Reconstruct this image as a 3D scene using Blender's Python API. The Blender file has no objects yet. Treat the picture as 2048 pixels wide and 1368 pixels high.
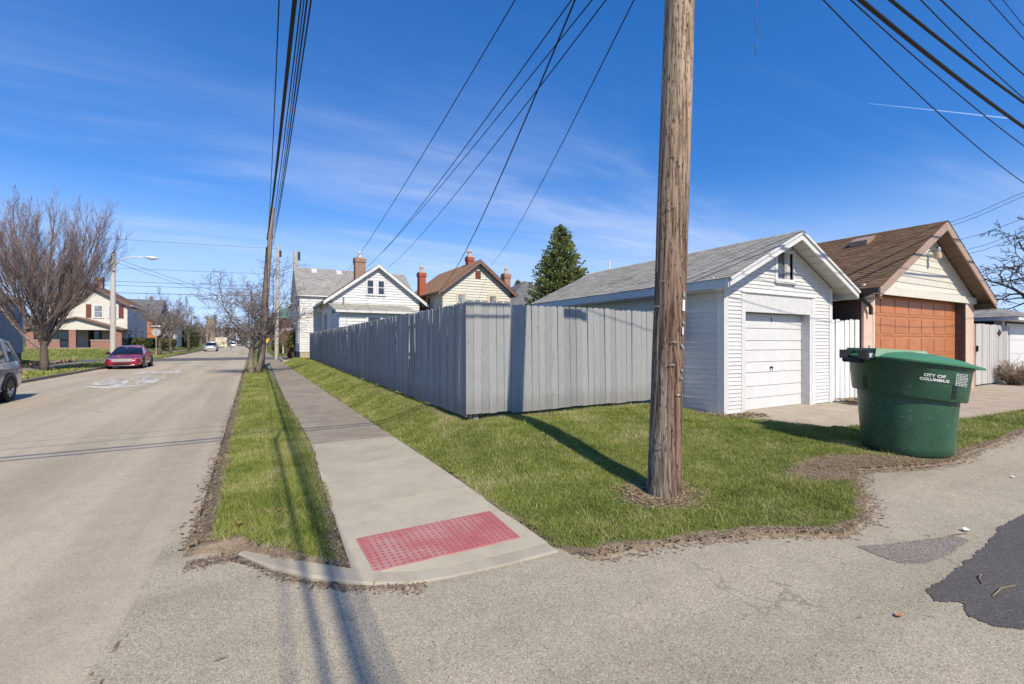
import bpy, bmesh, math, random
import numpy as np
from mathutils import Vector, Matrix, noise as mnoise
R = math.radians
random.seed(7)
SC = bpy.context.scene
COL = SC.collection

# ------------------------------------------------------------------ camera
F_PX, HOR, EYE, YAW = 919.0, 684.0, 1.6, R(29.5)
cam_d = bpy.data.cameras.new('camera'); cam = bpy.data.objects.new('camera', cam_d); COL.objects.link(cam)
cam_d.sensor_width = 36.0; cam_d.lens = 36.0 * F_PX / 2048; cam_d.clip_start = 0.05; cam_d.clip_end = 20000
cam.location = (0, 0, EYE); cam.rotation_euler = (R(90), 0, -YAW)
SC.camera = cam

# ------------------------------------------------------------------ sky and sun
SUN_EL = R(42.5); SUN_DX = 0.010
w = bpy.data.worlds.new('World'); SC.world = w; w.use_nodes = True
nt = w.node_tree; N = nt.nodes; L = nt.links; N.clear()
out = N.new('ShaderNodeOutputWorld'); bg = N.new('ShaderNodeBackground'); bg.inputs[1].default_value = 0.15
sky = N.new('ShaderNodeTexSky'); sky.sky_type = 'NISHITA'; sky.sun_disc = False
sky.sun_elevation = SUN_EL; sky.sun_rotation = R(180); sky.air_density = 1.0; sky.dust_density = 0.15; sky.ozone_density = 3.0; sky.altitude = 240
tc = N.new('ShaderNodeTexCoord'); sep = N.new('ShaderNodeSeparateXYZ'); L.new(tc.outputs['Generated'], sep.inputs[0])
def wmath(op, a, b=None):
    m = N.new('ShaderNodeMath'); m.operation = op
    for i, v in enumerate((a, b)):
        if v is None: continue
        if isinstance(v, (int, float)): m.inputs[i].default_value = v
        else: L.new(v, m.inputs[i])
    return m.outputs[0]
lift = N.new('ShaderNodeCombineXYZ'); L.new(sep.outputs[0], lift.inputs[0]); L.new(sep.outputs[1], lift.inputs[1])
L.new(wmath('ADD', wmath('MULTIPLY', wmath('MAXIMUM', sep.outputs[2], 0.0), .9), .13), lift.inputs[2])
nrmv = N.new('ShaderNodeVectorMath'); nrmv.operation = 'NORMALIZE'; L.new(lift.outputs[0], nrmv.inputs[0]); L.new(nrmv.outputs[0], sky.inputs[0])
zc = wmath('MAXIMUM', sep.outputs[2], 0.04)
zz = wmath('ADD', zc, 0.10)
comb = N.new('ShaderNodeCombineXYZ'); L.new(wmath('DIVIDE', sep.outputs[0], zz), comb.inputs[0]); L.new(wmath('DIVIDE', sep.outputs[1], zz), comb.inputs[1])
def cirrus(rot, scl, nscale, lo, hi, dist, off):
    mp = N.new('ShaderNodeMapping'); mp.inputs['Rotation'].default_value = (0, 0, R(rot)); mp.inputs['Scale'].default_value = scl; mp.inputs['Location'].default_value = (off, off * .7, off * .3)
    L.new(comb.outputs[0], mp.inputs[0])
    t = N.new('ShaderNodeTexNoise'); t.inputs['Scale'].default_value = nscale; t.inputs['Detail'].default_value = 9; t.inputs['Roughness'].default_value = .58; t.inputs['Distortion'].default_value = dist
    L.new(mp.outputs[0], t.inputs[0])
    r = N.new('ShaderNodeMapRange'); r.inputs[1].default_value = lo; r.inputs[2].default_value = hi; r.interpolation_type = 'SMOOTHSTEP'; L.new(t.outputs[0], r.inputs[0])
    return r.outputs[0]
c1 = cirrus(-24, (.22, 1.0, 1), 1.0, .42, .80, .5, 6.9)
c2 = cirrus(-18, (.35, 1.3, 1), 3.2, .45, .8, .9, 1.1)
cl = N.new('ShaderNodeMapRange'); cl.interpolation_type = 'SMOOTHSTEP'; cl.inputs[1].default_value = .55; cl.inputs[2].default_value = .22; cl.inputs[3].default_value = .05; cl.inputs[4].default_value = 1.0; L.new(sep.outputs[2], cl.inputs[0]); ceil_ = cl.outputs[0]
cm = wmath('MULTIPLY', wmath('ADD', wmath('MULTIPLY', c1, .62), wmath('MULTIPLY', wmath('MULTIPLY', c1, c2), .5)), wmath('MULTIPLY', ceil_, .8))
hs = N.new('ShaderNodeHueSaturation'); hs.inputs['Saturation'].default_value = 1.32; hs.inputs['Value'].default_value = 1.0; hs.inputs['Hue'].default_value = .506; L.new(sky.outputs[0], hs.inputs['Color'])
mix = N.new('ShaderNodeMix'); mix.data_type = 'RGBA'; L.new(cm, mix.inputs[0]); 
gain = N.new('ShaderNodeMix'); gain.data_type = 'RGBA'; gain.blend_type = 'MULTIPLY'; gain.inputs[0].default_value = 1; L.new(hs.outputs[0], gain.inputs[6]); gain.inputs[7].default_value = (.95, 1.10, 1.20, 1)
hz_ = N.new('ShaderNodeMapRange'); hz_.interpolation_type = 'SMOOTHERSTEP'; hz_.inputs[1].default_value = .36; hz_.inputs[2].default_value = -.02; hz_.inputs[3].default_value = 0; hz_.inputs[4].default_value = .72; L.new(sep.outputs[2], hz_.inputs[0])
hmix = N.new('ShaderNodeMix'); hmix.data_type = 'RGBA'; L.new(hz_.outputs[0], hmix.inputs[0]); L.new(gain.outputs[2], hmix.inputs[6]); hmix.inputs[7].default_value = (4.1, 5.1, 6.8, 1)
L.new(hmix.outputs[2], mix.inputs[6]); mix.inputs[7].default_value = (4.9, 5.3, 6.3, 1)
L.new(mix.outputs[2], bg.inputs[0]); L.new(bg.outputs[0], out.inputs[0])
sd = bpy.data.lights.new('sun', 'SUN'); sd.energy = 5.0; sd.angle = R(0.53); sd.color = (1, .90, .74)
sun = bpy.data.objects.new('sun', sd); COL.objects.link(sun); sun.location = (0, -30, 40)
sun.rotation_euler = Vector((SUN_DX, math.cos(SUN_EL), -math.sin(SUN_EL))).to_track_quat('-Z', 'Y').to_euler()
SC.view_settings.view_transform = 'Standard'; SC.view_settings.look = 'None'; SC.view_settings.exposure = 0.2; SC.view_settings.gamma = 1.0
SC.view_settings.use_curve_mapping = False
SC.render.engine = 'CYCLES'
SC.cycles.transparent_max_bounces = 16

# ------------------------------------------------------------------ photo pixel -> place
FW = Vector((math.sin(YAW), math.cos(YAW), 0)); RT = Vector((math.cos(YAW), -math.sin(YAW), 0))
def ray(px, py): return FW + RT * ((px - 1024) / F_PX) + Vector((0, 0, (HOR - py) / F_PX))
def at(px, py, z=None, X=None, Y=None, D=None):
    d = ray(px, py)
    if z is not None: k = (z - EYE) / d.z
    elif X is not None: k = X / d.x
    elif Y is not None: k = Y / d.y
    else: k = D
    return Vector((0, 0, EYE)) + d * k

# ------------------------------------------------------------------ materials
MATS = {}
def _m(nt, op, a, b=None, c=None, clamp=False):
    m = nt.nodes.new('ShaderNodeMath'); m.operation = op; m.use_clamp = clamp
    for i, v in enumerate((a, b, c)):
        if v is None: continue
        if isinstance(v, (int, float)): m.inputs[i].default_value = v
        else: nt.links.new(v, m.inputs[i])
    return m.outputs[0]
def _noise(nt, vec, scale, detail=5, rough=.55, dist=0):
    t = nt.nodes.new('ShaderNodeTexNoise'); t.inputs['Scale'].default_value = scale; t.inputs['Detail'].default_value = detail
    t.inputs['Roughness'].default_value = rough; t.inputs['Distortion'].default_value = dist; nt.links.new(vec, t.inputs['Vector']); return t.outputs[0]
def _ramp(nt, fac, lo, hi):
    r = nt.nodes.new('ShaderNodeMapRange'); r.interpolation_type = 'SMOOTHSTEP'; r.inputs[1].default_value = lo; r.inputs[2].default_value = hi
    nt.links.new(fac, r.inputs[0]); return r.outputs[0]
def _mix(nt, fac, a, b, mode='MIX'):
    m = nt.nodes.new('ShaderNodeMix'); m.data_type = 'RGBA'; m.blend_type = mode
    if isinstance(fac, (int, float)): m.inputs[0].default_value = fac
    else: nt.links.new(fac, m.inputs[0])
    for i, v in ((6, a), (7, b)):
        if isinstance(v, tuple): m.inputs[i].default_value = (v[0], v[1], v[2], 1)
        else: nt.links.new(v, m.inputs[i])
    return m.outputs[2]
def _map(nt, vec, scale=(1, 1, 1), rot=(0, 0, 0)):
    m = nt.nodes.new('ShaderNodeMapping'); m.inputs['Scale'].default_value = scale; m.inputs['Rotation'].default_value = rot; nt.links.new(vec, m.inputs[0]); return m.outputs[0]
def _val(nt, col, v):
    h = nt.nodes.new('ShaderNodeHueSaturation'); nt.links.new(col, h.inputs['Color'])
    if isinstance(v, (int, float)): h.inputs['Value'].default_value = v
    else: nt.links.new(v, h.inputs['Value'])
    return h.outputs[0]
def start(name):
    m = bpy.data.materials.new(name); m.use_nodes = True; nt = m.node_tree
    b = nt.nodes['Principled BSDF']; MATS[name] = m
    tc = nt.nodes.new('ShaderNodeTexCoord'); oi = nt.nodes.new('ShaderNodeObjectInfo')
    vo = nt.nodes.new('ShaderNodeVectorMath'); vo.operation = 'SCALE'; cx = nt.nodes.new('ShaderNodeCombineXYZ')
    for i in range(3): nt.links.new(oi.outputs['Random'], cx.inputs[i])
    nt.links.new(cx.outputs[0], vo.inputs[0]); vo.inputs['Scale'].default_value = 37.0
    va = nt.nodes.new('ShaderNodeVectorMath'); nt.links.new(tc.outputs['Object'], va.inputs[0]); nt.links.new(vo.outputs[0], va.inputs[1])
    return m, nt, b, va.outputs[0], oi.outputs['Random']
def _bump(nt, b, h, strength, dist=.01):
    n = nt.nodes.new('ShaderNodeBump'); n.inputs['Strength'].default_value = strength; n.inputs['Distance'].default_value = dist
    nt.links.new(h, n.inputs['Height']); nt.links.new(n.outputs[0], b.inputs['Normal'])
def _spec(b, v): b.inputs['Specular IOR Level'].default_value = v
def M(name, c1, c2=None, scale=6, rough=.75, bump=.15, bscale=60, stretch=(1, 1, 1), tint=0, metal=0, spec=.35, orand=.06, detail=6, dirt=None, dscale=1.5, dlo=.55, dhi=.75, bdist=.006):
    m, nt, b, vec, rnd = start(name)
    c2 = c2 or tuple(x * .82 for x in c1)
    v = _map(nt, vec, stretch)
    col = _mix(nt, _ramp(nt, _noise(nt, v, scale, detail), .3, .7), c1, c2)
    if dirt: col = _mix(nt, _ramp(nt, _noise(nt, v, dscale, 8, .65), dlo, dhi), col, dirt)
    if tint:
        a = nt.nodes.new('ShaderNodeAttribute'); a.attribute_name = 'tint'
        col = _val(nt, col, _m(nt, 'MULTIPLY_ADD', a.outputs['Fac'], tint, 1 - tint / 2))
    if orand: col = _val(nt, col, _m(nt, 'MULTIPLY_ADD', rnd, orand * 2, 1 - orand))
    nt.links.new(col, b.inputs['Base Color'])
    b.inputs['Roughness'].default_value = rough; b.inputs['Metallic'].default_value = metal; _spec(b, spec)
    if bump: _bump(nt, b, _noise(nt, v, bscale, 4), bump, bdist)
    return m

# ------------------------------------------------------------------ mesh building
WL = {}
def wl(o): return WL.get(o.name, Vector((0, 0, 0))) if o else Vector((0, 0, 0))
class MB:
    def __init__(s): s.v = []; s.f = []; s.t = []
    def face(s, pts, t=.5):
        n = len(s.v); s.v += [tuple(p) for p in pts]; s.f.append(tuple(range(n, n + len(pts)))); s.t.append(t)
    def mesh(s, verts, faces, t=.5):
        n = len(s.v); s.v += [tuple(p) for p in verts]
        for f in faces: s.f.append(tuple(i + n for i in f)); s.t.append(t)
        return s
    def hexa(s, p, t=.5):      # 8 points: bottom ring 0-3, top ring 4-7
        return s.mesh(p, [(3, 2, 1, 0), (4, 5, 6, 7), (0, 1, 5, 4), (1, 2, 6, 5), (2, 3, 7, 6), (3, 0, 4, 7)], t)
    def box(s, a, b, t=.5):
        x0, y0, z0 = a; x1, y1, z1 = b
        return s.hexa([(x0, y0, z0), (x1, y0, z0), (x1, y1, z0), (x0, y1, z0), (x0, y0, z1), (x1, y0, z1), (x1, y1, z1), (x0, y1, z1)], t)
    def obox(s, o, u, v, n, du, dv, dn, t=.5):   # corner o, axes u v n with lengths
        o = Vector(o); u = Vector(u) * du; v = Vector(v) * dv; n = Vector(n) * dn
        return s.hexa([o, o + u, o + u + n, o + n, o + v, o + u + v, o + u + v + n, o + v + n], t)
    def prism(s, pts, d, t=.5):   # polygon pts extruded by vector d
        d = Vector(d); k = len(pts); P = [Vector(p) for p in pts]
        return s.mesh(P + [p + d for p in P], [tuple(range(k - 1, -1, -1)), tuple(range(k, 2 * k))] + [(i, (i + 1) % k, (i + 1) % k + k, i + k) for i in range(k)], t)
    def tube(s, pts, rad, n=6, t=.5, cap=True):
        P = [Vector(p) for p in pts]
        if isinstance(rad, (int, float)): rad = [rad] * len(P)
        base = len(s.v); d0 = (P[-1] - P[0]).normalized() if (P[-1] - P[0]).length > 1e-6 else Vector((0, 0, 1))
        ref = Vector((0, 0, 1)) if abs(d0.z) < .9 else Vector((1, 0, 0))
        for i, p in enumerate(P):
            d = (P[min(i + 1, len(P) - 1)] - P[max(i - 1, 0)])
            d = d.normalized() if d.length > 1e-9 else d0
            a = d.cross(ref)
            if a.length < 1e-4: a = d.cross(Vector((0, 1, 0)))
            a.normalize(); b = d.cross(a)
            for k in range(n):
                an = 2 * math.pi * k / n; q = p + (a * math.cos(an) + b * math.sin(an)) * rad[i]; s.v.append((q.x, q.y, q.z))
        for i in range(len(P) - 1):
            for k in range(n):
                k2 = (k + 1) % n; s.f.append((base + i * n + k, base + i * n + k2, base + (i + 1) * n + k2, base + (i + 1) * n + k)); s.t.append(t)
        if cap:
            s.f.append(tuple(base + k for k in range(n - 1, -1, -1))); s.t.append(t)
            e = base + (len(P) - 1) * n; s.f.append(tuple(e + k for k in range(n))); s.t.append(t)
        return s
    def lathe(s, c, prof, n=24, t=.5, sx=1, sy=1, cap=True):
        c = Vector(c); b = len(s.v)
        for r, z in prof:
            for k in range(n):
                a = 2 * math.pi * k / n; s.v.append((c.x + r * sx * math.cos(a), c.y + r * sy * math.sin(a), c.z + z))
        for i in range(len(prof) - 1):
            for k in range(n):
                k2 = (k + 1) % n; s.f.append((b + i * n + k, b + i * n + k2, b + (i + 1) * n + k2, b + (i + 1) * n + k)); s.t.append(t)
        if cap:
            s.f.append(tuple(b + k for k in range(n - 1, -1, -1))); s.t.append(t)
            e = b + (len(prof) - 1) * n; s.f.append(tuple(e + k for k in range(n))); s.t.append(t)
        return s
    def loft(s, rings, t=.5, closed=True, cap=True):
        b = len(s.v); n = len(rings[0])
        for r in rings: s.v += [tuple(p) for p in r]
        for i in range(len(rings) - 1):
            for k in range(n if closed else n - 1):
                k2 = (k + 1) % n; s.f.append((b + i * n + k, b + i * n + k2, b + (i + 1) * n + k2, b + (i + 1) * n + k)); s.t.append(t)
        if cap:
            s.f.append(tuple(b + k for k in range(n - 1, -1, -1))); s.t.append(t)
            e = b + (len(rings) - 1) * n; s.f.append(tuple(e + k for k in range(n))); s.t.append(t)
        return s
    def build(s, name, mat, parent=None, smooth=False, center=True, fixn=True, auto=None):
        me = bpy.data.meshes.new(name)
        if center and s.v:
            A = np.array(s.v); lo = A.min(0); hi = A.max(0); c = Vector(((lo[0] + hi[0]) / 2, (lo[1] + hi[1]) / 2, float(lo[2])))
            V = (A - np.array(c)).tolist()
        else: c = Vector((0, 0, 0)); V = s.v
        me.from_pydata(V, [], s.f)
        at_ = me.attributes.new('tint', 'FLOAT', 'FACE'); at_.data.foreach_set('value', s.t)
        if fixn and len(s.f) < 60000:
            bm = bmesh.new(); bm.from_mesh(me); bmesh.ops.recalc_face_normals(bm, faces=bm.faces); bm.to_mesh(me); bm.free()
        if smooth:
            me.polygons.foreach_set('use_smooth', [True] * len(me.polygons))
            if auto is not None:
                try: me.set_sharp_from_angle(angle=R(auto))
                except Exception: pass
        me.materials.append(MATS[mat] if isinstance(mat, str) else mat)
        return link(name, me, c, parent)
def link(name, me, world, parent=None):
    o = bpy.data.objects.new(name, me); COL.objects.link(o)
    o.location = Vector(world) - wl(parent)
    if parent: o.parent = parent
    WL[o.name] = Vector(world)
    return o
def thing(name, label, cat, loc=(0, 0, 0), group=None):
    o = bpy.data.objects.new(name, None); COL.objects.link(o); o.location = loc; o.empty_display_size = .3; WL[o.name] = Vector(loc)
    return tag(o, label, cat, group)
def tag(o, label, cat, group=None, kind=None):
    o['label'] = label; o['category'] = cat
    if group: o['group'] = group
    if kind: o['kind'] = kind
    return o
def struct(o): o['kind'] = 'structure'; return o
def stuff(o): o['kind'] = 'stuff'; return o
def dup(root, loc, rotz, scale=1, label=None, group=None):
    r = root.copy(); COL.objects.link(r); r.location = loc; r.rotation_euler = (0, 0, rotz); r.scale = (scale,) * 3
    if label: r['label'] = label
    if group: r['group'] = group
    for ch in list(root.children):
        c = ch.copy(); COL.objects.link(c); c.parent = r
        for g in list(ch.children):
            d = g.copy(); COL.objects.link(d); d.parent = c
    return r
def ss(a, b, x):
    t = np.clip((x - a) / (b - a), 0, 1); return t * t * (3 - 2 * t)
# ------------------------------------------------------------------ material set
def asphalt(name, base, dark, light, spk=170, agg=.5, rough=.9, stain=None, bump=.35, track=None):
    m, nt, b, vec, rnd = start(name)
    tcn = [n for n in nt.nodes if n.type == 'TEX_COORD'][0].outputs['Object']
    vo = nt.nodes.new('ShaderNodeTexVoronoi'); vo.inputs['Scale'].default_value = spk; nt.links.new(tcn, vo.inputs['Vector'])
    sepc = nt.nodes.new('ShaderNodeSeparateColor'); nt.links.new(vo.outputs['Color'], sepc.inputs[0])
    col = _mix(nt, _ramp(nt, sepc.outputs[0], .55, 1.0), base, light)
    col = _mix(nt, _ramp(nt, sepc.outputs[1], .62, 1.0), col, dark)
    col = _mix(nt, agg, base, col)
    fine = _noise(nt, tcn, spk * .35, 3, .7)
    col = _mix(nt, _m(nt, 'MULTIPLY', _ramp(nt, fine, .5, .75), .45), col, dark)
    big = _noise(nt, _map(nt, tcn, (1, .35, 1)), .55, 7, .6)
    col = _val(nt, col, _m(nt, 'MULTIPLY_ADD', big, .55, .72))
    mid = _noise(nt, tcn, 4.5, 6, .65)
    col = _val(nt, col, _m(nt, 'MULTIPLY_ADD', mid, .35, .82))
    if track:
        tk = _ramp(nt, _noise(nt, _map(nt, tcn, track), 1.0, 4, .55), .42, .66); col = _val(nt, col, _m(nt, 'MULTIPLY_ADD', tk, -.20, 1.06))
        ol = _ramp(nt, _noise(nt, tcn, 1.9, 3, .5), .70, .78); col = _val(nt, col, _m(nt, 'MULTIPLY_ADD', ol, -.28, 1.0))
    if stain:
        st = _ramp(nt, _noise(nt, _map(nt, tcn, (1, .25, 1)), 1.7, 8, .7), .6, .8)
        col = _mix(nt, _m(nt, 'MULTIPLY', st, .55), col, stain)
        sp = _ramp(nt, _noise(nt, _map(nt, tcn, (2.2, 5, 1)), 2.3, 2, .4), .735, .77)
        col = _mix(nt, _m(nt, 'MULTIPLY', sp, .6), col, (.05, .05, .05))
        ck = nt.nodes.new('ShaderNodeTexVoronoi'); ck.feature = 'DISTANCE_TO_EDGE'; ck.inputs['Scale'].default_value = .33
        wv = nt.nodes.new('ShaderNodeVectorMath'); wv.operation = 'ADD'
        nz = nt.nodes.new('ShaderNodeTexNoise'); nz.inputs['Scale'].default_value = 1.6; nz.inputs['Detail'].default_value = 8; nt.links.new(tcn, nz.inputs['Vector'])
        nt.links.new(tcn, wv.inputs[0]); nt.links.new(nz.outputs['Color'], wv.inputs[1]); nt.links.new(wv.outputs[0], ck.inputs['Vector'])
        crk = _m(nt, 'MULTIPLY', _m(nt, 'LESS_THAN', ck.outputs['Distance'], .0035), _ramp(nt, _noise(nt, tcn, .8, 3), .5, .62))
        col = _mix(nt, _m(nt, 'MULTIPLY', crk, .3), col, (.06, .055, .05))
    nt.links.new(col, b.inputs['Base Color']); b.inputs['Roughness'].default_value = rough; _spec(b, .25)
    h = _m(nt, 'ADD', sepc.outputs[2], _m(nt, 'MULTIPLY', fine, 1.2)); _bump(nt, b, h, bump, .004)
    return m
asphalt('road_asphalt', (.425, .36, .26), (.225, .19, .138), (.56, .48, .36), 150, .5, stain=(.29, .24, .166), track=(1.05, .035, 1))
asphalt('alley_asphalt', (.375, .322, .232), (.13, .113, .084), (.62, .545, .41), 180, .65, bump=.5, stain=(.27, .23, .172), track=(.06, 1.1, 1))
asphalt('patch_asphalt', (.088, .080, .072), (.05, .046, .042), (.24, .22, .2), 160, .5, bump=.3)
asphalt('cross_asphalt', (.12, .115, .112), (.08, .08, .08), (.2, .2, .2), 60, .4)
def concrete(name, c, d, stain):
    m, nt, b, vec, rnd = start(name)
    col = _mix(nt, _ramp(nt, _noise(nt, vec, 2.2, 8, .62), .35, .68), c, d)
    col = _mix(nt, _m(nt, 'MULTIPLY', _ramp(nt, _noise(nt, vec, 5.5, 9, .7), .54, .74), .6), col, stain)
    col = _mix(nt, _m(nt, 'MULTIPLY', _ramp(nt, _noise(nt, vec, 140, 2), .58, .72), .4), col, tuple(x * .55 for x in c))
    col = _val(nt, col, _m(nt, 'MULTIPLY_ADD', rnd, .12, .94))
    nt.links.new(col, b.inputs['Base Color']); b.inputs['Roughness'].default_value = .88; _spec(b, .25)
    _bump(nt, b, _noise(nt, vec, 90, 5, .7), .25, .003); return m
concrete('concrete_new', (.43, .38, .285), (.365, .32, .24), (.29, .245, .175))
concrete('concrete_old', (.30, .255, .195), (.235, .198, .15), (.16, .132, .1))
concrete('concrete_apron', (.38, .325, .25), (.31, .26, .20), (.2, .165, .125))
concrete('concrete_curb', (.43, .38, .285), (.345, .30, .225), (.24, .195, .14))
concrete('block_dark', (.17, .18, .185), (.12, .125, .13), (.08, .08, .08))
M('tactile', (.42, .15, .145), (.36, .10, .09), 2.2, .7, .1, 90, dirt=(.42, .26, .23), dlo=.42, dhi=.7, orand=0)
def ground_mat():
    m, nt, b, vec, rnd = start('turf')
    tcn = [n for n in nt.nodes if n.type == 'TEX_COORD'][0].outputs['Object']
    a = nt.nodes.new('ShaderNodeAttribute'); a.attribute_name = 'dirt'
    g = _mix(nt, _ramp(nt, _noise(nt, tcn, .9, 6, .6), .35, .65), (.10, .135, .028), (.17, .17, .055))
    g = _mix(nt, _ramp(nt, _noise(nt, tcn, 35, 4, .7), .45, .7), g, (.055, .075, .02))
    d = _mix(nt, _ramp(nt, _noise(nt, tcn, 14, 8, .7), .35, .7), (.27, .205, .14), (.13, .095, .065))
    d = _mix(nt, _ramp(nt, _noise(nt, tcn, 90, 3, .6), .55, .7), d, (.40, .33, .25))
    f = _ramp(nt, _m(nt, 'ADD', a.outputs['Fac'], _m(nt, 'MULTIPLY_ADD', _noise(nt, tcn, 9, 6, .7), .9, -.45)), .32, .68)
    nt.links.new(_mix(nt, f, g, d), b.inputs['Base Color']); b.inputs['Roughness'].default_value = .95; _spec(b, .1)
    _bump(nt, b, _noise(nt, tcn, 60, 5, .7), .8, .012)
ground_mat()
def blade_mat(name, cols, trans=.25):
    m, nt, b, vec, rnd = start(name)
    tcn = [n for n in nt.nodes if n.type == 'TEX_COORD'][0].outputs['Object']
    a = nt.nodes.new('ShaderNodeAttribute'); a.attribute_name = 'tint'
    cr = nt.nodes.new('ShaderNodeValToRGB'); e = cr.color_ramp.elements
    e[0].position = 0; e[0].color = (*cols[0], 1); e[1].position = 1; e[1].color = (*cols[-1], 1)
    for i, c in enumerate(cols[1:-1]):
        k = e.new((i + 1) / (len(cols) - 1)); k.color = (*c, 1)
    nt.links.new(_m(nt, 'ADD', _m(nt, 'ADD', a.outputs['Fac'], _m(nt, 'MULTIPLY_ADD', _noise(nt, tcn, 5.5, 5, .65), 1.0, -.5)), _m(nt, 'MULTIPLY_ADD', _noise(nt, tcn, 1.1, 5, .6), 1.1, -.55), clamp=True), cr.inputs[0])
    nt.links.new(cr.outputs[0], b.inputs['Base Color']); b.inputs['Roughness'].default_value = .6; _spec(b, .25)
    tr = nt.nodes.new('ShaderNodeBsdfTranslucent'); nt.links.new(cr.outputs[0], tr.inputs[0])
    mx = nt.nodes.new('ShaderNodeMixShader'); mx.inputs[0].default_value = trans
    o = nt.nodes['Material Output']; nt.links.new(b.outputs[0], mx.inputs[1]); nt.links.new(tr.outputs[0], mx.inputs[2]); nt.links.new(mx.outputs[0], o.inputs[0])
blade_mat('grass_blade', [(.12, .155, .03), (.19, .235, .042), (.27, .305, .065), (.37, .37, .12), (.50, .44, .24)])
blade_mat('straw_blade', [(.16, .115, .07), (.28, .21, .125), (.40, .31, .19)], .1)
blade_mat('needle', [(.05, .075, .028), (.14, .175, .055), (.25, .28, .09), (.34, .35, .13)], .25)
blade_mat('hedge_leaf', [(.035, .05, .016), (.07, .09, .025), (.13, .14, .045), (.2, .17, .07)], .15)
M('litter', (.27, .195, .135), (.14, .10, .07), 20, .95, 0, tint=.9, orand=0)
M('white_paint', (.60, .595, .575), (.535, .53, .515), 8, .6, .12, 40, (1, 1, 1), orand=.05, dirt=(.40, .38, .34), dscale=6, dlo=.60, dhi=.78)
M('white_weathered', (.66, .655, .635), (.56, .555, .54), 14, .7, .2, 40, (.25, .25, 4), orand=.06, dirt=(.30, .285, .26), dscale=3.2, dlo=.655, dhi=.72)
M('white_peeling', (.60, .595, .58), (.53, .525, .51), 8, .7, .25, 50, (1, 1, 1), orand=.04, dirt=(.23, .20, .17), dscale=9, dlo=.64, dhi=.69)
M('door_white', (.60, .595, .58), (.56, .555, .54), 5, .5, .06, 50, orand=.03, dirt=(.62, .61, .58), dscale=5, dlo=.66, dhi=.8)
M('white_vinyl', (.59, .585, .57), (.545, .54, .525), 3, .5, .05, 50, orand=.02, tint=.06)
M('cream_vinyl', (.60, .57, .48), (.55, .52, .435), 3, .55, .06, 50, orand=.03, tint=.06)
M('beige_vinyl', (.57, .54, .455), (.52, .495, .415), 3, .55, .06, 50, orand=.03, tint=.06)
M('gray_and_shaded_vinyl', (.52, .53, .55), (.46, .47, .49), 3, .6, .06, 50, orand=.03, tint=.06)
M('blue_gray_vinyl', (.26, .29, .33), (.22, .245, .28), 3, .6, .06, 50, orand=.03, tint=.06)
M('navy_siding', (.012, .016, .028), (.009, .012, .02), 3, .6, .06, 50)
M('trim_white', (.60, .595, .58), (.56, .555, .54), 4, .55, .05, 40, orand=.02)
M('trim_tan', (.37, .26, .20), (.31, .215, .165), 8, .65, .2, 60, (.4, .4, 3), dirt=(.2, .14, .11), dscale=4, dlo=.62, dhi=.75)
M('trim_brown', (.20, .115, .085), (.16, .09, .066), 6, .6, .1, 40)
M('soffit_brown', (.22, .16, .12), (.18, .13, .10), 6, .7, .1, 40)
M('pink_stucco', (.60, .44, .34), (.54, .385, .295), 5, .85, .25, 90, dirt=(.42, .30, .23), dscale=2, dlo=.6, dhi=.8)
M('dark_wall', (.11, .075, .07), (.08, .055, .05), 6, .85, .2, 60)
M('rust_door', (.43, .165, .062), (.38, .135, .05), 3, .45, .05, 60, orand=.03, tint=.1)
def fence_mat():
    m, nt, b, vec, rnd = start('fence_gray'); tcn = [n for n in nt.nodes if n.type == 'TEX_COORD'][0].outputs['Object']
    v = _map(nt, vec, (5, 5, .35)); col = _mix(nt, _ramp(nt, _noise(nt, v, 22, 7, .65), .3, .72), (.30, .304, .296), (.235, .24, .236))
    col = _mix(nt, _m(nt, 'MULTIPLY', _ramp(nt, _noise(nt, _map(nt, vec, (3, 3, .6)), 3.5, 7, .7), .52, .78), .55), col, (.20, .203, .2))
    kn = nt.nodes.new('ShaderNodeTexVoronoi'); kn.inputs['Scale'].default_value = 2.6; nt.links.new(_map(nt, vec, (1.6, 1.6, 1)), kn.inputs['Vector'])
    col = _mix(nt, _m(nt, 'MULTIPLY', _m(nt, 'SUBTRACT', 1, _ramp(nt, kn.outputs['Distance'], .035, .075)), .7), col, (.13, .125, .12))
    sx = nt.nodes.new('ShaderNodeSeparateXYZ'); nt.links.new(tcn, sx.inputs[0])
    spl = _m(nt, 'MULTIPLY', _m(nt, 'SUBTRACT', 1, _ramp(nt, _m(nt, 'ADD', sx.outputs[2], _m(nt, 'MULTIPLY', _noise(nt, vec, 9, 5), -.35)), -.1, .22)), .55)
    col = _mix(nt, spl, col, (.17, .16, .14)); col = _val(nt, col, _m(nt, 'MULTIPLY_ADD', rnd, .22, .89))
    nt.links.new(col, b.inputs['Base Color']); b.inputs['Roughness'].default_value = .75; _spec(b, .25); _bump(nt, b, _noise(nt, v, 70, 4), .35, .006)
fence_mat()
M('wood_gray', (.50, .48, .45), (.36, .34, .315), 20, .85, .4, 60, (5, 5, .3), orand=.12, dirt=(.17, .155, .14), dscale=14, dlo=.6, dhi=.7)
M('wood_tan', (.48, .33, .21), (.38, .25, .155), 20, .8, .3, 60, (5, 5, .3), orand=.08)
M('fence_white', (.76, .76, .74), (.62, .62, .60), 16, .75, .3, 60, (5, 5, .35), orand=.06, dirt=(.36, .35, .33), dscale=12, dlo=.63, dhi=.73)
M('roof_gray', (.38, .355, .30), (.31, .29, .245), 9, .93, .5, 220, tint=.34, orand=.03, spec=.15, dirt=(.17, .165, .15), dscale=1.1, dlo=.55, dhi=.75)
M('roof_lightgray', (.32, .305, .275), (.25, .238, .215), 9, .93, .5, 220, tint=.38, orand=.03, spec=.15)
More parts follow.
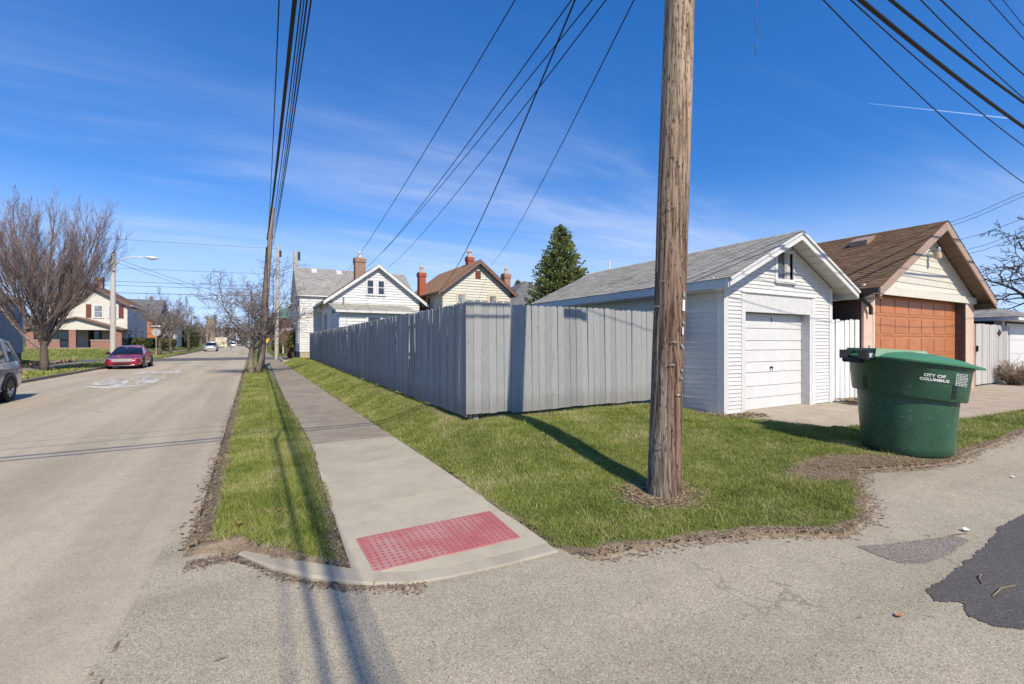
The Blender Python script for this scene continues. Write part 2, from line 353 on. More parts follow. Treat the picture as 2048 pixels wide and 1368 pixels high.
M('roof_darkgray', (.15, .15, .155), (.115, .115, .12), 9, .93, .5, 220, tint=.4, orand=.03, spec=.15)
M('roof_brown', (.185, .118, .07), (.14, .085, .05), 9, .93, .5, 220, tint=.42, orand=.03, spec=.15)
M('roof_tan', (.36, .215, .125), (.31, .18, .105), 6, .93, .3, 200, tint=.2, orand=.03, spec=.15)
M('roof_green', (.12, .24, .19), (.10, .2, .16), 6, .6, .1, 60)
M('metal_white', (.7, .7, .7), (.62, .62, .62), 5, .4, .03, 60, metal=.2)
M('metal_gray', (.42, .43, .43), (.34, .35, .35), 9, .45, .1, 60, metal=.7)
M('black_metal', (.02, .02, .02), (.014, .014, .014), 9, .5, .1, 60)
M('gutter_dark', (.035, .028, .025), (.025, .02, .018), 6, .45, .05, 60)
M('cable_black', (.016, .016, .017), (.011, .011, .012), 9, .6, .05, 60, orand=0)
M('cable_steel', (.10, .10, .105), (.07, .07, .075), 9, .5, .05, 60, orand=0)
M('concrete_pole', (.52, .49, .44), (.44, .41, .37), 12, .85, .2, 80, (1, 1, .3), dirt=(.3, .28, .25), dscale=4)
M('pole_wood_far', (.32, .245, .18), (.22, .165, .12), 12, .9, .4, 60, (6, 6, .3), dirt=(.12, .085, .06), dscale=9, dlo=.55, dhi=.7)
M('pole_wood_pale', (.50, .46, .40), (.38, .34, .29), 12, .9, .4, 60, (6, 6, .3), dirt=(.25, .2, .15), dscale=5, dlo=.55, dhi=.7)
M('bark', (.16, .12, .095), (.085, .065, .052), 16, .95, .6, 45, (1, 1, .35), bdist=.02)
M('bark_pale', (.21, .175, .14), (.11, .09, .07), 16, .95, .6, 45, (1, 1, .35), bdist=.02, dirt=(.085, .085, .045), dscale=3)
M('twig_brown', (.235, .18, .165), (.15, .112, .10), 6, .9, 0, orand=0, tint=.5)
M('twig_gray', (.22, .18, .16), (.14, .115, .10), 6, .9, 0, orand=0, tint=.5)
M('twig_dark', (.09, .066, .052), (.06, .045, .036), 6, .9, 0, orand=0, tint=.5)
M('twig_tan', (.27, .19, .12), (.19, .13, .085), 6, .9, 0, orand=0, tint=.6)
M('mulch', (.05, .04, .035), (.025, .02, .018), 30, .95, .8, 40)
M('road_paint', (.66, .65, .62), (.52, .51, .48), 3, .8, .2, 80, dirt=(.30, .28, .25), dscale=3.5, dlo=.52, dhi=.66, orand=0)
M('yellow_sign', (.75, .46, .02), (.70, .42, .02), 3, .5, 0)
M('sign_back', (.42, .43, .44), (.36, .37, .38), 4, .5, .02, 60, metal=.3)
M('galv_post', (.36, .34, .20), (.30, .285, .17), 4, .6, .02, 60)
M('brick_orange', (.52, .19, .075), (.46, .16, .065), 3, .85, .1, 60)
M('rubber', (.02, .02, .021), (.014, .014, .015), 9, .8, .1, 60)
M('alloy', (.52, .52, .54), (.45, .45, .47), 9, .3, 0, metal=.8)
M('chrome', (.75, .75, .77), (.72, .72, .74), 9, .12, 0, metal=1, orand=0)
M('car_black', (.012, .012, .013), (.01, .01, .011), 9, .4, 0)
M('tan_brick_far', (.29, .215, .15), (.24, .175, .12), 6, .9, .1, 60)
M('dark_red_far', (.17, .035, .03), (.13, .028, .024), 6, .85, .1, 60)
M('leaf_orange', (.42, .20, .09), (.33, .14, .06), 20, .8, .1, 60)
M('paper', (.75, .74, .70), (.66, .65, .61), 12, .8, .1, 60)
M('terracotta', (.55, .40, .28), (.48, .34, .24), 8, .85, .1, 60)
M('shutter_red', (.15, .042, .034), (.12, .034, .028), 5, .7, .1, 60)
M('tan_light', (.62, .54, .40), (.55, .47, .35), 5, .7, .1, 60)
def brickm(name, c1, c2, mortar, sc):
    m, nt, b, vec, rnd = start(name)
    tcn = [n for n in nt.nodes if n.type == 'TEX_COORD'][0].outputs['Object']
    sx = nt.nodes.new('ShaderNodeSeparateXYZ'); nt.links.new(tcn, sx.inputs[0]); cx = nt.nodes.new('ShaderNodeCombineXYZ')
    nt.links.new(_m(nt, 'ADD', sx.outputs[0], sx.outputs[1]), cx.inputs[0]); nt.links.new(sx.outputs[2], cx.inputs[1])
    t = nt.nodes.new('ShaderNodeTexBrick'); t.inputs['Scale'].default_value = sc; t.inputs['Color1'].default_value = (*c1, 1); t.inputs['Color2'].default_value = (*c2, 1)
    t.inputs['Mortar'].default_value = (*mortar, 1); t.inputs['Mortar Size'].default_value = .03; nt.links.new(cx.outputs[0], t.inputs['Vector'])
    nt.links.new(t.outputs[0], b.inputs['Base Color']); b.inputs['Roughness'].default_value = .9; _spec(b, .2); return m
brickm('brick_red', (.30, .09, .06), (.22, .065, .045), (.40, .34, .29), 2.2)
brickm('brick_old', (.30, .15, .10), (.20, .09, .06), (.38, .31, .25), 3.2)
brickm('brick_plain', (.34, .085, .05), (.30, .07, .042), (.30, .10, .07), 3.2)
def glass(name, c, rough=.06):
    m, nt, b, vec, rnd = start(name); b.inputs['Base Color'].default_value = (*c, 1); b.inputs['Roughness'].default_value = rough; _spec(b, .9)
    nt.links.new(_mix(nt, _ramp(nt, _noise(nt, vec, 2, 3), .35, .65), c, tuple(x * .5 for x in c)), b.inputs['Base Color'])
glass('glass_dark', (.03, .034, .04)); glass('glass_blind', (.30, .31, .31), .2); glass('glass_curtain', (.10, .105, .11), .12)
glass('car_glass', (.012, .014, .018), .03); glass('lamp_glass', (.55, .56, .57), .1)
def paint(name, c, metal=.35, rough=.28):
    m, nt, b, vec, rnd = start(name); nt.links.new(_mix(nt, _ramp(nt, _noise(nt, vec, 400, 2), .4, .7), c, tuple(min(1, x * 1.25) for x in c)), b.inputs['Base Color'])
    b.inputs['Roughness'].default_value = rough; b.inputs['Metallic'].default_value = metal; b.inputs['Coat Weight'].default_value = .8; b.inputs['Coat Roughness'].default_value = .05
paint('car_red', (.29, .008, .03)); paint('car_silver', (.30, .31, .33), .6); paint('car_pale', (.5, .51, .53), .5); paint('car_dark', (.03, .035, .04))
def bin_mat():
    m, nt, b, vec, rnd = start('bin_green')
    col = _mix(nt, _ramp(nt, _noise(nt, vec, 2.2, 6), .35, .7), (.02, .068, .036), (.028, .09, .05))
    sc = _noise(nt, _map(nt, vec, (1, 1, 5), (.3, .2, 0)), 13, 9, .75)
    col = _mix(nt, _m(nt, 'MULTIPLY', _ramp(nt, sc, .58, .66), .75), col, (.20, .30, .22))
    col = _mix(nt, _m(nt, 'MULTIPLY', _ramp(nt, _noise(nt, vec, 3.5, 8, .7), .6, .75), .5), col, (.05, .085, .055))
    nt.links.new(col, b.inputs['Base Color']); _spec(b, .45)
    nt.links.new(_m(nt, 'MULTIPLY_ADD', _noise(nt, vec, 6, 5), .3, .28), b.inputs['Roughness'])
    _bump(nt, b, _noise(nt, vec, 30, 4), .05, .004)
bin_mat()
M('bin_lid', (.07, .215, .105), (.055, .18, .088), 4, .45, .03, 60, orand=0, spec=.4, dirt=(.09, .20, .13), dscale=9, dlo=.6, dhi=.75)
M('bin_dark', (.012, .022, .022), (.009, .016, .016), 6, .5, .03, 60)
def pole_mat():
    m, nt, b, vec, rnd = start('pole_wood')
    tcn = [n for n in nt.nodes if n.type == 'TEX_COORD'][0].outputs['Object']
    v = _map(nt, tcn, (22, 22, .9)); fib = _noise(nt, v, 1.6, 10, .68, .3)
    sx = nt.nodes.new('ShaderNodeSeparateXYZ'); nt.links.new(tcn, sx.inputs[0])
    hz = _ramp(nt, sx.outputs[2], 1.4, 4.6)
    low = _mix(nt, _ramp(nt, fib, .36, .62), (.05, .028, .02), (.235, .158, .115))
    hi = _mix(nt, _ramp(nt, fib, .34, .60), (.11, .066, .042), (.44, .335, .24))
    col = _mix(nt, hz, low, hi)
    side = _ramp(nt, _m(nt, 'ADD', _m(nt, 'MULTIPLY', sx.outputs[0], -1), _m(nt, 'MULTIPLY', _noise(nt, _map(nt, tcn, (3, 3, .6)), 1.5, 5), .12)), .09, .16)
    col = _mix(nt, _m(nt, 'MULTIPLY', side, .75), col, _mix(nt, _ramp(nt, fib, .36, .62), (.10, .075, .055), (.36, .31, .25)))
    chk = _noise(nt, _map(nt, tcn, (46, 46, 7)), 1.5, 3, .5)
    hole = _ramp(nt, chk, .61, .65)
    crk = _ramp(nt, _noise(nt, _map(nt, tcn, (34, 34, .4)), 1.3, 6, .6), .62, .65)
    dk = _m(nt, 'MAXIMUM', hole, crk)
    col = _mix(nt, _m(nt, 'MULTIPLY', dk, .85), col, (.035, .02, .013))
    nt.links.new(col, b.inputs['Base Color']); b.inputs['Roughness'].default_value = .9; _spec(b, .15)
    _bump(nt, b, _m(nt, 'SUBTRACT', _m(nt, 'MULTIPLY', fib, 1.2), dk), .9, .012)
pole_mat()
def contrail_mat():
    m, nt, b, vec, rnd = start('vapour'); b.inputs['Base Color'].default_value = (.9, .9, .9, 1); b.inputs['Roughness'].default_value = 1
    tr = nt.nodes.new('ShaderNodeBsdfTransparent'); mx = nt.nodes.new('ShaderNodeMixShader'); mx.inputs[0].default_value = .22
    nt.links.new(tr.outputs[0], mx.inputs[1]); nt.links.new(b.outputs[0], mx.inputs[2]); nt.links.new(mx.outputs[0], nt.nodes['Material Output'].inputs[0])
contrail_mat()

# ------------------------------------------------------------------ ground layout
ROAD_L, ROAD_R = -7.72, -.42
SW_L, SW_R = .80, 2.04
CROSS0, CROSS1 = 47.5, 55.5
EDGE = [(2.06, 2.80), (2.2, 2.60), (2.62, 2.56), (3.1, 2.45), (3.76, 2.22), (4.2, 1.95), (4.75, 1.98), (5.4, 2.22), (6.0, 2.60), (6.6, 2.84), (7.3, 2.55), (8.1, 2.40), (9.2, 2.50), (11.5, 2.55), (16, 2.6), (40, 2.7)]
EX = np.array([e[0] for e in EDGE]); EY = np.array([e[1] for e in EDGE])
APRON = [(7.75, 6.05), (8.35, 5.1), (8.75, 4.35), (9.6, 3.95), (11.2, 3.65), (13, 3.5), (16, 3.35), (40, 3.3)]
AX = np.array([e[0] for e in APRON]); AY = np.array([e[1] for e in APRON])
ARC = [at(475, 1112, z=0), at(540, 1143, z=0), at(620, 1163, z=0), at(700, 1172, z=0), at(745, 1174, z=0), at(830, 1170, z=0), at(900, 1157, z=0), at(1010, 1133, z=0), at(1116, 1106, z=0)]
def edge_y(X): return np.interp(X, EX, EY)
def swl(Y): return np.interp(Y, [2.8, 7.6], [.56, .80])
def wob(X, Y, s, a): return a * (np.sin(X * 3.1 * s + 1.7 * np.sin(Y * 2.3 * s)) + np.sin(Y * 4.3 * s + 2.1 * np.sin(X * 1.9 * s)) + .6 * np.sin((X + Y) * 9.7 * s)) / 2.6
arcx = np.array([p.x for p in ARC]); arcy = np.array([p.y for p in ARC])
def lawn_mask(X, Y):
    """1 on soil/grass, 0 on paving (right-hand side of the street)"""
    wv = wob(X, Y, 1.0, .035)
    m = np.zeros_like(X)
    tl = (X > ROAD_R + .03 + wv) & (X < swl(Y) + wob(Y, X, 1.2, .03)) & (Y > np.interp(X, arcx, arcy) + .18) & (Y < 46.5)
    rl = (X > SW_R + wob(Y, X, 1.0, .03)) & (Y > edge_y(X) + wv) & (Y < 46.8)
    ap = (Y > np.interp(X, AX, AY, left=99) + wv * 1.2)
    rl2 = (X > SW_R) & (Y > 56.5); tl2 = (X > ROAD_R) & (X < SW_L) & (Y > 57)
    return (tl | (rl & ~ap) | rl2 | tl2)
def H(X, Y):
    X = np.asarray(X, float); Y = np.asarray(Y, float)
    h = np.full(X.shape, -.05)
    right = lawn_mask(X, Y)
    rise = .035 + .30 * ss(2.1, 3.0, X) * ss(3.1, 6.5, Y) * (1 - .5 * ss(6.7, 8.2, X)) * (1 - .8 * ss(40, 47, Y))
    rise = rise + .05 * ss(2.6, 4.4, Y) * ss(8, 9, X) + .18 * ss(3.0, 3.6, X) * ss(56, 60, Y) + .25 * ss(2.2, 4.5, X) * ss(56, 60, Y)
    rise = np.where(X < 1.5, .035 + .035 * np.clip(1 - np.abs(X - .15) / .5, 0, 1), rise)
    bump = .012 * np.sin(X * 5 + 2 * np.sin(Y * 3)) * np.sin(Y * 4.4 + X)
    h = np.where(right, rise + bump, h)
    # yard behind fence, garages
    h = np.where((Y > np.interp(X, AX, AY, left=99) + .05) & (X > 7.7) & (Y < 6.2), .0 + .10 * ss(3.3, 5.9, Y), h)
    left = (X < ROAD_L - .14) & ~((Y > CROSS0 - .5) & (Y < CROSS1 + .5))
    hl = .10 + .55 * ss(-11.5, -14.0, X) * (1 - ss(40, 46, Y)) + .75 * ss(-10.9, -13, X) * ss(57, 64, Y)
    sw = (X < -10.0) & (X > -11.3)
    h = np.where(left, np.where(sw, .04, hl), h)
    return h
def ground_z(x, y): return float(H(np.array([x]), np.array([y]))[0])
xs = np.concatenate([[-1800, -1200, -700, -400, -250, -160, -110, -80, -62, -50, -42, -36, -32], np.arange(-29, -14, 1.), np.arange(-14, -7.9, .3), [-11.31, -11.29, -10.01, -9.99, -7.88, -7.86, -7.73, -7, -5, -3, -1.8, -1.2],
    np.arange(-.7, 9.3, .07), [.79, .81, 2.03, 2.05], np.arange(9.3, 16, .25), np.arange(16, 30, .8), [32, 36, 42, 50, 62, 80, 110, 160, 250, 400, 700, 1200, 1800]])
ys = np.concatenate([[-1800, -900, -400, -150, -60, -30, -15, -8, -4, -2, -.5, .5, 1.2], np.arange(1.6, 7.5, .07), np.arange(7.5, 14, .16), np.arange(14, 46, .5), [46.4, 46.6, 46.9, CROSS0 - .51, CROSS0 - .49, 51, CROSS1 + .49, CROSS1 + .51, 56.4, 56.6, 57.1], np.arange(57.5, 70, .8), np.arange(70, 130, 3.), [135, 145, 160, 180, 210, 250, 300, 400, 600, 900, 1400, 2000]])
xs = np.unique(np.round(xs, 3)); ys = np.unique(np.round(ys, 3))
GX, GY = np.meshgrid(xs, ys); GZ = H(GX, GY)
nx, ny = len(xs), len(ys)
idx = np.arange(nx * ny).reshape(ny, nx)
fq = np.stack([idx[:-1, :-1], idx[:-1, 1:], idx[1:, 1:], idx[1:, :-1]], -1).reshape(-1, 4)
def np_mesh(name, V, Fc, attrs=(), smooth=False):
    me = bpy.data.meshes.new(name); k = Fc.shape[1]
    me.vertices.add(len(V)); me.vertices.foreach_set('co', np.ascontiguousarray(V, np.float32).ravel())
    me.loops.add(Fc.size); me.loops.foreach_set('vertex_index', np.ascontiguousarray(Fc, np.int32).ravel())
    me.polygons.add(len(Fc)); me.polygons.foreach_set('loop_start', np.arange(0, Fc.size, k, dtype=np.int32)); me.polygons.foreach_set('loop_total', np.full(len(Fc), k, np.int32))
    for an, dom, val in attrs:
        a = me.attributes.new(an, 'FLOAT', dom); a.data.foreach_set('value', np.ascontiguousarray(val, np.float32))
    if smooth: me.polygons.foreach_set('use_smooth', np.ones(len(Fc), bool))
    me.update(); me.validate(); return me
POLE = (3.70, 3.36)
BIN = (8.22, 2.98)
def dirt_at(X, Y):
    d = np.zeros_like(X)
    d = np.maximum(d, 1 - ss(.05, .24, np.abs(X - ROAD_R - .02)) * 1.0) * (Y > 2)
    d = np.where(X < ROAD_L, 0, d)
    d = np.maximum(d, .75 * (1 - ss(.03, .16, np.abs(X - swl(Y)))) * (Y < 30))
    d = np.maximum(d, .6 * (1 - ss(.02, .12, np.abs(X - SW_R))) * (Y < 30))
    d = np.maximum(d, (1 - ss(.0, .20 + wob(X, X * .7, 1.3, .12), np.abs(Y - edge_y(X) - .03))) * (X > 2))
    d = np.maximum(d, .95 * (1 - ss(.22, .48, np.hypot((X - POLE[0] + .1) / 1.15, (Y - POLE[1] + .05)))))
    d = np.maximum(d, 1.0 * (1 - ss(.5, 1.25, np.hypot((X - 6.55) / 1.25, (Y - 2.95) / .55))))
    d = np.maximum(d, 1.0 * (1 - ss(.5, 1.2, np.hypot((X - 7.9) / 1.5, (Y - 2.62) / .38))))
    d = np.maximum(d, 1.0 * (1 - ss(.2, .42, Y - np.interp(X, arcx, arcy))) * (X < .62) * (X > -.5))
    d = np.maximum(d, .9 * (1 - ss(.1, .5, np.hypot((X - .55) / .8, (Y - 3.05) / .5))) * (X < 1))
    d = np.maximum(d, .55 * (1 - ss(.15, .45, np.abs(X - 3.05) * 1.0)) * (Y > 6.5) * (Y < 36) * (X > 2.6))
    d = np.maximum(d, .6 * (1 - ss(.1, .35, np.abs(Y - 6.85))) * (X > 2.8) * (X < 8.4))
    d = np.maximum(d, .9 * (1 - ss(.1, .5, np.abs(Y - 5.95))) * (X > 7.2) * (X < 9))
    return d
gme = np_mesh('ground', np.stack([GX, GY, GZ], -1).reshape(-1, 3), fq, [('dirt', 'POINT', dirt_at(GX, GY).ravel())], True)
gme.materials.append(MATS['turf']); struct(link('ground', gme, (0, 0, 0)))

# roads
def sheet(name, pts, z, mat, parent=None, thick=0):
    b = MB()
    P = [(p[0], p[1], z) for p in pts]
    if thick: b.prism([(p[0], p[1], z - thick) for p in pts], (0, 0, thick))
    else: b.face(P)
    return b.build(name, mat, parent)
def strip(name, x0, x1, ylist, z, mat):
    b = MB()
    for a, c in zip(ylist[:-1], ylist[1:]): b.face([(x0, a, z), (x1, a, z), (x1, c, z), (x0, c, z)])
    return b.build(name, mat, None, center=False)
struct(strip('road', ROAD_L, ROAD_R, [-60, 0, 20, 47, 60, 120, 320], 0.0, 'road_asphalt'))
b = MB(); ael = [(-.95, -9), (40, -9), (40, 3.0)] + [(x, y + .12) for x, y in EDGE[::-1] if x < 39] + [(1.9, 3.1), (.7, 3.2), (.2, 3.5), (-.2, 4.0), (-.42, 4.5), (-.60, 4.5), (-.64, 3.4), (-.78, 2.0), (-.7, 1.2)]
b.face([(x, y, .004) for x, y in ael]); struct(b.build('alley', 'alley_asphalt', None, center=False))
struct(sheet('cross_street', [(-70, CROSS0), (45, CROSS0), (45, CROSS1), (-70, CROSS1)], .005, 'cross_asphalt'))
def wavy(pts, n=7, a=.018, seed=3):
    rg = random.Random(seed); o = []
    for i, p in enumerate(pts):
        q = pts[(i + 1) % len(pts)]
        for k in range(n):
            t = k / n; o.append((p[0] + (q[0] - p[0]) * t + rg.uniform(-a, a), p[1] + (q[1] - p[1]) * t + rg.uniform(-a, a)))
    return o
pp = [at(x, y, z=0)[:2] for x, y in ((2048, 1030), (2000, 1055), (1975, 1090), (1925, 1130), (1890, 1160), (1850, 1182), (1870, 1205), (1925, 1208), (1938, 1235), (1990, 1255), (2048, 1262))]
pp += [(5.2, -.2), (9.5, .1), (9.2, 1.0)]
struct(sheet('asphalt_patch', wavy(pp, 14, .011), .009, 'patch_asphalt'))
p2 = [at(x, y, z=0)[:2] for x, y in ((1712, 1094), (1790, 1088), (1850, 1080), (1905, 1072), (1940, 1082), (1900, 1110), (1850, 1128), (1800, 1128), (1750, 1110))]
def p2shape():
    rg = random.Random(5); b = MB()
    c = np.mean(np.array(p2), 0)
    for k in range(60):     # worn tar: many overlapping slivers at the same level would clash, so lay separate flakes
        pass
    return wavy(p2, 8, .008, 9)
asphalt('worn_tar', (.22, .19, .155), (.08, .07, .06), (.42, .37, .3), 150, .85, bump=.5)
struct(sheet('tar_smear', p2shape(), .008, 'worn_tar'))

# sidewalk on the right: slabs
swr = struct(bpy.data.objects.new('sidewalk', None)); COL.objects.link(swr); WL[swr.name] = Vector((0, 0, 0))
rg = random.Random(11)
joints = [2.93, 4.55, 6.14, 7.62]
y = 7.62
slabs = [(4.55, 6.14, 'concrete_new'), (6.14, 7.62, 'concrete_new')]
while y < 46.5:
    y2 = y + 1.55; slabs.append((y, min(y2, 46.6), 'concrete_old')); y = y2
y = 56.5
while y < 140: slabs.append((y, y + 4.5, 'concrete_old')); y += 4.5
for (a, c, mt) in slabs:
    s = MB(); g = .011; dz = [rg.uniform(-.004, .006) for _ in range(4)]; z = .034
    xl0, xl1 = float(swl(a)) + (.0 if mt == 'concrete_old' else -.01), float(swl(c)) + (.0 if mt == 'concrete_old' else -.01); xr = SW_R - (.01 if mt == 'concrete_old' else 0)
    s.hexa([(xl0, a + g, -.06), (xr, a + g, -.06), (xr, c - g, -.06), (xl1, c - g, -.06), (xl0, a + g, z + dz[0]), (xr, a + g, z + dz[1]), (xr, c - g, z + dz[2]), (xl1, c - g, z + dz[3])])
    s.build('slab', mt, swr)
# ramp slab with the tactile pad let into it, and the flush curved curb
yr0, yr1 = 2.50, 4.543
ramp = MB()
ins = [p for p in ARC[4:]]
def off_in(i, w_):
    p = ARC[i]; t = (ARC[min(i + 1, len(ARC) - 1)] - ARC[max(i - 1, 0)]); t.z = 0; t.normalize(); return (p.x - t.y * w_, p.y + t.x * w_)
inner = [off_in(i, .168) for i in range(4, len(ARC))]
inner[-1] = (2.035, inner[-1][1])
top = [(x, yy, .014) for x, yy in inner] + [(2.04, 4.543, .034), (float(swl(4.55)), 4.543, .034), (.60, 3.3, .022)]
ramp.prism([(x, yy, -.06) for x, yy, z in top], (0, 0, .06))
nv = len(top)
for i, (x, yy, z) in enumerate(top): ramp.v[nv + i] = (x, yy, z)
ramp.build('ramp_slab', 'concrete_new', swr)
cb = MB(); cpts = [(-.42, 3.72), (-.30, 3.46), (-.05, 3.16), (.22, 2.95), (.48, 2.80), (.66, 2.715)]
def curb_seg(name, pts, hts, wd, mat):
    b = MB(); rings = []
    for i, (x, y2) in enumerate(pts):
        j = min(i + 1, len(pts) - 1); k = max(i - 1, 0); t = Vector((pts[j][0] - pts[k][0], pts[j][1] - pts[k][1], 0)).normalized(); n = Vector((-t.y, t.x, 0))
        c = Vector((x, y2, 0)); h = hts[i]; w2 = wd[i]
        rings.append([c + Vector((0, 0, -.06)), c + Vector((0, 0, h * .6)), c + n * .02 + Vector((0, 0, h)), c + n * w2 + Vector((0, 0, h)), c + n * w2 + Vector((0, 0, -.06))])
    b.loft(rings); return b.build(name, mat, swr)
P0 = [(p.x, p.y) for p in ARC]
curb_seg('curb', P0[:5], [.02, .038, .04, .03, .022], [.05, .13, .16, .16, .16], 'concrete_curb')
curb_seg('curb', [(P0[4][0] + .012, P0[4][1])] + P0[5:], [.020, .014, .012, .013, .016], [.155, .155, .155, .155, .155], 'concrete_curb')
# tactile pad
C4 = [at(748, 1146, z=.015), at(1040, 1076, z=.015), at(980, 1024, z=.02), at(712, 1080, z=.02)]
def zr(x, y): return .012 + .022 * max(0, min(1, (y - 2.7) / 1.85)) + .003
pb = MB(); pb.hexa([(p.x, p.y, zr(p.x, p.y) - .006) for p in C4] + [(p.x, p.y, zr(p.x, p.y) + .003) for p in C4])
pad = pb.build('tactile_pad', 'tactile', swr); pad['label'] = 'faded red tactile paving pad with raised domes'
db = MB()
for i in range(24):
    for j in range(12):
        u = (i + .5) / 24; v = (j + .5) / 12
        a = C4[0].lerp(C4[1], u); c = C4[3].lerp(C4[2], u); p = a.lerp(c, v); z = zr(p.x, p.y) + .003
        ring = [(p.x + .0125 * math.cos(k * math.pi / 4), p.y + .0125 * math.sin(k * math.pi / 4), z) for k in range(8)]
        ring2 = [(p.x + .007 * math.cos(k * math.pi / 4), p.y + .007 * math.sin(k * math.pi / 4), z + .006) for k in range(8)]
        db.mesh(ring + ring2, [(k, (k + 1) % 8, (k + 1) % 8 + 8, k + 8) for k in range(8)] + [tuple(range(8, 16))])
M('tactile_dome', (.33, .085, .08), (.27, .07, .065), 4, .8, .05, 90, orand=0)
stuff(db.build('domes', 'tactile_dome', pad, smooth=True, auto=50))
# concrete apron before the garages
ab = MB(); apz = lambda x, y: .012 + .11 * float(ss(3.3, 5.9, np.array(y)))
ap_rows = []
for x, y0 in [(7.75, 6.05), (8.35, 5.1), (8.75, 4.35), (9.6, 3.95), (11.2, 3.65), (13.0, 3.5), (16, 3.35), (22, 3.3), (40, 3.3)]:
    ap_rows.append([(x, y0 + (6.35 - y0) * t, apz(x, y0 + (6.35 - y0) * t)) for t in (0, .25, .5, .75, 1)])
ab.loft(ap_rows, closed=False, cap=False)
struct(ab.build('concrete_apron', 'concrete_apron', None, center=False))
# left curb, left sidewalk
lk = struct(bpy.data.objects.new('left_sidewalk', None)); COL.objects.link(lk); WL[lk.name] = Vector((0, 0, 0))
for a, c in ((-20, CROSS0 - 3), (CROSS1 + 3, 200)):
    MB().box((ROAD_L - .15, a, -.05), (ROAD_L, c, .12)).build('curb', 'concrete_old', lk)
    y = a
    while y < c - .1:
        y2 = min(y + (3.0 if y < 60 else 9), c); MB().box((-11.28, y + .01, -.03), (-10.02, y2 - .01, .125)).build('slab', 'concrete_old', lk); y = y2
# road markings for oncoming riders
def text_mesh(body, size, bold=.02, sp=1.0):
    cu = bpy.data.curves.new('t', 'FONT'); cu.body = body; cu.size = size; cu.offset = bold; cu.align_x = 'CENTER'; cu.space_character = sp; cu.resolution_u = 3; cu.space_line = .85
    o = bpy.data.objects.new('t', cu); COL.objects.link(o); bpy.context.view_layer.update()
    me = bpy.data.meshes.new_from_object(o.evaluated_get(bpy.context.evaluated_depsgraph_get()))
    V = [tuple(v.co) for v in me.vertices]; Fc = [tuple(p.vertices) for p in me.polygons]
    COL.objects.unlink(o); bpy.data.objects.remove(o); bpy.data.curves.remove(cu); return V, Fc
rm = struct(bpy.data.objects.new('road_marking', None)); COL.objects.link(rm); WL[rm.name] = Vector((0, 0, 0)); rm['label'] = 'worn white bicycle symbol with lettering and arrow painted on road'
LC = -4.35
def marktext(body, y0, hgt, wid):
    V, Fc = text_mesh(body, 1.0, .03, 1.05); A = np.array(V); sx = wid / (A[:, 0].max() - A[:, 0].min()); sy = hgt / A[:, 1].max(); cx = (A[:, 0].max() + A[:, 0].min()) / 2
    b = MB(); b.mesh([(LC - (x - cx) * sx, y0 - y * sy, .006) for x, y, z in V], Fc); b.build('lettering', 'road_paint', rm)
marktext('BLVD', 24.4, 1.9, 1.95); marktext('BIKE', 31.2, 1.9, 1.9)
b = MB()
def ringm(cx, cy, rx, ry, t):
    n = 24
    for k in range(n):
        a0 = 2 * math.pi * k / n; a1 = 2 * math.pi * (k + 1) / n
        b.face([(cx + rx * math.cos(a0), cy + ry * math.sin(a0), .006), (cx + rx * math.cos(a1), cy + ry * math.sin(a1), .006), (cx + (rx - t) * math.cos(a1), cy + (ry - t * 1.8) * math.sin(a1), .006), (cx + (rx - t) * math.cos(a0), cy + (ry - t * 1.8) * math.sin(a0), .006)])
ringm(LC - .55, 25.6, .42, .62, .09); ringm(LC + .55, 25.6, .42, .62, .09)
def barm(x0, y0, x1, y1, t):
    d = Vector((x1 - x0, y1 - y0, 0)).normalized(); n = Vector((-d.y, d.x, 0)) * t / 2
    b.face([(x0 + n.x, y0 + n.y, .0065), (x1 + n.x, y1 + n.y, .0065), (x1 - n.x, y1 - n.y, .0065), (x0 - n.x, y0 - n.y, .0065)])
barm(LC - .2, 26.3, LC - .08, 27.4, .11); barm(LC + .02, 26.3, LC + .14, 27.0, .1); barm(LC + .2, 26.4, LC + .42, 27.5, .1); barm(LC - .15, 27.55, LC + .30, 27.62, .2)
b.build('bicycle_symbol', 'road_paint', rm)
b = MB(); b.face([(LC - .95, 21.75, .006), (LC, 20.7, .006), (LC, 21.15, .006), (LC - .72, 21.9, .006)]); b.face([(LC, 20.7, .006), (LC + .95, 21.75, .006), (LC + .72, 21.9, .006), (LC, 21.15, .006)])
b.face([(LC - .14, 21.30, .006), (LC + .14, 21.30, .006), (LC + .14, 22.3, .006), (LC - .14, 22.3, .006)]); b.build('arrow', 'road_paint', rm)
struct(sheet('stop_line', [(-4.3, 38.6), (-.7, 38.6), (-.7, 39.0), (-4.3, 39.0)], .0055, 'road_paint'))
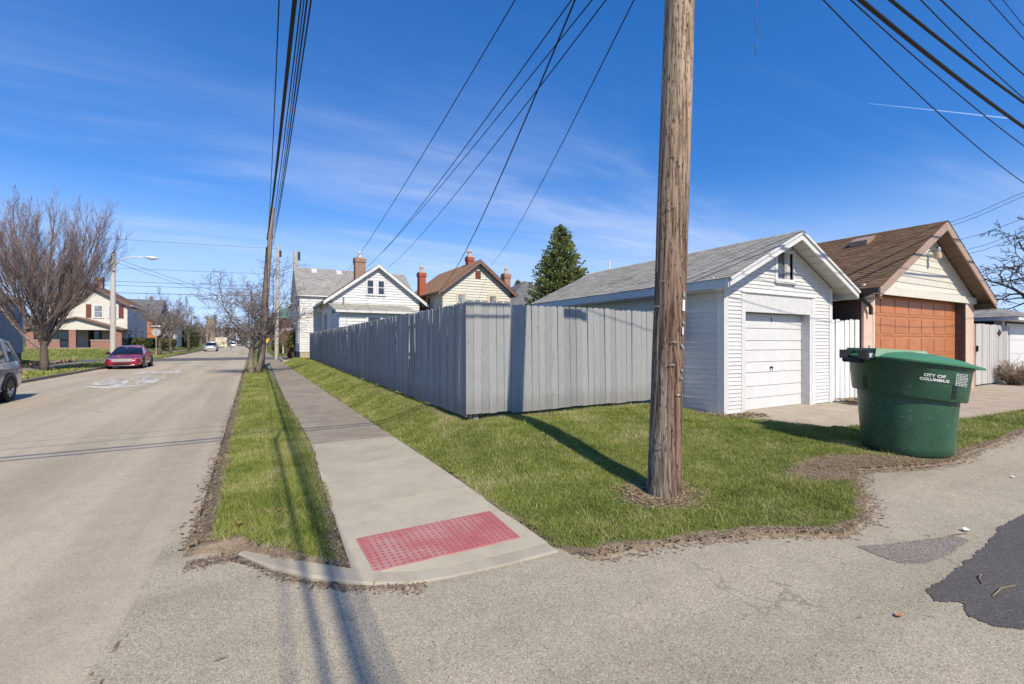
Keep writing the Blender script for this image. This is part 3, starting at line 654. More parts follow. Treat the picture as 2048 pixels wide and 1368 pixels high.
# ------------------------------------------------------------------ builders for buildings
UX, UY, UZ = Vector((1, 0, 0)), Vector((0, 1, 0)), Vector((0, 0, 1))
def lap_wall(parent, mat, o, u, n, z0, z1, ext, pitch, holes=(), separate=False, name='siding', th=.018, rs=1):
    """horizontal lapped boards; o = point at u=0,z=0; ext(z) -> (u0,u1)"""
    o = Vector(o); u = Vector(u); n = Vector(n); rg = random.Random(rs); J = MB(); k = 0; z = z0
    while z < z1 - .005:
        ze = min(z + pitch, z1); a0, a1 = ext(z); c0, c1 = ext(ze)
        if a1 - a0 > .01:
            segs = [(a0, a1, c0, c1)]
            for (h0, h1, hz0, hz1) in holes:
                if ze <= hz0 + .004 or z >= hz1 - .004: continue
                ns = []
                for s0, s1, t0, t1 in segs:
                    if h1 <= min(s0, t0) or h0 >= max(s1, t1): ns.append((s0, s1, t0, t1)); continue
                    if h0 > s0: ns.append((s0, h0, min(t0, h0), h0))
                    if h1 < s1: ns.append((h1, s1, h1, max(t1, h1)))
                segs = ns
            for s0, s1, t0, t1 in segs:
                if s1 - s0 < .008: continue
                jj = MB() if separate else J
                w = th * rg.uniform(.85, 1.15); e = .004; tt = rg.random(); dz = rg.uniform(-.002, .002)
                def P(uu, zz, d): return o + u * uu + n * d + UZ * zz
                ov = min(.012, pitch * .1)
                jj.hexa([P(s0, z - ov + dz, w), P(s1, z - ov + dz, w), P(s1, z - ov + dz, -.004), P(s0, z - ov + dz, -.004), P(t0, ze, e), P(max(t1, t0 + .002), ze, e), P(max(t1, t0 + .002), ze, -.004), P(t0, ze, -.004)], tt)
                if separate: jj.build(name + '_board', 'white_peeling' if (mat == 'white_paint' and rg.random() < (.55 if z < .6 else .14)) else mat, parent)
        z = ze
    if not separate and J.v: return J.build(name, mat, parent)
def shingles(parent, mat, e0, e1, r0, r1, course=.14, tab=.30, rs=1, lift=.012, name='shingles', ridge_up=True):
    e0, e1, r0, r1 = (Vector(p) for p in (e0, e1, r0, r1)); n = (e1 - e0).cross(((r0 + r1) / 2) - e0).normalized()
    if n.z < 0: n = -n
    rg = random.Random(rs); b = MB(); nc = max(1, round(((r0 + r1) / 2 - (e0 + e1) / 2).length / course))
    for k in range(nc):
        t0 = k / nc; t1 = min(1, (k + 1.15) / nc)
        A0 = e0.lerp(r0, t0); A1 = e1.lerp(r1, t0); B0 = e0.lerp(r0, t1); B1 = e1.lerp(r1, t1)
        W = (A1 - A0).length; nt_ = max(1, round(W / tab)); off = rg.random() if k % 2 else rg.random() * .5 + .5
        us = sorted(set([0.0] + [min(1, max(0, (i + off) / nt_)) for i in range(nt_)] + [1.0])); ct = rg.uniform(-.12, .12)
        for ua, ub in zip(us[:-1], us[1:]):
            if ub - ua < .002: continue
            g = min(.0025 / max(W, .1), (ub - ua) * .2); l = lift * rg.uniform(.7, 1.25)
            p = A0.lerp(A1, ua + g); q = A0.lerp(A1, ub - g); r = B0.lerp(B1, ub - g); s = B0.lerp(B1, ua + g); t = min(1, max(0, rg.gauss(.5, .22) + ct))
            b.mesh([p + n * l, q + n * l, r + n * .003, s + n * .003, p, q], [(0, 1, 2, 3), (4, 5, 1, 0)], t)
    return stuff(b.build(name, mat, parent, fixn=False))
def slab4(parent, name, mat, p, th):
    """roof deck: 4 corner points (eave0, eave1, ridge1, ridge0), thickness down"""
    P = [Vector(q) for q in p]; d = Vector((0, 0, -th)); b = MB(); b.hexa([q + d for q in P] + P); return b.build(name, mat, parent)
def bar(parent, name, mat, a, c, w, h, up=UZ, center=True):
    """rectangular bar from a to c; w sideways, h along up"""
    a = Vector(a); c = Vector(c); d = (c - a).normalized(); s = d.cross(Vector(up)).normalized(); t = s.cross(d).normalized(); b = MB()
    b.hexa([a - s * w / 2 - t * h / 2, a + s * w / 2 - t * h / 2, a + s * w / 2 + t * h / 2, a - s * w / 2 + t * h / 2, c - s * w / 2 - t * h / 2, c + s * w / 2 - t * h / 2, c + s * w / 2 + t * h / 2, c - s * w / 2 + t * h / 2])
    return b.build(name, mat, parent)
def window(parent, c, u, n, w, h, fr=.07, mat='trim_white', gl='glass_dark', rail=True, sill=True, muntin=0):
    """c = bottom centre on wall face"""
    c = Vector(c); u = Vector(u); n = Vector(n); b = MB(); d = .035
    def B(u0, u1, z0, z1, d0, d1): b.obox(c + u * u0 + UZ * z0 + n * d0, u, UZ, n, u1 - u0, z1 - z0, d1 - d0)
    B(-w / 2 - fr, -w / 2, -fr * .5, h + fr, 0, d); B(w / 2, w / 2 + fr, -fr * .5, h + fr, 0, d); B(-w / 2, w / 2, h, h + fr, 0, d + .002); B(-w / 2, w / 2, -fr * .5, 0, 0, d + .002)
    if rail: B(-w / 2, w / 2, h * .5 - .025, h * .5 + .025, .004, d - .008)
    s_ = .035; B(-w / 2, -w / 2 + s_, 0, h, .004, d - .012); B(w / 2 - s_, w / 2, 0, h, .004, d - .012); B(-w / 2 + s_, w / 2 - s_, 0, s_, .004, d - .012); B(-w / 2 + s_, w / 2 - s_, h - s_, h, .004, d - .012)
    f = b.build('window', mat, parent)
    g = MB(); g.obox(c + u * (-w / 2) - n * .002, u, UZ, n, w, h, .010); g.build('pane', gl, f)
    if sill: q = MB(); q.obox(c + u * (-w / 2 - fr - .03) + UZ * (-fr * .5 - .045), u, UZ, n, w + 2 * fr + .06, .043, d + .04); q.build('sill', mat, f)
    return f

# ------------------------------------------------------------------ picket fences
def picket_mesh(w=.138, h=1.83, t=.017, ear=.03, rs=0, bend=.0):
    b = MB(); o = [(-w / 2, 0), (w / 2, 0), (w / 2, h - ear), (w / 2 - ear, h), (-w / 2 + ear, h), (-w / 2, h - ear)]
    b.prism([(x, 0, z) for x, z in o], (0, t, 0))
    if bend: b.v = [(x, y + bend * (z / h) ** 2, z) for x, y, z in b.v]
    me = bpy.data.meshes.new('picket'); me.from_pydata(b.v, [], b.f)
    bm = bmesh.new(); bm.from_mesh(me); bmesh.ops.recalc_face_normals(bm, faces=bm.faces); bm.to_mesh(me); bm.free(); return me
def warped_picket(w, h, t, ear, tw, bd):
    b = MB(); rings = []
    for z in (0, h * .3, h * .6, h * .88, h - ear, h):
        a = R(tw) * math.sin(z / h * 2.6 + bd * 3); e_ = ear if z == h else 0; wl_ = w / 2 - e_; c, s = math.cos(a), math.sin(a); o = bd * .012 * math.sin(z / h * 3.1)
        rings.append([(x * c - y * s, x * s + y * c + o, z) for x, y in ((-wl_, 0), (wl_, 0), (wl_, t), (-wl_, t))])
    b.loft(rings); me = bpy.data.meshes.new('picket'); me.from_pydata(b.v, [], b.f)
    bm = bmesh.new(); bm.from_mesh(me); bmesh.ops.recalc_face_normals(bm, faces=bm.faces); bm.to_mesh(me); bm.free(); return me
def pickets(root, p0, p1, face_rot, meshes, mat, step, rs, yaw=1.5, lean=0, zfun=None, top=0, leanf=None, twist=None):
    rg = random.Random(rs); p0 = Vector(p0); p1 = Vector(p1); d = p1 - p0; n = int(d.length / step)
    for m in meshes:
        if not m.materials: m.materials.append(MATS[mat])
    for i in range(n):
        t = (i + .5) / n; p = p0 + d * t; p.z += rg.uniform(-.008, .008) + (zfun(t) if zfun else 0)
        o = link('picket', rg.choice(meshes), p, root); yw = yaw(t) if callable(yaw) else yaw
        o.rotation_euler = (R(rg.gauss(0, .12)), R(rg.gauss(0, .14) + (leanf(t) if leanf else 0)), face_rot + R(rg.gauss(0, yw)))
        nrm = Vector((math.sin(face_rot), -math.cos(face_rot), 0)); o.location += nrm * rg.uniform(-.002, .002)
FC = at(932, 834, D=7.35); FC.z = 0.40
FE = Vector((3.66, 36.4, .40)); FR = Vector((8.26, 6.95, .40))
pm = [picket_mesh(.137, 1.84, .017, .03), picket_mesh(.138, 1.845, .017, .028, bend=.01), picket_mesh(.136, 1.835, .017, .032, bend=-.012), picket_mesh(.139, 1.84, .017, .03, bend=.006)]
fs = thing('board_fence', 'long grey board fence in shade running beside the sidewalk', 'fence', (FC.x + .2, FC.y + .2, ground_z(FC.x + .2, 10)))
ang = math.atan2((FE - FC).y, (FE - FC).x)
sidep = FE + Vector((0, 0, 0)); side0 = FC + Vector((.005, .02, 0))
pms = [warped_picket(.1375 + .001 * (i % 3), 1.835 + .005 * (i % 4), .017, .03, (-1) ** i * (1.0 + 1.1 * i), math.sin(i * 2.1)) for i in range(7)] + pm
pickets(fs, sidep, side0, ang + math.pi, pms, 'fence_gray', .1378, 21, yaw=lambda t: 1.3, leanf=lambda t: .3)
ff = thing('board_fence', 'sunlit grey board fence facing the alley beside the white garage', 'fence', (5.5, 6.9, .36))
ang2 = math.atan2((FR - FC).y, (FR - FC).x)
def stepz(t): return .03 if t < .165 else [0, .0, .005, -.012, .0][min(4, int(t * 5))] + .012 * t
pickets(ff, FC, FR, ang2, pm, 'fence_gray', .1402, 22, yaw=.25, zfun=stepz, leanf=lambda t: -.2 - 1.1 * max(0, 1 - abs(t - .45) * 3))
def frail(root, a, c, off, z, name='rail', mat='fence_gray'):
    a = Vector(a); c = Vector(c); d = (c - a).normalized(); n = Vector((-d.y, d.x, 0)) * off; bar(root, name, mat, a + n + UZ * z, c + n + UZ * z, .038, .085)
for z in (.28, .92, 1.55): frail(fs, side0, FE, -.045, z); frail(ff, FC + Vector((.1, 0, 0)), FR, .045, z)
def post(root, p, h=2.0, w=.09, mat='fence_gray', name='post'):
    MB().box((p[0] - w / 2, p[1] - w / 2, p[2]), (p[0] + w / 2, p[1] + w / 2, p[2] + h)).build(name, mat, root)
for i in range(13):
    p = side0.lerp(FE, (i + .04) / 12.5); post(fs, (p.x + .13, p.y + .05, .22), 1.88)
for x in (3.2, 4.48, 5.86, 7.06, 8.05):
    p = FC.lerp(FR, (x - FC.x) / (FR.x - FC.x)); post(ff, (p.x, p.y + .13, .22), 1.88)

# ------------------------------------------------------------------ white garage
GL, GR, GF, GB, GZ0 = 8.30, 12.40, 5.98, 12.45, .09
GA = (GL + GR) / 2; EZ, AZ = 2.78, 4.0          # underside heights at wall / apex of roof deck top
pitch_ = (AZ - 2.83) / (GA - (GL - .40))
def rz(x): return AZ - abs(x - GA) * pitch_       # roof top surface
g = thing('garage', 'old white clapboard garage with white overhead door and grey shingle roof', 'garage', (GA, (GF + GB) / 2, GZ0))
def wt(x): return rz(x) - .10
MB().box((GL, GF + .02, GZ0), (GL + .1, GB, wt(GL))).build('side_wall', 'white_weathered', g)
MB().box((GR - .1, GF + .02, GZ0), (GR, GB, wt(GR))).build('side_wall', 'white_weathered', g)
MB().prism([(GL, GB - .1, GZ0), (GR, GB - .1, GZ0), (GR, GB - .1, wt(GR)), (GA, GB - .1, wt(GA)), (GL, GB - .1, wt(GL))], (0, .1, 0)).build('back_wall', 'white_weathered', g)
DX0, DX1, DZ1 = 9.0, 11.43, 2.24
WX0, WX1, WZ0, WZ1 = 10.13, 10.73, 2.98, 3.60
fb = MB(); y0 = GF
def fpoly(p): fb.prism([(x, y0, z) for x, z in p], (0, .1, 0))
fpoly([(GL + .1, GZ0), (DX0, GZ0), (DX0, wt(DX0)), (GL + .1, wt(GL + .1))]); fpoly([(DX1, GZ0), (GR - .1, GZ0), (GR - .1, wt(GR - .1)), (DX1, wt(DX1))])
fpoly([(DX0, DZ1), (WX0, DZ1), (WX0, wt(WX0)), (DX0, wt(DX0))]); fpoly([(WX1, DZ1), (DX1, DZ1), (DX1, wt(DX1)), (WX1, wt(WX1))]); fpoly([(WX0, DZ1), (WX1, DZ1), (WX1, WZ0), (WX0, WZ0)])
fpoly([(WX0, WZ1), (WX1, WZ1), (WX1, wt(WX1)), (GA, wt(GA)), (WX0, wt(WX0))])
fb.build('front_wall', 'white_paint', g)
# lapped boards: front, then the weathered side
hx = [(DX0 - .15, DX1 + .21, 0, 2.66), (WX0 - .09, WX1 + .05, WZ0 - .10, WZ1 + .08)]
def gext(z):
    k = (wt(GA) - z) / pitch_
    return (max(GL + .10, GA - k) - 0, min(GR - .12, GA + k))
lap_wall(g, 'white_paint', (0, GF, 0), UX, -UY, GZ0 + .06, wt(GA) - .02, gext, .0815, hx, True, 'siding', .025, 3)
lap_wall(g, 'white_weathered', (GL, 0, 0), -UY, -UX, GZ0 + .10, wt(GL) - .02, lambda z: (-GB, -GF - .14), .108, (), True, 'siding', .023, 4)
for (x, y, w_, d_, nx) in ((GL - .030, GF - .032, .13, .030, 0), (GR - .125, GF - .032, .135, .030, 0)):
    MB().box((x, y, GZ0), (x + w_, y + d_, wt(GL if nx == 0 else GR) - .01)).build('corner_board', 'white_paint', g)
MB().box((GL - .031, GF - .001, GZ0), (GL - .001, GF + .13, wt(GL) - .02)).build('corner_board', 'white_weathered', g)
MB().box((GL + .01, GF + .13, GZ0 - .06), (GR, GB, GZ0)).build('foundation', 'concrete_old', g)
# door frame
MB().box((DX0 - .15, GF - .026, GZ0), (DX0 - .02, GF, 2.64)).build('door_casing', 'white_paint', g)
MB().box((DX1 + .08, GF - .026, GZ0), (DX1 + .21, GF, 2.64)).build('door_casing', 'white_paint', g)
MB().box((DX0 - .018, GF - .022, DZ1), (DX1 + .078, GF, 2.60)).build('header_board', 'white_paint', g)
MB().box((DX0 - .16, GF - .05, 2.641), (DX1 + .22, GF, 2.665)).build('drip_cap', 'white_paint', g)
MB().box((DX1 - .004, GF - .02, GZ0), (DX1 + .078, GF + .34, DZ1 - .002)).build('door_jamb', 'white_paint', g)
MB().box((DX0 - .06, GF + .1, GZ0), (DX0, GF + .34, DZ1 - .002)).build('door_jamb', 'white_paint', g)
gd = MB().box((DX0 + .003, GF + .20, GZ0 + .03), (DX1 - .006, GF + .23, DZ1)).build('garage_door', 'door_white', g)
zs = [GZ0 + .03, .37, .63, .93, 1.16, 1.42, 1.63, 1.90, 2.235]
for a, c in zip(zs[:-1], zs[1:]):
    pbx = MB(); x0, x1 = DX0 + .006, DX1 - .009; yy = GF + .20
    pbx.hexa([(x0, yy - .026, a + .008), (x1, yy - .026, a + .008), (x1, yy, a + .008), (x0, yy, a + .008), (x0, yy - .018, c - .008), (x1, yy - .018, c - .008), (x1, yy, c), (x0, yy, c)])
    pbx.build('panel', 'door_white', gd)
hb = MB(); hb.tube([(10.18, GF + .17, 1.03), (10.18, GF + .12, 1.03)], .022, 8).tube([(10.18, GF + .13, 1.03), (10.185, GF + .125, .95)], .008, 6); hb.build('handle', 'black_metal', gd)
MB().tube([(10.22, GF + .175, 2.16), (10.22, GF + .165, 2.05)], .008, 6).build('cord', 'black_metal', gd)
# attic window, dark and broken
wf = MB()
for a, c in (((WX0 - .09, WZ0 - .03), (WX0, WZ1 + .07)), ((WX1, WZ0 - .03), (WX1 + .05, WZ1 + .07)), ((WX0, WZ1), (WX1, WZ1 + .07)), ((WX0, WZ0 - .03), (WX1, WZ0 + .03))):
    wf.box((a[0], GF - .03, a[1]), (c[0], GF + .05, c[1]))
wfo = wf.build('window', 'white_peeling', g)
MB().box((WX0 - .13, GF - .07, WZ0 - .075), (WX1 + .09, GF, WZ0 - .031)).build('sill', 'white_peeling', wfo)
MB().box((WX0 + .02, GF + .04, WZ0 + .03), (WX0 + .34, GF + .05, WZ1)).build('pane', 'glass_curtain', wfo)
MB().box((WX0 + .36, GF - .01, WZ0 + .031), (WX0 + .50, GF + .04, WZ1 - .002)).build('casing_board', 'wood_gray', wfo)
MB().box((WX0 + .335, GF + .01, WZ0 + .031), (WX0 + .358, GF + .05, WZ1 - .002)).build('sash_bar', 'white_peeling', wfo)
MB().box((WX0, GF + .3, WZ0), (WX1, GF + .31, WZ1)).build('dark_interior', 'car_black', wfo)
# roof
RF, RB = GF - .42, GB + .28
xl, xr = GL - .40, GR + .40
roofm = MB(); th = .035
roofm.hexa([(xl, RF, rz(xl) - th), (GA, RF, AZ - th), (GA, RB, AZ - th), (xl, RB, rz(xl) - th), (xl, RF, rz(xl)), (GA, RF, AZ), (GA, RB, AZ), (xl, RB, rz(xl))])
roofm.hexa([(GA, RF, AZ - th), (xr, RF, rz(xr) - th), (xr, RB, rz(xr) - th), (GA, RB, AZ - th), (GA, RF, AZ), (xr, RF, rz(xr)), (xr, RB, rz(xr)), (GA, RB, AZ)])
roof = roofm.build('roof', 'white_paint', g)
shingles(roof, 'roof_gray', (xl - .02, RB + .01, rz(xl) - .006), (xl - .02, RF - .02, rz(xl) - .006), (GA, RB + .01, AZ + .002), (GA, RF - .02, AZ + .002), .127, .3, 5)
shingles(roof, 'roof_gray', (xr + .02, RF - .02, rz(xr) - .006), (xr + .02, RB + .01, rz(xr) - .006), (GA, RF - .02, AZ + .002), (GA, RB + .01, AZ + .002), .127, .3, 6)
rc = MB(); k = RF - .02
while k < RB:
    rc.hexa([(GA - .13, k, AZ - .13 * pitch_ + .004), (GA, k, AZ + .008), (GA, k + .3, AZ + .004), (GA - .13, k + .3, AZ - .13 * pitch_), (GA - .13, k, AZ - .13 * pitch_ + .018), (GA, k, AZ + .024), (GA, k + .3, AZ + .012), (GA - .13, k + .3, AZ - .13 * pitch_ + .008)], random.random())
    rc.hexa([(GA, k, AZ + .006), (GA + .13, k, AZ - .13 * pitch_ + .004), (GA + .13, k + .3, AZ - .13 * pitch_), (GA, k + .3, AZ + .004), (GA, k, AZ + .024), (GA + .13, k, AZ - .13 * pitch_ + .018), (GA + .13, k + .3, AZ - .13 * pitch_ + .008), (GA, k + .3, AZ + .012)], random.random()); k += .28
rc.build('ridge_cap', 'roof_gray', roof)
def barge(x_e, sgn, mat, y, d, wd, par, nm='barge_board', rzf=None, xa=None, top=.012):
    rzf = rzf or rz; xa = GA if xa is None else xa
    b = MB(); b.prism([(x_e, y, rzf(x_e) - top - wd), (xa, y, rzf(xa) - top - wd * 1.12), (xa, y, rzf(xa) - top), (x_e, y, rzf(x_e) - top)], (0, d, 0)); return b.build(nm, mat, par)
barge(xl, -1, 'white_peeling', RF - .012, .03, .155, roof); barge(xr, 1, 'white_peeling', RF - .012, .03, .155, roof)
bar(roof, 'rake_trim', 'white_peeling', (xl - .01, RF - .03, rz(xl) - .03), (GA - .002, RF - .03, AZ - .028), .03, .05); bar(roof, 'rake_trim', 'white_peeling', (GA + .002, RF - .03, AZ - .028), (xr + .01, RF - .03, rz(xr) - .03), .03, .05)
MB().box((xl - .02, RF + .02, rz(xl) - .185), (xl + .006, RB - .01, rz(xl) - .038)).build('fascia', 'white_peeling', roof)
MB().box((xr - .006, RF + .02, rz(xr) - .185), (xr + .02, RB - .01, rz(xr) - .038)).build('fascia', 'white_peeling', roof)
for s in (-1, 1):     # soffit boards under the rake overhang, visible as separate planks
    for i in range(9):
        a = i / 9; c = (i + .93) / 9; xa, xb = GA + s * (xr - GA) * a, GA + s * (xr - GA) * c
        q = MB(); q.hexa([(xa, RF + .02, rz(xa) - th - .018), (xb, RF + .02, rz(xb) - th - .018), (xb, GF - .002, rz(xb) - th - .018), (xa, GF - .002, rz(xa) - th - .018), (xa, RF + .02, rz(xa) - th - .002), (xb, RF + .02, rz(xb) - th - .002), (xb, GF - .002, rz(xb) - th - .002), (xa, GF - .002, rz(xa) - th - .002)]); q.build('soffit_board', 'white_paint', roof)
for s in (GL - .38, GR + .02): MB().box((s, GF - .002, rz(xl) - .20), (s + .36, RB - .02, rz(xl) - .188)).build('soffit', 'white_weathered', roof)
MB().box((GL - .36, GF - .02, rz(xl) - .19), (GL - .03, GF - .003, wt(GL) - .03)).build('eave_return', 'white_paint', roof)
# vent pipe and white stack seen over the far end of the ridge
vt = MB(); vt.tube([(10.6, 12.0, rz(10.6) - .05), (10.6, 12.0, 4.35)], .03, 8); vt.build('vent_pipe', 'metal_white', roof)

# ------------------------------------------------------------------ white picket screen between the garages
wfc = thing('picket_fence', 'weathered white picket screen between the two garages', 'fence', (12.8, 5.82, .12))
wm = [picket_mesh(.118, 2.02, .018, .022), picket_mesh(.118, 2.0, .018, .022, bend=.01)]
pickets(wfc, (12.43, 6.01, .14), (13.18, 5.70, .14), math.atan2(-.31, .75), wm, 'fence_white', .116, 31, yaw=.8)
for z in (.5, 1.6): bar(wfc, 'rail', 'fence_white', (12.45, 6.06, z + .1), (13.19, 5.755, z + .1), .04, .09)

# ------------------------------------------------------------------ brown roofed garage with rust door
OL, OR, OF, OB, OZ0 = 13.2, 20.45, 5.62, 12.5, .09
OA = 16.95; OAZ = 5.0; OE = 3.97
og = thing('garage', 'garage with brown shingle roof, cream gable and rust red panelled door', 'garage', (OA, 9, OZ0))
op = (OAZ - 2.90) / OE
def orz(x): return OAZ - abs(x - OA) * op
def owt(x): return orz(x) - .12
ODX0, ODX1, ODZ = 13.74, 19.72, 2.84
MB().box((OL + .012, OF + .053, OZ0), (OL + .2, OB, owt(OL))).build('side_wall', 'dark_wall', og); MB().box((OR - .2, OF + .56, OZ0), (OR - .012, OB, owt(OR))).build('side_wall', 'pink_stucco', og)
MB().prism([(OL, OB - .2, OZ0), (OR, OB - .2, OZ0), (OR, OB - .2, owt(OR)), (OA, OB - .2, owt(OA)), (OL, OB - .2, owt(OL))], (0, .2, 0)).build('back_wall', 'dark_wall', og)
MB().box((OL, OF, OZ0), (ODX0 - .08, OF + .05, 2.86)).build('pier', 'pink_stucco', og); MB().box((ODX1 + .10, OF, OZ0), (OR, OF + .55, 2.86)).build('pier', 'pink_stucco', og)
MB().box((ODX0 - .079, OF - .012, OZ0), (ODX0, OF + .5, 2.86)).build('door_jamb', 'tan_light', og); MB().box((ODX1 + .03, OF - .012, OZ0), (ODX1 + .099, OF + .5, 2.86)).build('door_jamb', 'tan_light', og)
MB().box((ODX1, OF + .0, OZ0), (ODX1 + .029, OF + .5, 2.86)).build('door_reveal', 'dark_wall', og)
gm = MB(); gm.prism([(OL, OF + .02, 2.861), (OR, OF + .02, 2.861), (OR, OF + .02, owt(OR)), (OA, OF + .02, owt(OA)), (OL, OF + .02, owt(OL))], (0, .15, 0)); gm.build('gable_wall', 'cream_vinyl', og)
lap_wall(og, 'cream_vinyl', (0, OF + .018, 0), UX, -UY, 3.05, owt(OA) - .02, lambda z: (max(OL + .02, OA - (owt(OA) - z) / op), min(OR - .02, OA + (owt(OA) - z) / op)), .185, (), True, 'siding', .022, 8)
MB().box((OL - .12, OF - .05, 2.83), (OR + .1, OF + .016, 3.035)).build('header_trim', 'cream_vinyl', og)
od = MB().box((ODX0, OF + .27, OZ0 + .02), (ODX1, OF + .31, 2.83)).build('garage_door', 'rust_door', og)
nc, nr = 7, 5; pw = (ODX1 - ODX0) / nc; zs = [OZ0 + .03 + i * (2.83 - OZ0) / nr for i in range(nr + 1)]
for r_ in range(nr):
    MB().box((ODX0 + .004, OF + .242, zs[r_] + .005), (ODX1 - .004, OF + .269, zs[r_ + 1] - .005)).build('section', 'rust_door', od)
    for c_ in range(nc):
        x0 = ODX0 + c_ * pw + .07; x1 = ODX0 + (c_ + 1) * pw - .07; z0_ = zs[r_] + .085; z1_ = zs[r_ + 1] - .07; y = OF + .242; q = MB()
        q.hexa([(x0, y - .010, z0_), (x1, y - .010, z0_), (x1, y - .001, z0_ - .02), (x0, y - .001, z0_ - .02), (x0, y - .010, z1_), (x1, y - .010, z1_), (x1, y - .001, z1_ + .02), (x0, y - .001, z1_ + .02)], .5)
        q.build('panel', 'rust_door', od)
ORF, ORB = OF - .42, OB + .3; oxl, oxr = OA - OE, OA + OE
rm_ = MB(); th = .04
rm_.hexa([(oxl, ORF, orz(oxl) - th), (OA, ORF, OAZ - th), (OA, ORB, OAZ - th), (oxl, ORB, orz(oxl) - th), (oxl, ORF, orz(oxl)), (OA, ORF, OAZ), (OA, ORB, OAZ), (oxl, ORB, orz(oxl))])
rm_.hexa([(OA, ORF, OAZ - th), (oxr, ORF, orz(oxr) - th), (oxr, ORB, orz(oxr) - th), (OA, ORB, OAZ - th), (OA, ORF, OAZ), (oxr, ORF, orz(oxr)), (oxr, ORB, orz(oxr)), (OA, ORB, OAZ)])
oroof = rm_.build('roof', 'soffit_brown', og)
shingles(oroof, 'roof_brown', (oxl - .02, ORB, orz(oxl) - .006), (oxl - .02, ORF - .03, orz(oxl) - .006), (OA, ORB, OAZ + .002), (OA, ORF - .03, OAZ + .002), .14, .26, 15, .016)
shingles(oroof, 'roof_brown', (oxr + .02, ORF - .03, orz(oxr) - .006), (oxr + .02, ORB, orz(oxr) - .006), (OA, ORF - .03, OAZ + .002), (OA, ORB, OAZ + .002), .14, .26, 16, .016)
for xe in (oxl, oxr): barge(xe, 1, 'trim_tan', ORF - .015, .035, .22, oroof, rzf=orz, xa=OA)
for s in (-1, 1):
    for i in range(8):
        xa, xb = OA + s * OE * i / 8, OA + s * OE * (i + .97) / 8; q = MB(); y0, y1 = ORF + .021, OF - .006
        q.hexa([(xa, y0, orz(xa) - th - .016), (xb, y0, orz(xb) - th - .016), (xb, y1, orz(xb) - th - .016), (xa, y1, orz(xa) - th - .016), (xa, y0, orz(xa) - th - .002), (xb, y0, orz(xb) - th - .002), (xb, y1, orz(xb) - th - .002), (xa, y1, orz(xa) - th - .002)]); q.build('soffit_board', 'soffit_brown', oroof)
MB().box((oxl - .13, ORF - .02, orz(oxl) - .13), (oxl - .022, ORB, orz(oxl) - .012)).build('gutter', 'gutter_dark', oroof)
MB().box((oxl, ORF + .02, orz(oxl) - .25), (OL - .002, ORB, orz(oxl) - .235)).build('soffit', 'soffit_brown', oroof)
MB().box((OR + .002, ORF + .02, orz(oxr) - .25), (oxr, ORB, orz(oxr) - .235)).build('soffit', 'soffit_brown', oroof)
MB().box((oxr - .003, ORF + .02, orz(oxr) - .24), (oxr + .02, ORB, orz(oxr) - .03)).build('fascia', 'trim_tan', oroof)
MB().tube([(oxl - .07, ORF + .12, orz(oxl) - .1), (oxl - .05, OF - .05, 2.68), (OL + .06, OF - .10, 2.50), (OL + .14, OF - .09, 2.44), (OL + .16, OF - .08, 2.28)], .042, 8).build('downspout', 'gutter_dark', oroof)
rv = at(1733, 480, D=12.9); vx = 16.2; vy = 6.95; vz = orz(vx)
MB().hexa([(vx - .22, vy - .22, vz - .10), (vx + .22, vy - .22, vz + .08), (vx + .22, vy + .22, vz + .08), (vx - .22, vy + .22, vz - .10), (vx - .25, vy - .25, vz + .05), (vx + .25, vy - .25, vz + .23), (vx + .25, vy + .25, vz + .23), (vx - .25, vy + .25, vz + .05)]).build('roof_vent', 'trim_tan', oroof)
lt = MB().box((OA - .02, OF - .28, 4.18), (OA + .02, OF + .0, 4.22)).build('lamp', 'metal_gray', og)
MB().lathe((OA, OF - .22, 3.95), [(.05, 0), (.085, .03), (.085, .16), (.05, .2)], 12).build('lamp_shade', 'terracotta', lt); MB().lathe((OA, OF - .22, 4.15), [(.06, 0), (.07, .1), (.03, .16)], 12).build('photocell', 'metal_gray', lt)
MB().box((13.42, OF - .02, 1.30), (13.48, OF, 1.52)).build('hinge_plate', 'metal_gray', og)

# ------------------------------------------------------------------ gate, navy garage
gt = thing('wooden_gate', 'weathered grey board gate with black hinges beside the brown roofed garage', 'gate', (22, 5.75, .12))
tm = [picket_mesh(.205, 2.04, .02, .004), picket_mesh(.185, 2.03, .02, .004), picket_mesh(.215, 2.05, .02, .004)]
pickets(gt, (21.0, 5.72, .17), (23.35, 5.72, .17), 0, tm, 'wood_gray', .205, 41, yaw=.8)
for z in (.5, 1.75): bar(gt, 'rail', 'wood_gray', (21.0, 5.77, z + .1), (23.35, 5.77, z + .1), .04, .09)
def diamond(p, s):
    b = MB(); b.prism([(p[0] - s * 1.6, p[1], p[2]), (p[0] - s * .4, p[1], p[2] - s * .45), (p[0], p[1], p[2] - s), (p[0] + s * .4, p[1], p[2] - s * .45), (p[0] + s * 1.6, p[1], p[2]), (p[0] + s * .4, p[1], p[2] + s * .45), (p[0], p[1], p[2] + s), (p[0] - s * .4, p[1], p[2] + s * .45)], (0, -.012, 0)); b.build('hinge', 'black_metal', gt)
diamond((23.2, 5.70, 1.93), .13); diamond((23.2, 5.70, .68), .13)
MB().box((21.0, 5.67, 1.28), (21.08, 5.70, 1.48)).build('latch', 'black_metal', gt)
pt = thing('gate_post', 'pair of tan timber gate posts beside the weathered gate', 'post', (20.8, 5.75, .1))
post(pt, (20.62, 5.75, .1), 2.15, .12, 'wood_tan'); post(pt, (20.84, 5.76, .1), 2.12, .11, 'wood_tan')
pt2 = thing('board_screen', 'narrow pale board screen between gate and navy garage', 'fence', (23.8, 5.75, .1))
pickets(pt2, (23.37, 5.73, .16), (24.2, 5.73, .16), 0, [picket_mesh(.13, 2.03, .02, .01)], 'wood_gray', .138, 43)
NL = 24.25; NFY = 5.9
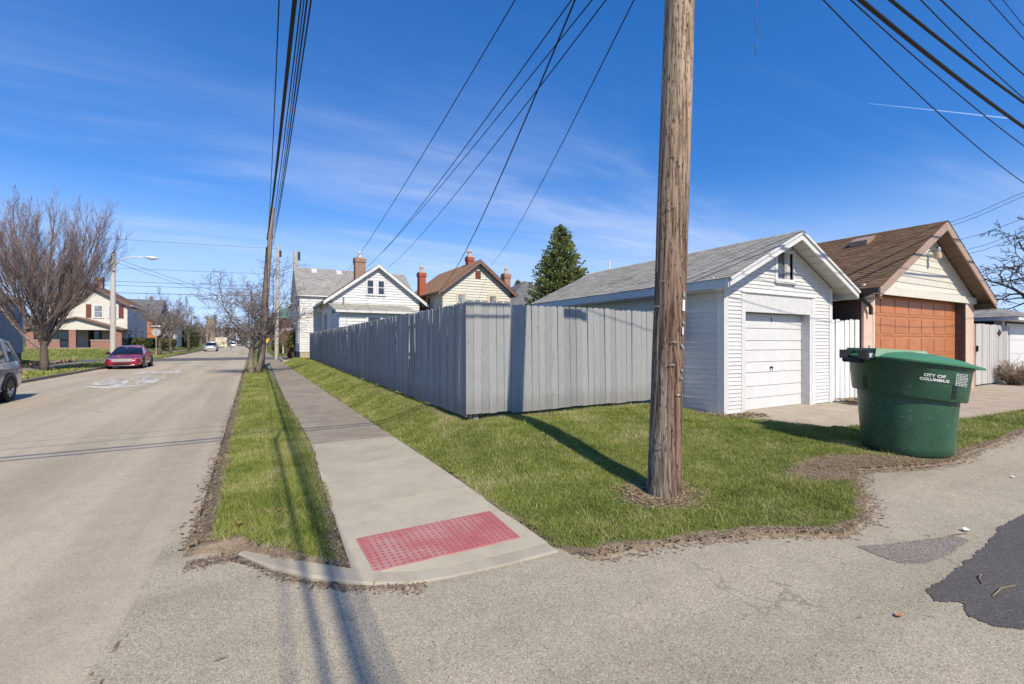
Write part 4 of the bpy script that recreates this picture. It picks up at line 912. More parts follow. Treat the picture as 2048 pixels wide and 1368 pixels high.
ng = thing('garage', 'navy garage with white door and grey hip roof behind the gate', 'garage', (27, 9, .09))
MB().box((NL, NFY, .09), (30.5, 12, 2.42)).build('wall', 'navy_siding', ng)
lap_wall(ng, 'navy_siding', (NL, 0, 0), -UY, -UX, .2, 2.42, lambda z: (-12, -NFY), .15, (), False)
MB().box((NL - .03, NFY - .03, .1), (NL + .17, NFY - .001, 2.42)).build('corner_board', 'trim_white', ng); MB().box((NL - .03, NFY, .1), (NL - .022, NFY + .2, 2.42)).build('corner_board', 'trim_white', ng)
MB().box((24.75, NFY - .02, .1), (30, NFY - .003, 2.30)).build('door_casing', 'trim_white', ng)
nd = MB().box((24.9, NFY - .035, .12), (29.8, NFY - .021, 2.2)).build('garage_door', 'door_white', ng)
for i in range(4):
    MB().box((24.92, NFY - .05, .14 + i * .515), (29.78, NFY - .036, .14 + i * .515 + .50)).build('panel', 'door_white', nd)
e = .75; xA, xB, yA, yB, zE, zT = NL - e, 31.3, NFY - .6, 12.7, 2.5, 3.62
nroof = MB().box((xA, yA, zE - .12), (xB, yB, zE)).build('roof', 'trim_white', ng)
ym = (yA + yB) / 2; r0 = Vector((xA + 3.2, ym, zT)); r1 = Vector((xB - 3.2, ym, zT)); c_ = [Vector((xA - .03, yA - .03, zE + .004)), Vector((xB + .03, yA - .03, zE + .004)), Vector((xB + .03, yB, zE + .004)), Vector((xA - .03, yB, zE + .004))]
shingles(nroof, 'roof_lightgray', c_[0], c_[1], r0, r1, .15, .3, 51); shingles(nroof, 'roof_lightgray', c_[3], c_[0], r0 + Vector((0, .001, 0)), r0, .15, .3, 52); shingles(nroof, 'roof_lightgray', c_[2], c_[3], r1, r0, .15, .3, 53)
hm = MB(); hm.mesh([c_[0] - UZ * .003, c_[1] - UZ * .003, c_[2] - UZ * .003, c_[3] - UZ * .003, r0 - UZ * .01, r1 - UZ * .01], [(0, 1, 5, 4), (1, 2, 5), (2, 3, 4, 5), (3, 0, 4)]); hm.build('roof_deck', 'roof_lightgray', nroof)
# ------------------------------------------------------------------ the near utility pole
PX_, PY_ = POLE
PZ = ground_z(PX_, PY_) - .03
def near_pole():
    r = thing('utility_pole', 'thick weathered wooden utility pole standing in the grass by the alley', 'utility pole', (PX_, PY_, PZ))
    H_, n, m = 10.6, 72, 150; b = MB(); rings = []
    zs = [0, .02] + [5.6 * (i / 118) for i in range(1, 119)] + [5.6 + 5.0 * i / 12 for i in range(1, 13)]
    for z in zs:
        R0 = .162 - .0022 * z + .010 * math.exp(-z * 3); cx = PX_ + .046 * z - .0 ; cy = PY_; ring = []
        for k in range(n):
            a = 2 * math.pi * k / n; ca, sa = math.cos(a), math.sin(a)
            g1 = mnoise.noise(Vector((ca * 7, sa * 7, z * .35))); g2 = mnoise.noise(Vector((ca * 16 + 5, sa * 16, z * .9 + 3))); g3 = mnoise.noise(Vector((ca * 1.6, sa * 1.6, z * .7)))
            d = .005 * g1 + .005 * g2 + .006 * g3
            if g1 < -.42: d -= .012 * min(1, (-.42 - g1) * 7)
            for (kz, ka) in ((3.75, 3.75), (2.55, 4.0), (4.9, 4.4)):
                da = (a - ka + math.pi) % (2 * math.pi) - math.pi; q = math.hypot(da * R0 / .06, (z - kz) / .08)
                if q < 1.6: d += .010 * math.exp(-q * q * 1.5) * (1 + .6 * math.cos(q * 14))
            ring.append((cx + (R0 + d) * ca, cy + (R0 + d) * sa, PZ + z))
        rings.append(ring)
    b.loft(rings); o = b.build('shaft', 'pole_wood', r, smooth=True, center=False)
    # object origin at the shaft so the grain follows it
    me = o.data; off = Vector((PX_, PY_, PZ))
    for v in me.vertices: v.co -= off
    o.location = (0, 0, 0); WL[o.name] = off
    def onp(an, z, e=0):
        R0 = .162 - .0022 * z + e; return Vector((PX_ + .046 * z + R0 * math.cos(an), PY_ + R0 * math.sin(an), PZ + z))
    # tags and old signs facing the alley on the right edge
    A0 = -1.52
    for (z, dz, da, mt) in ((2.045, .05, .10, 'metal_gray'), (1.90, .11, .10, 'paper'), (1.66, .075, .07, 'trim_white')):
        b = MB(); q = [onp(A0 - da, z, .012), onp(A0 + da, z, .012), onp(A0 + da, z + dz, .012), onp(A0 - da, z + dz, .012)]; nrm = Vector((math.cos(A0), math.sin(A0), 0)) * .004
        b.hexa([q[0], q[1], q[1] + nrm, q[0] + nrm, q[3], q[2], q[2] + nrm, q[3] + nrm]); b.build('tag', mt, r)
    for (z, da) in ((1.55, -.05), (1.53, .08), (1.30, .02), (1.22, .02), (1.78, .07)):
        b = MB(); p = onp(A0 + da, z, .008); u = Vector((-math.sin(A0), math.cos(A0), 0)); nn = Vector((math.cos(A0), math.sin(A0), 0)); rs = [p + u * .017 * math.cos(k) + UZ * .017 * math.sin(k) for k in np.arange(0, 6.28, .785)]
        b.prism(rs, nn * .006); b.build('number_tag', 'metal_gray', r)
    for (an, z) in ((-2.75, .52), (-2.1, 1.58), (-3.3, 1.95), (-2.6, 2.95), (-2.9, 2.2), (-1.7, 1.05), (-2.2, 1.35)):
        p = onp(an, z, .0); u = Vector((-math.sin(an), math.cos(an), 0)) * .03; nn = Vector((math.cos(an), math.sin(an), 0)) * .022
        MB().tube([p - u, p - u + nn, p + nn + UZ * .012, p + u + nn, p + u], .0045, 5).build('staple', 'metal_gray', r)
    gw = [onp(-3.35 + .05 * math.sin(z * 1.3) + (.42 * max(0, z - 3.0) / 2.5), z, .012) for z in np.arange(2.3, 7.5, .2)]
    MB().tube(gw, .006, 5).build('ground_wire', 'cable_steel', r)
    # bolts, bracket and crossarm above the frame
    for z in (5.75, 6.0, 7.9, 8.6): MB().tube([(PX_ + .046 * z - .25, PY_ - .1, PZ + z), (PX_ + .046 * z + .25, PY_ - .1, PZ + z)], .012, 6).build('bolt', 'metal_gray', r)
    MB().box((PX_ + .18, PY_ - .42, PZ + 5.62), (PX_ + .26, PY_ + .3, PZ + 5.74)).build('cable_bracket', 'metal_gray', r)
    MB().box((PX_ - .9, PY_ - .30, PZ + 9.3), (PX_ + 1.6, PY_ - .19, PZ + 9.44)).build('crossarm', 'pole_wood_far', r)
    return r
near_pole()

# ------------------------------------------------------------------ refuse bin
def bin_():
    bx, by = BIN; bz = .045
    root = thing('refuse_bin', 'large round green plastic refuse bin with sloping lid and white lettering', 'bin', (bx, by, bz))
    hd = math.atan2(-.62, .78)             # direction the low front of the lid faces (local +x)
    c, s = math.cos(hd), math.sin(hd)
    def W(x, y, z): return Vector((bx + x * c - y * s, by + x * s + y * c, bz + z))
    n = 56
    def sq(a, e=.80):   # superellipse-ish plan, slightly squared and longer along x
        ca, sa = math.cos(a), math.sin(a); return (abs(ca) ** e * (1 if ca > 0 else -1), abs(sa) ** e * (1 if sa > 0 else -1))
    def ring(rx, ry, zf, ox=0, e=.86):
        o = []
        for k in range(n):
            X, Y = sq(2 * math.pi * k / n, e); o.append(W(ox + rx * X, ry * Y, zf(ox + rx * X) if callable(zf) else zf))
        return o
    tilt = lambda b0: (lambda x: b0 - .125 * x)
    body = MB(); body.loft([ring(.47, .47, .0), ring(.485, .485, .015), ring(.50, .50, .12), ring(.545, .55, tilt(.82))], cap=True); body.build('body', 'bin_green', root, smooth=True, auto=40)
    col = MB(); col.loft([ring(.53, .54, tilt(.80), .0), ring(.600, .60, tilt(.79), .01), ring(.612, .612, tilt(.82), .01), ring(.652, .645, tilt(1.22), .02), ring(.665, .66, tilt(1.235), .02), ring(.665, .66, tilt(1.27), .02), ring(.60, .60, tilt(1.27), .02)], cap=False); co = col.build('collar', 'bin_green', root, smooth=True, auto=40)
    # drum skin above the collar joint is hidden; lift pockets
    def skin(a, z, off=0, e=.86):
        t = (z - .82) / .40; rx = .612 + .04 * t + off; ry = .612 + .033 * t + off; X, Y = sq(a, e); x = .01 + .01 * t + rx * X; return W(x, ry * Y, z - .125 * x)
    def aim(ax):      # angle whose outward normal points at world direction ax
        return (ax - hd)
    cam_dir = math.atan2(-by, -bx)
    def pocket(a, z0, z1, da):
        b = MB(); P = [skin(a - da, z0, .004), skin(a + da, z0, .004), skin(a + da, z1, .004), skin(a - da, z1, .004)]; o = [skin(a - da, z0, -.02), skin(a + da, z0, -.02), skin(a + da, z1, -.02), skin(a - da, z1, -.02)]
        b.hexa([o[0], o[1], P[1], P[0], o[3], o[2], P[2], P[3]]); b.build('lift_pocket', 'bin_dark', root)
    pocket(aim(cam_dir - .86), .83, 1.00, .045); pocket(aim(cam_dir + .80), .83, 1.02, .045)
    # lid: shallow dome, hinge at the high side
    lid = MB(); zr_ = lambda x: 1.285 - .125 * x
    def dome(f, k):
        def z(x): return zr_(x) + k + .10 * max(0, 1 - f * f) * (1 - .25 * x)
        return z
    L_ = [ring(.70, .695, tilt(1.262), .035), ring(.705, .70, tilt(1.285), .035), ring(.68, .675, dome(.97, .008), .03), ring(.58, .58, dome(.82, .03), .02), ring(.40, .40, dome(.55, .04), 0), ring(.18, .18, dome(.25, .045), 0), ring(.02, .02, dome(0, .045), 0)]
    lid.loft(L_, cap=True); lo = lid.build('lid', 'bin_lid', root, smooth=True, auto=45)
    b = MB(); hz = .10          # raised flat panel of the lid towards the hinge
    b.loft([[W(-.62, -.40, 1.36), W(.12, -.42, 1.30), W(.12, .42, 1.30), W(-.62, .40, 1.36)], [W(-.58, -.36, 1.47), W(.02, -.36, 1.43), W(.02, .36, 1.43), W(-.58, .36, 1.47)]]); b.build('lid_panel', 'bin_lid', lo, smooth=True, auto=30)
    lip = MB(); lip.loft([[W(.55, -.36, 1.20), W(.79, -.30, 1.165), W(.79, .30, 1.165), W(.55, .36, 1.20)], [W(.55, -.36, 1.26), W(.79, -.30, 1.195), W(.79, .30, 1.195), W(.55, .36, 1.26)]]); lip.build('lid_lip', 'bin_lid', lo)
    for sy in (-1, 1):
        h = MB(); h.obox(W(-.70, sy * .24 - .10, 1.31), Vector((c, s, 0)), Vector((-s, c, 0)), UZ, .27, .20, .13); ho = h.build('hinge', 'bin_dark', root)
        k = MB(); k.obox(W(-.66, sy * .24 - .10 - .004 if sy < 0 else sy * .24 + .10, 1.34), Vector((c, s, 0)), Vector((-s, c, 0)), UZ, .09, .004, .06); k.build('sticker', 'metal_white', ho)
    MB().tube([W(-.69, -.22, 1.29), W(-.69, .22, 1.29)], .035, 10).build('hinge_bar', 'rubber', root)
    # lettering wrapped round the collar
    def wrap(V, Fc, a0, z0, name, mat='trim_white'):
        b = MB(); b.mesh([skin(a0 + x / .63, z0 + y, .009) for x, y, z in V], Fc); b.build(name, mat, root)
    V, Fc = text_mesh('CITY OF', .050, .0022, 1.02); wrap(V, Fc, aim(cam_dir + .46), 1.09, 'lettering')
    V, Fc = text_mesh('COLUMBUS', .050, .0022, 1.02); wrap(V, Fc, aim(cam_dir + .46), 1.035, 'lettering')
    rg = random.Random(4); b = MB()
    for i in range(8):   # small illegible notice: rows of short dashes
        x = -.10
        while x < .10 - .02:
            w_ = rg.uniform(.012, .035); zz = 1.16 - i * .021
            b.face([skin(aim(cam_dir + .95) + x / .63, zz, .005), skin(aim(cam_dir + .95) + (x + w_) / .63, zz, .005), skin(aim(cam_dir + .95) + (x + w_) / .63, zz + .011, .005), skin(aim(cam_dir + .95) + x / .63, zz + .011, .005)]); x += w_ + .008
    b.build('notice_print', 'metal_white', root)
    #, .07, .003); q.mesh([W(.30 + y, -x * 1.0, dome(.55, .045)(.30 + y) + .004) for x, y, z in V], Fc); 
    return root
bin_()

# ------------------------------------------------------------------ white house beyond the fence
def brick_chimney(parent, x0, x1, y0, y1, z0, z1, mat, cap='concrete_curb', pot=None, potmat='terracotta'):
    o = MB().box((x0, y0, z0), (x1, y1, z1)).build('chimney', mat, parent)
    MB().box((x0 - .05, y0 - .05, z1 - .30), (x1 + .05, y1 + .05, z1)).build('corbel', mat, o)
    MB().box((x0 - .02, y0 - .02, z1 + .001), (x1 + .02, y1 + .02, z1 + .08)).build('cap', cap, o)
    if pot: MB().lathe(((x0 + x1) / 2, (y0 + y1) / 2, z1 + .08), [(pot, 0), (pot, .3), (pot * 1.35, .34), (pot * 1.35, .42), (pot * .7, .5)], 10).build('flue', potmat, o)
    return o
wh = thing('house', 'white clapboard house with grey roof and old brick chimney beyond the board fence', 'house', (7.5, 40, .3))
Y0, Y1, X0, X1 = 39.5, 46.2, 3.27, 12.35; ez, az = 5.5, 7.95; ym = (Y0 + Y1) / 2; zb = .85
MB().prism([(X0, Y0, zb), (X0, Y1, zb), (X0, Y1, ez - .1), (X0, ym, az - .2), (X0, Y0, ez - .1)], (X1 - X0, 0, 0)).build('wall', 'white_vinyl', wh)
MB().box((X0 + .03, Y0 + .03, .05), (X1 - .03, Y1 - .03, zb)).build('foundation', 'block_dark', wh)
MB().box((X0 + .0, Y0 + .0, .05), (X0 + 1.3, Y0 + .03, zb - .002)).build('foundation_face', 'concrete_curb', wh)
lap_wall(wh, 'white_vinyl', (0, Y0, 0), UX, -UY, zb, ez - .1, lambda z: (X0, X1), .19, (), False, th=.045, rs=61)
lap_wall(wh, 'white_vinyl', (X0, 0, 0), -UY, -UX, zb, az - .25, lambda z: (-Y1 + max(0, (z - ez) * (ym - Y0) / (az - ez)), -Y0 - max(0, (z - ez) * (ym - Y0) / (az - ez))), .19, (), False, th=.045, rs=62)
MB().box((X0 - .025, Y0 - .025, zb), (X0 + .09, Y0 - .001, ez - .1)).build('corner_board', 'trim_white', wh)
for (yy, z0_, h_) in ((40.6, 4.1, 1.35), (42.4, 4.1, 1.35), (40.4, 1.6, 1.8), (41.6, 1.6, 1.8), (44.2, 1.6, 1.8)): window(wh, (X0 - .048, yy, z0_), UY, -UX, .62, h_, .09)
aw = MB(); aw.hexa([(X0 - 1.25, 40.0, 2.55), (X0 - .02, 40.0, 3.25), (X0 - .02, 40.08, 3.25), (X0 - 1.25, 40.08, 2.55), (X0 - 1.25, 40.0, 2.58), (X0 - .02, 40.0, 3.28), (X0 - .02, 40.08, 3.28), (X0 - 1.25, 40.08, 2.58)])
aw.build('stair_rail', 'trim_white', wh)
ov = .25; exl, exr = X0 - .22, X1 + .2; e_y0 = Y0 - ov; sl = (az - ez) / (ym - Y0); e_z = az - sl * (ym - e_y0)
r_ = slab4(wh, 'roof', 'trim_white', [(exl, e_y0, e_z), (exr, e_y0, e_z), (exr, ym, az), (exl, ym, az)], .12)
slab4(r_, 'roof_deck', 'trim_white', [(exl, ym + .003, az), (exr, ym + .003, az), (exr, 2 * ym - e_y0, e_z), (exl, 2 * ym - e_y0, e_z)], .12)
shingles(r_, 'roof_lightgray', (exl - .02, e_y0 - .02, e_z + .003), (exr + .02, e_y0 - .02, e_z + .003), (exl - .02, ym, az + .008), (exr + .02, ym, az + .008), .16, .33, 63, .016)
shingles(r_, 'roof_lightgray', (exr + .02, 2 * ym - e_y0, e_z + .003), (exl - .02, 2 * ym - e_y0, e_z + .003), (exr + .02, ym, az + .008), (exl - .02, ym, az + .008), .3, .6, 64, .016)
for vx in (4.6, 6.6): vy = ym - .45; vz = az - sl * .45; MB().hexa([(vx - .2, vy - .2, vz - .16), (vx + .2, vy - .2, vz - .16), (vx + .2, vy + .2, vz + .1), (vx - .2, vy + .2, vz + .1), (vx - .22, vy - .22, vz + .02), (vx + .22, vy - .22, vz + .02), (vx + .22, vy + .2, vz + .26), (vx - .22, vy + .2, vz + .26)]).build('roof_vent', 'metal_white', r_)
# rear ell with gable to us
GY, gxl, gxr, gxm, gz, ga = 34.0, 4.85, 11.1, 8.0, 4.65, 7.25
ps = (ga - 4.42) / (gxm - 4.25)
def erz(x): return ga - abs(x - gxm) * ps
MB().prism([(gxl, GY, .5), (gxr, GY, .5), (gxr, GY, erz(gxr) - .12), (gxm, GY, ga - .12), (gxl, GY, erz(gxl) - .12)], (0, Y0 - GY - .01, 0)).build('wall', 'white_vinyl', wh)
hw = [(7.0, 8.75, 4.95, 6.22)]
lap_wall(wh, 'white_vinyl', (0, GY, 0), UX, -UY, .6, ga - .2, lambda z: (max(gxl, gxm - (ga - .12 - z) / ps), min(gxr, gxm + (ga - .12 - z) / ps)), .19, (), False, th=.045, rs=65)
lap_wall(wh, 'white_vinyl', (gxl, 0, 0), -UY, -UX, .6, erz(gxl) - .15, lambda z: (-Y0, -GY), .19, (), False, th=.045, rs=66)
for cx in (7.45, 8.22): window(wh, (cx, GY - .048, 5.05), UX, -UY, .46, 1.02, .08)
for yy in (36.8, 37.5): window(wh, (gxl - .048, yy, 2.35), UY, -UX, .45, 1.35, .08)
el, er_, ef = 4.25, 11.75, GY - .35
eb = MB()
for xa, xb in ((el, gxm), (gxm, er_)): eb.hexa([(xa, ef, erz(xa) - .1), (xb, ef, erz(xb) - .1), (xb, Y0 + 2.2, erz(xb) - .1), (xa, Y0 + 2.2, erz(xa) - .1), (xa, ef, erz(xa)), (xb, ef, erz(xb)), (xb, Y0 + 2.2, erz(xb)), (xa, Y0 + 2.2, erz(xa))])
er = eb.build('ell_roof', 'trim_white', wh)
shingles(er, 'roof_lightgray', (el - .03, Y0 + 2.2, erz(el)), (el - .03, ef - .03, erz(el)), (gxm, Y0 + 2.2, ga + .005), (gxm, ef - .03, ga + .005), .16, .33, 67)
shingles(er, 'roof_lightgray', (er_ + .03, ef - .03, erz(er_)), (er_ + .03, Y0 + 2.2, erz(er_)), (gxm, ef - .03, ga + .005), (gxm, Y0 + 2.2, ga + .005), .16, .33, 68)
for xe in (el, er_): barge(xe, 1, 'trim_white', ef - .03, .05, .22, er, rzf=erz, xa=gxm, top=.02)
ch = brick_chimney(wh, 7.05, 7.85, 37.4, 38.1, 6.4, 8.2, 'brick_old', pot=.14, potmat='metal_white')
# lean-to
LY, lx0, lx1 = 31.0, 4.87, 9.75
MB().box((lx0, LY, .4), (lx1, GY - .01, 3.55)).build('lean_to_wall', 'white_vinyl', wh)
lap_wall(wh, 'white_vinyl', (0, LY, 0), UX, -UY, .5, 3.5, lambda z: (lx0, lx1), .19, (), False, th=.045, rs=69); lap_wall(wh, 'white_vinyl', (lx0, 0, 0), -UY, -UX, .5, 3.5, lambda z: (-GY, -LY), .19, (), False, th=.045, rs=70)
MB().box((lx0 - .025, LY - .025, .5), (lx0 + .12, LY - .001, 3.5)).build('corner_board', 'trim_white', wh)
window(wh, (7.05, LY - .048, 1.9), UX, -UY, .85, 1.35, .1)
lr = slab4(wh, 'lean_to_roof', 'trim_white', [(lx0 - .28, LY - .35, 3.62), (lx1 + .25, LY - .35, 3.62), (lx1 + .25, GY - .02, 4.30), (lx0 - .28, GY - .02, 4.30)], .13)
shingles(lr, 'roof_gray', (lx0 - .30, LY - .37, 3.625), (lx1 + .27, LY - .37, 3.625), (lx0 - .30, GY - .02, 4.306), (lx1 + .27, GY - .02, 4.306), .16, .33, 71)
MB().box((lx0 - .28, LY - .40, 3.50), (lx1 + .25, LY - .351, 3.64)).build('gutter', 'trim_white', lr)
MB().tube([(5.5, 33.3, 4.1), (5.5, 33.3, 4.7)], .05, 8).build('vent_pipe', 'metal_gray', lr)

# ------------------------------------------------------------------ beige house
bh = thing('house', 'beige sided house with tan roof and red brick chimneys', 'house', (15, 36, .3))
bx0, bx1, by0, by1, bxm, bea, beave = 12.1, 17.7, 31.6, 40.0, 14.92, 7.8, 5.55
bp = (bea - 5.25) / 3.3
def brz(x): return bea - abs(x - bxm) * bp
MB().prism([(bx0, by0, .3), (bx1, by0, .3), (bx1, by0, brz(bx1) - .15), (bxm, by0, bea - .15), (bx0, by0, brz(bx0) - .15)], (0, by1 - by0, 0)).build('wall', 'beige_vinyl', bh)
lap_wall(bh, 'beige_vinyl', (0, by0, 0), UX, -UY, .4, bea - .2, lambda z: (max(bx0, bxm - (bea - .15 - z) / bp), min(bx1, bxm + (bea - .15 - z) / bp)), .2, (), False, th=.045, rs=81)
lap_wall(bh, 'beige_vinyl', (bx0, 0, 0), -UY, -UX, .4, brz(bx0) - .2, lambda z: (-by1, -by0), .2, (), False, th=.045, rs=82)
for cx in (13.55, 16.15): window(bh, (cx, by0 - .048, 3.85), UX, -UY, .62, 1.3, .12, 'tan_light', 'glass_blind')
window(bh, (bx0 - .048, 34.5, 3.9), UY, -UX, .6, 1.2, .1, 'tan_light')
MB().box((14.68, by0 - .07, 6.4), (15.12, by0 - .02, 7.0)).build('attic_vent', 'shutter_red', bh)
bb = MB(); bf = by0 - .4
for xa, xb in ((bxm - 3.3, bxm), (bxm, bxm + 3.3)): bb.hexa([(xa, bf, brz(xa) - .1), (xb, bf, brz(xb) - .1), (xb, by1, brz(xb) - .1), (xa, by1, brz(xa) - .1), (xa, bf, brz(xa)), (xb, bf, brz(xb)), (xb, by1, brz(xb)), (xa, by1, brz(xa))])
br = bb.build('roof', 'trim_brown', bh)
shingles(br, 'roof_tan', (bxm - 3.33, by1, brz(bxm - 3.3)), (bxm - 3.33, bf - .03, brz(bxm - 3.3)), (bxm, by1, bea + .005), (bxm, bf - .03, bea + .005), .16, .33, 83)
shingles(br, 'roof_tan', (bxm + 3.33, bf - .03, brz(bxm + 3.3)), (bxm + 3.33, by1, brz(bxm + 3.3)), (bxm, bf - .03, bea + .005), (bxm, by1, bea + .005), .16, .33, 84)
for xe in (bxm - 3.3, bxm + 3.3): barge(xe, 1, 'trim_brown', bf - .03, .05, .26, br, rzf=brz, xa=bxm, top=.02)
brick_chimney(bh, 11.55, 12.08, 35.3, 35.85, .4, 7.1, 'brick_plain', pot=.13)
brick_chimney(bh, 14.68, 15.16, 32.9, 33.4, 6.9, 8.25, 'brick_plain', pot=.16)
brick_chimney(bh, 18.1, 18.65, 33.2, 33.8, .4, 7.2, 'brick_old', pot=.12)
# ------------------------------------------------------------------ grey house further right
gh = thing('house', 'dark house with grey hip roof behind the conifer', 'house', (24, 40, .3))
MB().box((19.2, 35.5, .2), (28, 44, 4.55)).build('wall', 'navy_siding', gh); window(gh, (20.3, 35.48, 3.0), UX, -UY, .55, 1.2, .1, 'trim_white', 'glass_blind')
e0 = [Vector((18.7, 35, 4.6)), Vector((28.5, 35, 4.6)), Vector((28.5, 44.5, 4.6)), Vector((18.7, 44.5, 4.6))]; q0, q1 = Vector((23.3, 38.6, 7.6)), Vector((23.9, 41, 7.6))
hr = MB(); hr.mesh([v - UZ * .02 for v in e0] + [q0 - UZ * .03, q1 - UZ * .03], [(0, 1, 4), (1, 2, 5, 4), (2, 3, 5), (3, 0, 4, 5), (3, 2, 1, 0)]); hro = hr.build('roof', 'roof_darkgray', gh)
shingles(hro, 'roof_darkgray', e0[0], e0[1], q0, q0 + Vector((.01, 0, 0)), .2, .4, 91); shingles(hro, 'roof_darkgray', e0[3], e0[0], q1, q0, .2, .4, 92)
MB().box((18.65, 34.9, 4.48), (28.5, 35.02, 4.6)).build('gutter', 'trim_white', hro)
# ------------------------------------------------------------------ trees
def tree_mesh(seed, style):
    """returns (trunk MB, crown MB) in local metres"""
    rg = random.Random(seed); T = MB(); Cn = MB(); S = style
    def grow(p, d, L_, r, lev):
        n = S['seg'][min(lev, len(S['seg']) - 1)]; pts = [p]; rad = [r]; cur = Vector(d)
        for i in range(n):
            wn = S['wander'] * (1 + .3 * lev)
            cur = (cur + Vector((rg.gauss(0, wn), rg.gauss(0, wn), rg.gauss(0, wn * .7))) + Vector((0, 0, S['up'][min(lev, len(S['up']) - 1)]))).normalized()
            pts.append(pts[-1] + cur * (L_ / n)); rad.append(max(S['tip'], r * (1 - (1 - S['taper']) * (i + 1) / n)))
        big = lev <= S['biglev']; (T if lev == 0 else Cn).tube(pts, rad, 10 if lev == 0 else (6 if lev == 1 else (4 if lev == 2 else 3)), rg.random(), cap=(lev <= 1))
        if lev >= S['levels']: return
        nk = S['kids'][lev]; nk = nk + rg.randint(-1, 1) if nk > 3 else nk
        for k in range(nk):
            t = S['start'][lev] + (1 - S['start'][lev]) * ((k + rg.random()) / nk); f = t * n; i = min(n - 1, int(f)); q = pts[i].lerp(pts[i + 1], f - i); rr = rad[i] + (rad[i + 1] - rad[i]) * (f - i)
            dd = (pts[i + 1] - pts[i]).normalized(); a = rg.uniform(0, 6.283) if lev else (k * 2.4 + rg.uniform(-.4, .4)); side = Vector((math.cos(a), math.sin(a), 0)); side = (side - dd * side.dot(dd)).normalized()
            sp = R(rg.uniform(*S['angle'][lev])); nd = dd * math.cos(sp) + side * math.sin(sp)
            ln = L_ * rg.uniform(*S['len'][lev]) * (1 - S['short'] * t if lev else 1)
            grow(q, nd, ln, max(S['tip'], rr * rg.uniform(*S['rr'])), lev + 1)
    for (p, d, L_, r) in S['stems']: grow(Vector(p), Vector(d).normalized(), L_, r, 0)
    return T, Cn
def make_tree(name, label, loc, seed, style, bark, twig, group=None, rot=0, scale=1, cat='tree'):
    r = thing(name, label, cat, (0, 0, 0), group); T, Cn = tree_mesh(seed, style)
    T.build('trunk', bark, r, smooth=True, center=False); Cn.build('crown', twig, r, center=False, fixn=False)
    r.location = loc; r.rotation_euler = (0, 0, rot); r.scale = (scale,) * 3; return r
vase = dict(seg=[6, 9, 7, 5, 4], wander=.035, up=[.02, .11, .12, .12, .08], taper=.30, tip=.0046, biglev=1, levels=4, kids=[28, 16, 9, 5], start=[.38, .15, .12, .15], angle=[(12, 62), (12, 34), (12, 34), (14, 36)], len=[(1.45, 2.25), (.34, .56), (.36, .6), (.38, .7)], short=.45, rr=(.42, .62), stems=[((0, 0, -.1), (0, .0, 1), 3.6, .25)])
wide = dict(seg=[5, 8, 7, 5, 4], wander=.13, up=[.02, .04, .035, .02, .0], taper=.35, tip=.0055, biglev=1, levels=4, kids=[8, 9, 7, 4], start=[.62, .2, .2, .2], angle=[(22, 62), (25, 60), (30, 65), (30, 70)], len=[(1.05, 1.7), (.4, .65), (.38, .62), (.4, .7)], short=.35, rr=(.45, .68), stems=[((-.09, .05, -.1), (-.05, 0, 1), 2.0, .17), ((.13, -.05, -.1), (.07, .03, 1), 2.2, .14)])
oak = dict(wide, wander=.10, up=[.02, .03, .03, .02, .01], kids=[8, 8, 6, 4], stems=[((0, 0, -.1), (0, 0, 1), 3.2, .2)], len=[(.8, 1.25), (.42, .65), (.4, .62), (.4, .7)], start=[.5, .2, .2, .2], tip=.009)
gnarl = dict(oak, wander=.17, tip=.016, kids=[9, 8, 5, 4], stems=[((0, 0, 0), (0, 0, 1), 5.0, .34)], len=[(.75, 1.2), (.4, .62), (.4, .6), (.4, .65)])
make_tree('vase_tree', 'big bare upright tree with dense reddish twigs on the far verge', (-9.25, 32.2, .08), 14, vase, 'bark', 'twig_brown', rot=.6, scale=.80)
make_tree('vase_tree', 'bare tree with reddish twigs beside the grey sided house', (-14.6, 33.6, .5), 15, dict(vase, kids=[14, 10, 6, 4]), 'bark', 'twig_tan', rot=2.1, scale=.72)
make_tree('street_tree', 'low spreading bare tree with two stems between road and sidewalk', (.10, 25.6, .05), 8, wide, 'bark_pale', 'twig_gray', rot=.4)
lt_ = make_tree('street_tree', 'bare tree beside the stop sign with slender pale trunk', (-9.3, 66, .1), 21, oak, 'bark', 'twig_gray', 'bare street trees along the left verge', .3, 1.1)
for i, (x, y, s, a, lb) in enumerate(((-9.4, 76, 1.1, 1.2, 'bare street tree beyond the clipped hedge'), (-9.6, 98, 1.2, 3.0, 'bare street tree behind the pale parked car'), (-9.5, 135, 1.3, 4.4, 'distant bare street tree beside the far parked cars'), (.2, 72, .8, 2.2, 'slender bare street tree beyond the cross street'), (.1, 96, .95, 5.1, 'bare street tree far along the right verge'), (.2, 128, 1.0, .4, 'small bare street tree at the far right verge'))):
    dup(lt_, (x, y, .1), a, s, lb, 'bare street trees along the left verge' if x < 0 else 'bare street trees along the right verge')
dt = make_tree('bare_tree', 'dense reddish bare tree on the lawn before the church tower', (-13.5, 106, .4), 31, dict(vase, kids=[14, 9, 6, 3], tip=.012), 'bark', 'twig_brown', rot=1, scale=.95)
for i, (x, y, s, lb) in enumerate(((8, 112, 1.05, 'reddish bare tree behind the dark red house'), (7, 92, .75, 'reddish bare tree beside the dark red house'))): dup(dt, (x, y, .3), 1.7 * i, s, lb)
make_tree('gnarled_tree', 'large dark gnarled bare tree behind the navy garage', tuple(at(2028, 690, D=37))[:2] + (0,), 5, gnarl, 'bark', 'twig_dark', rot=.8, scale=1.25)
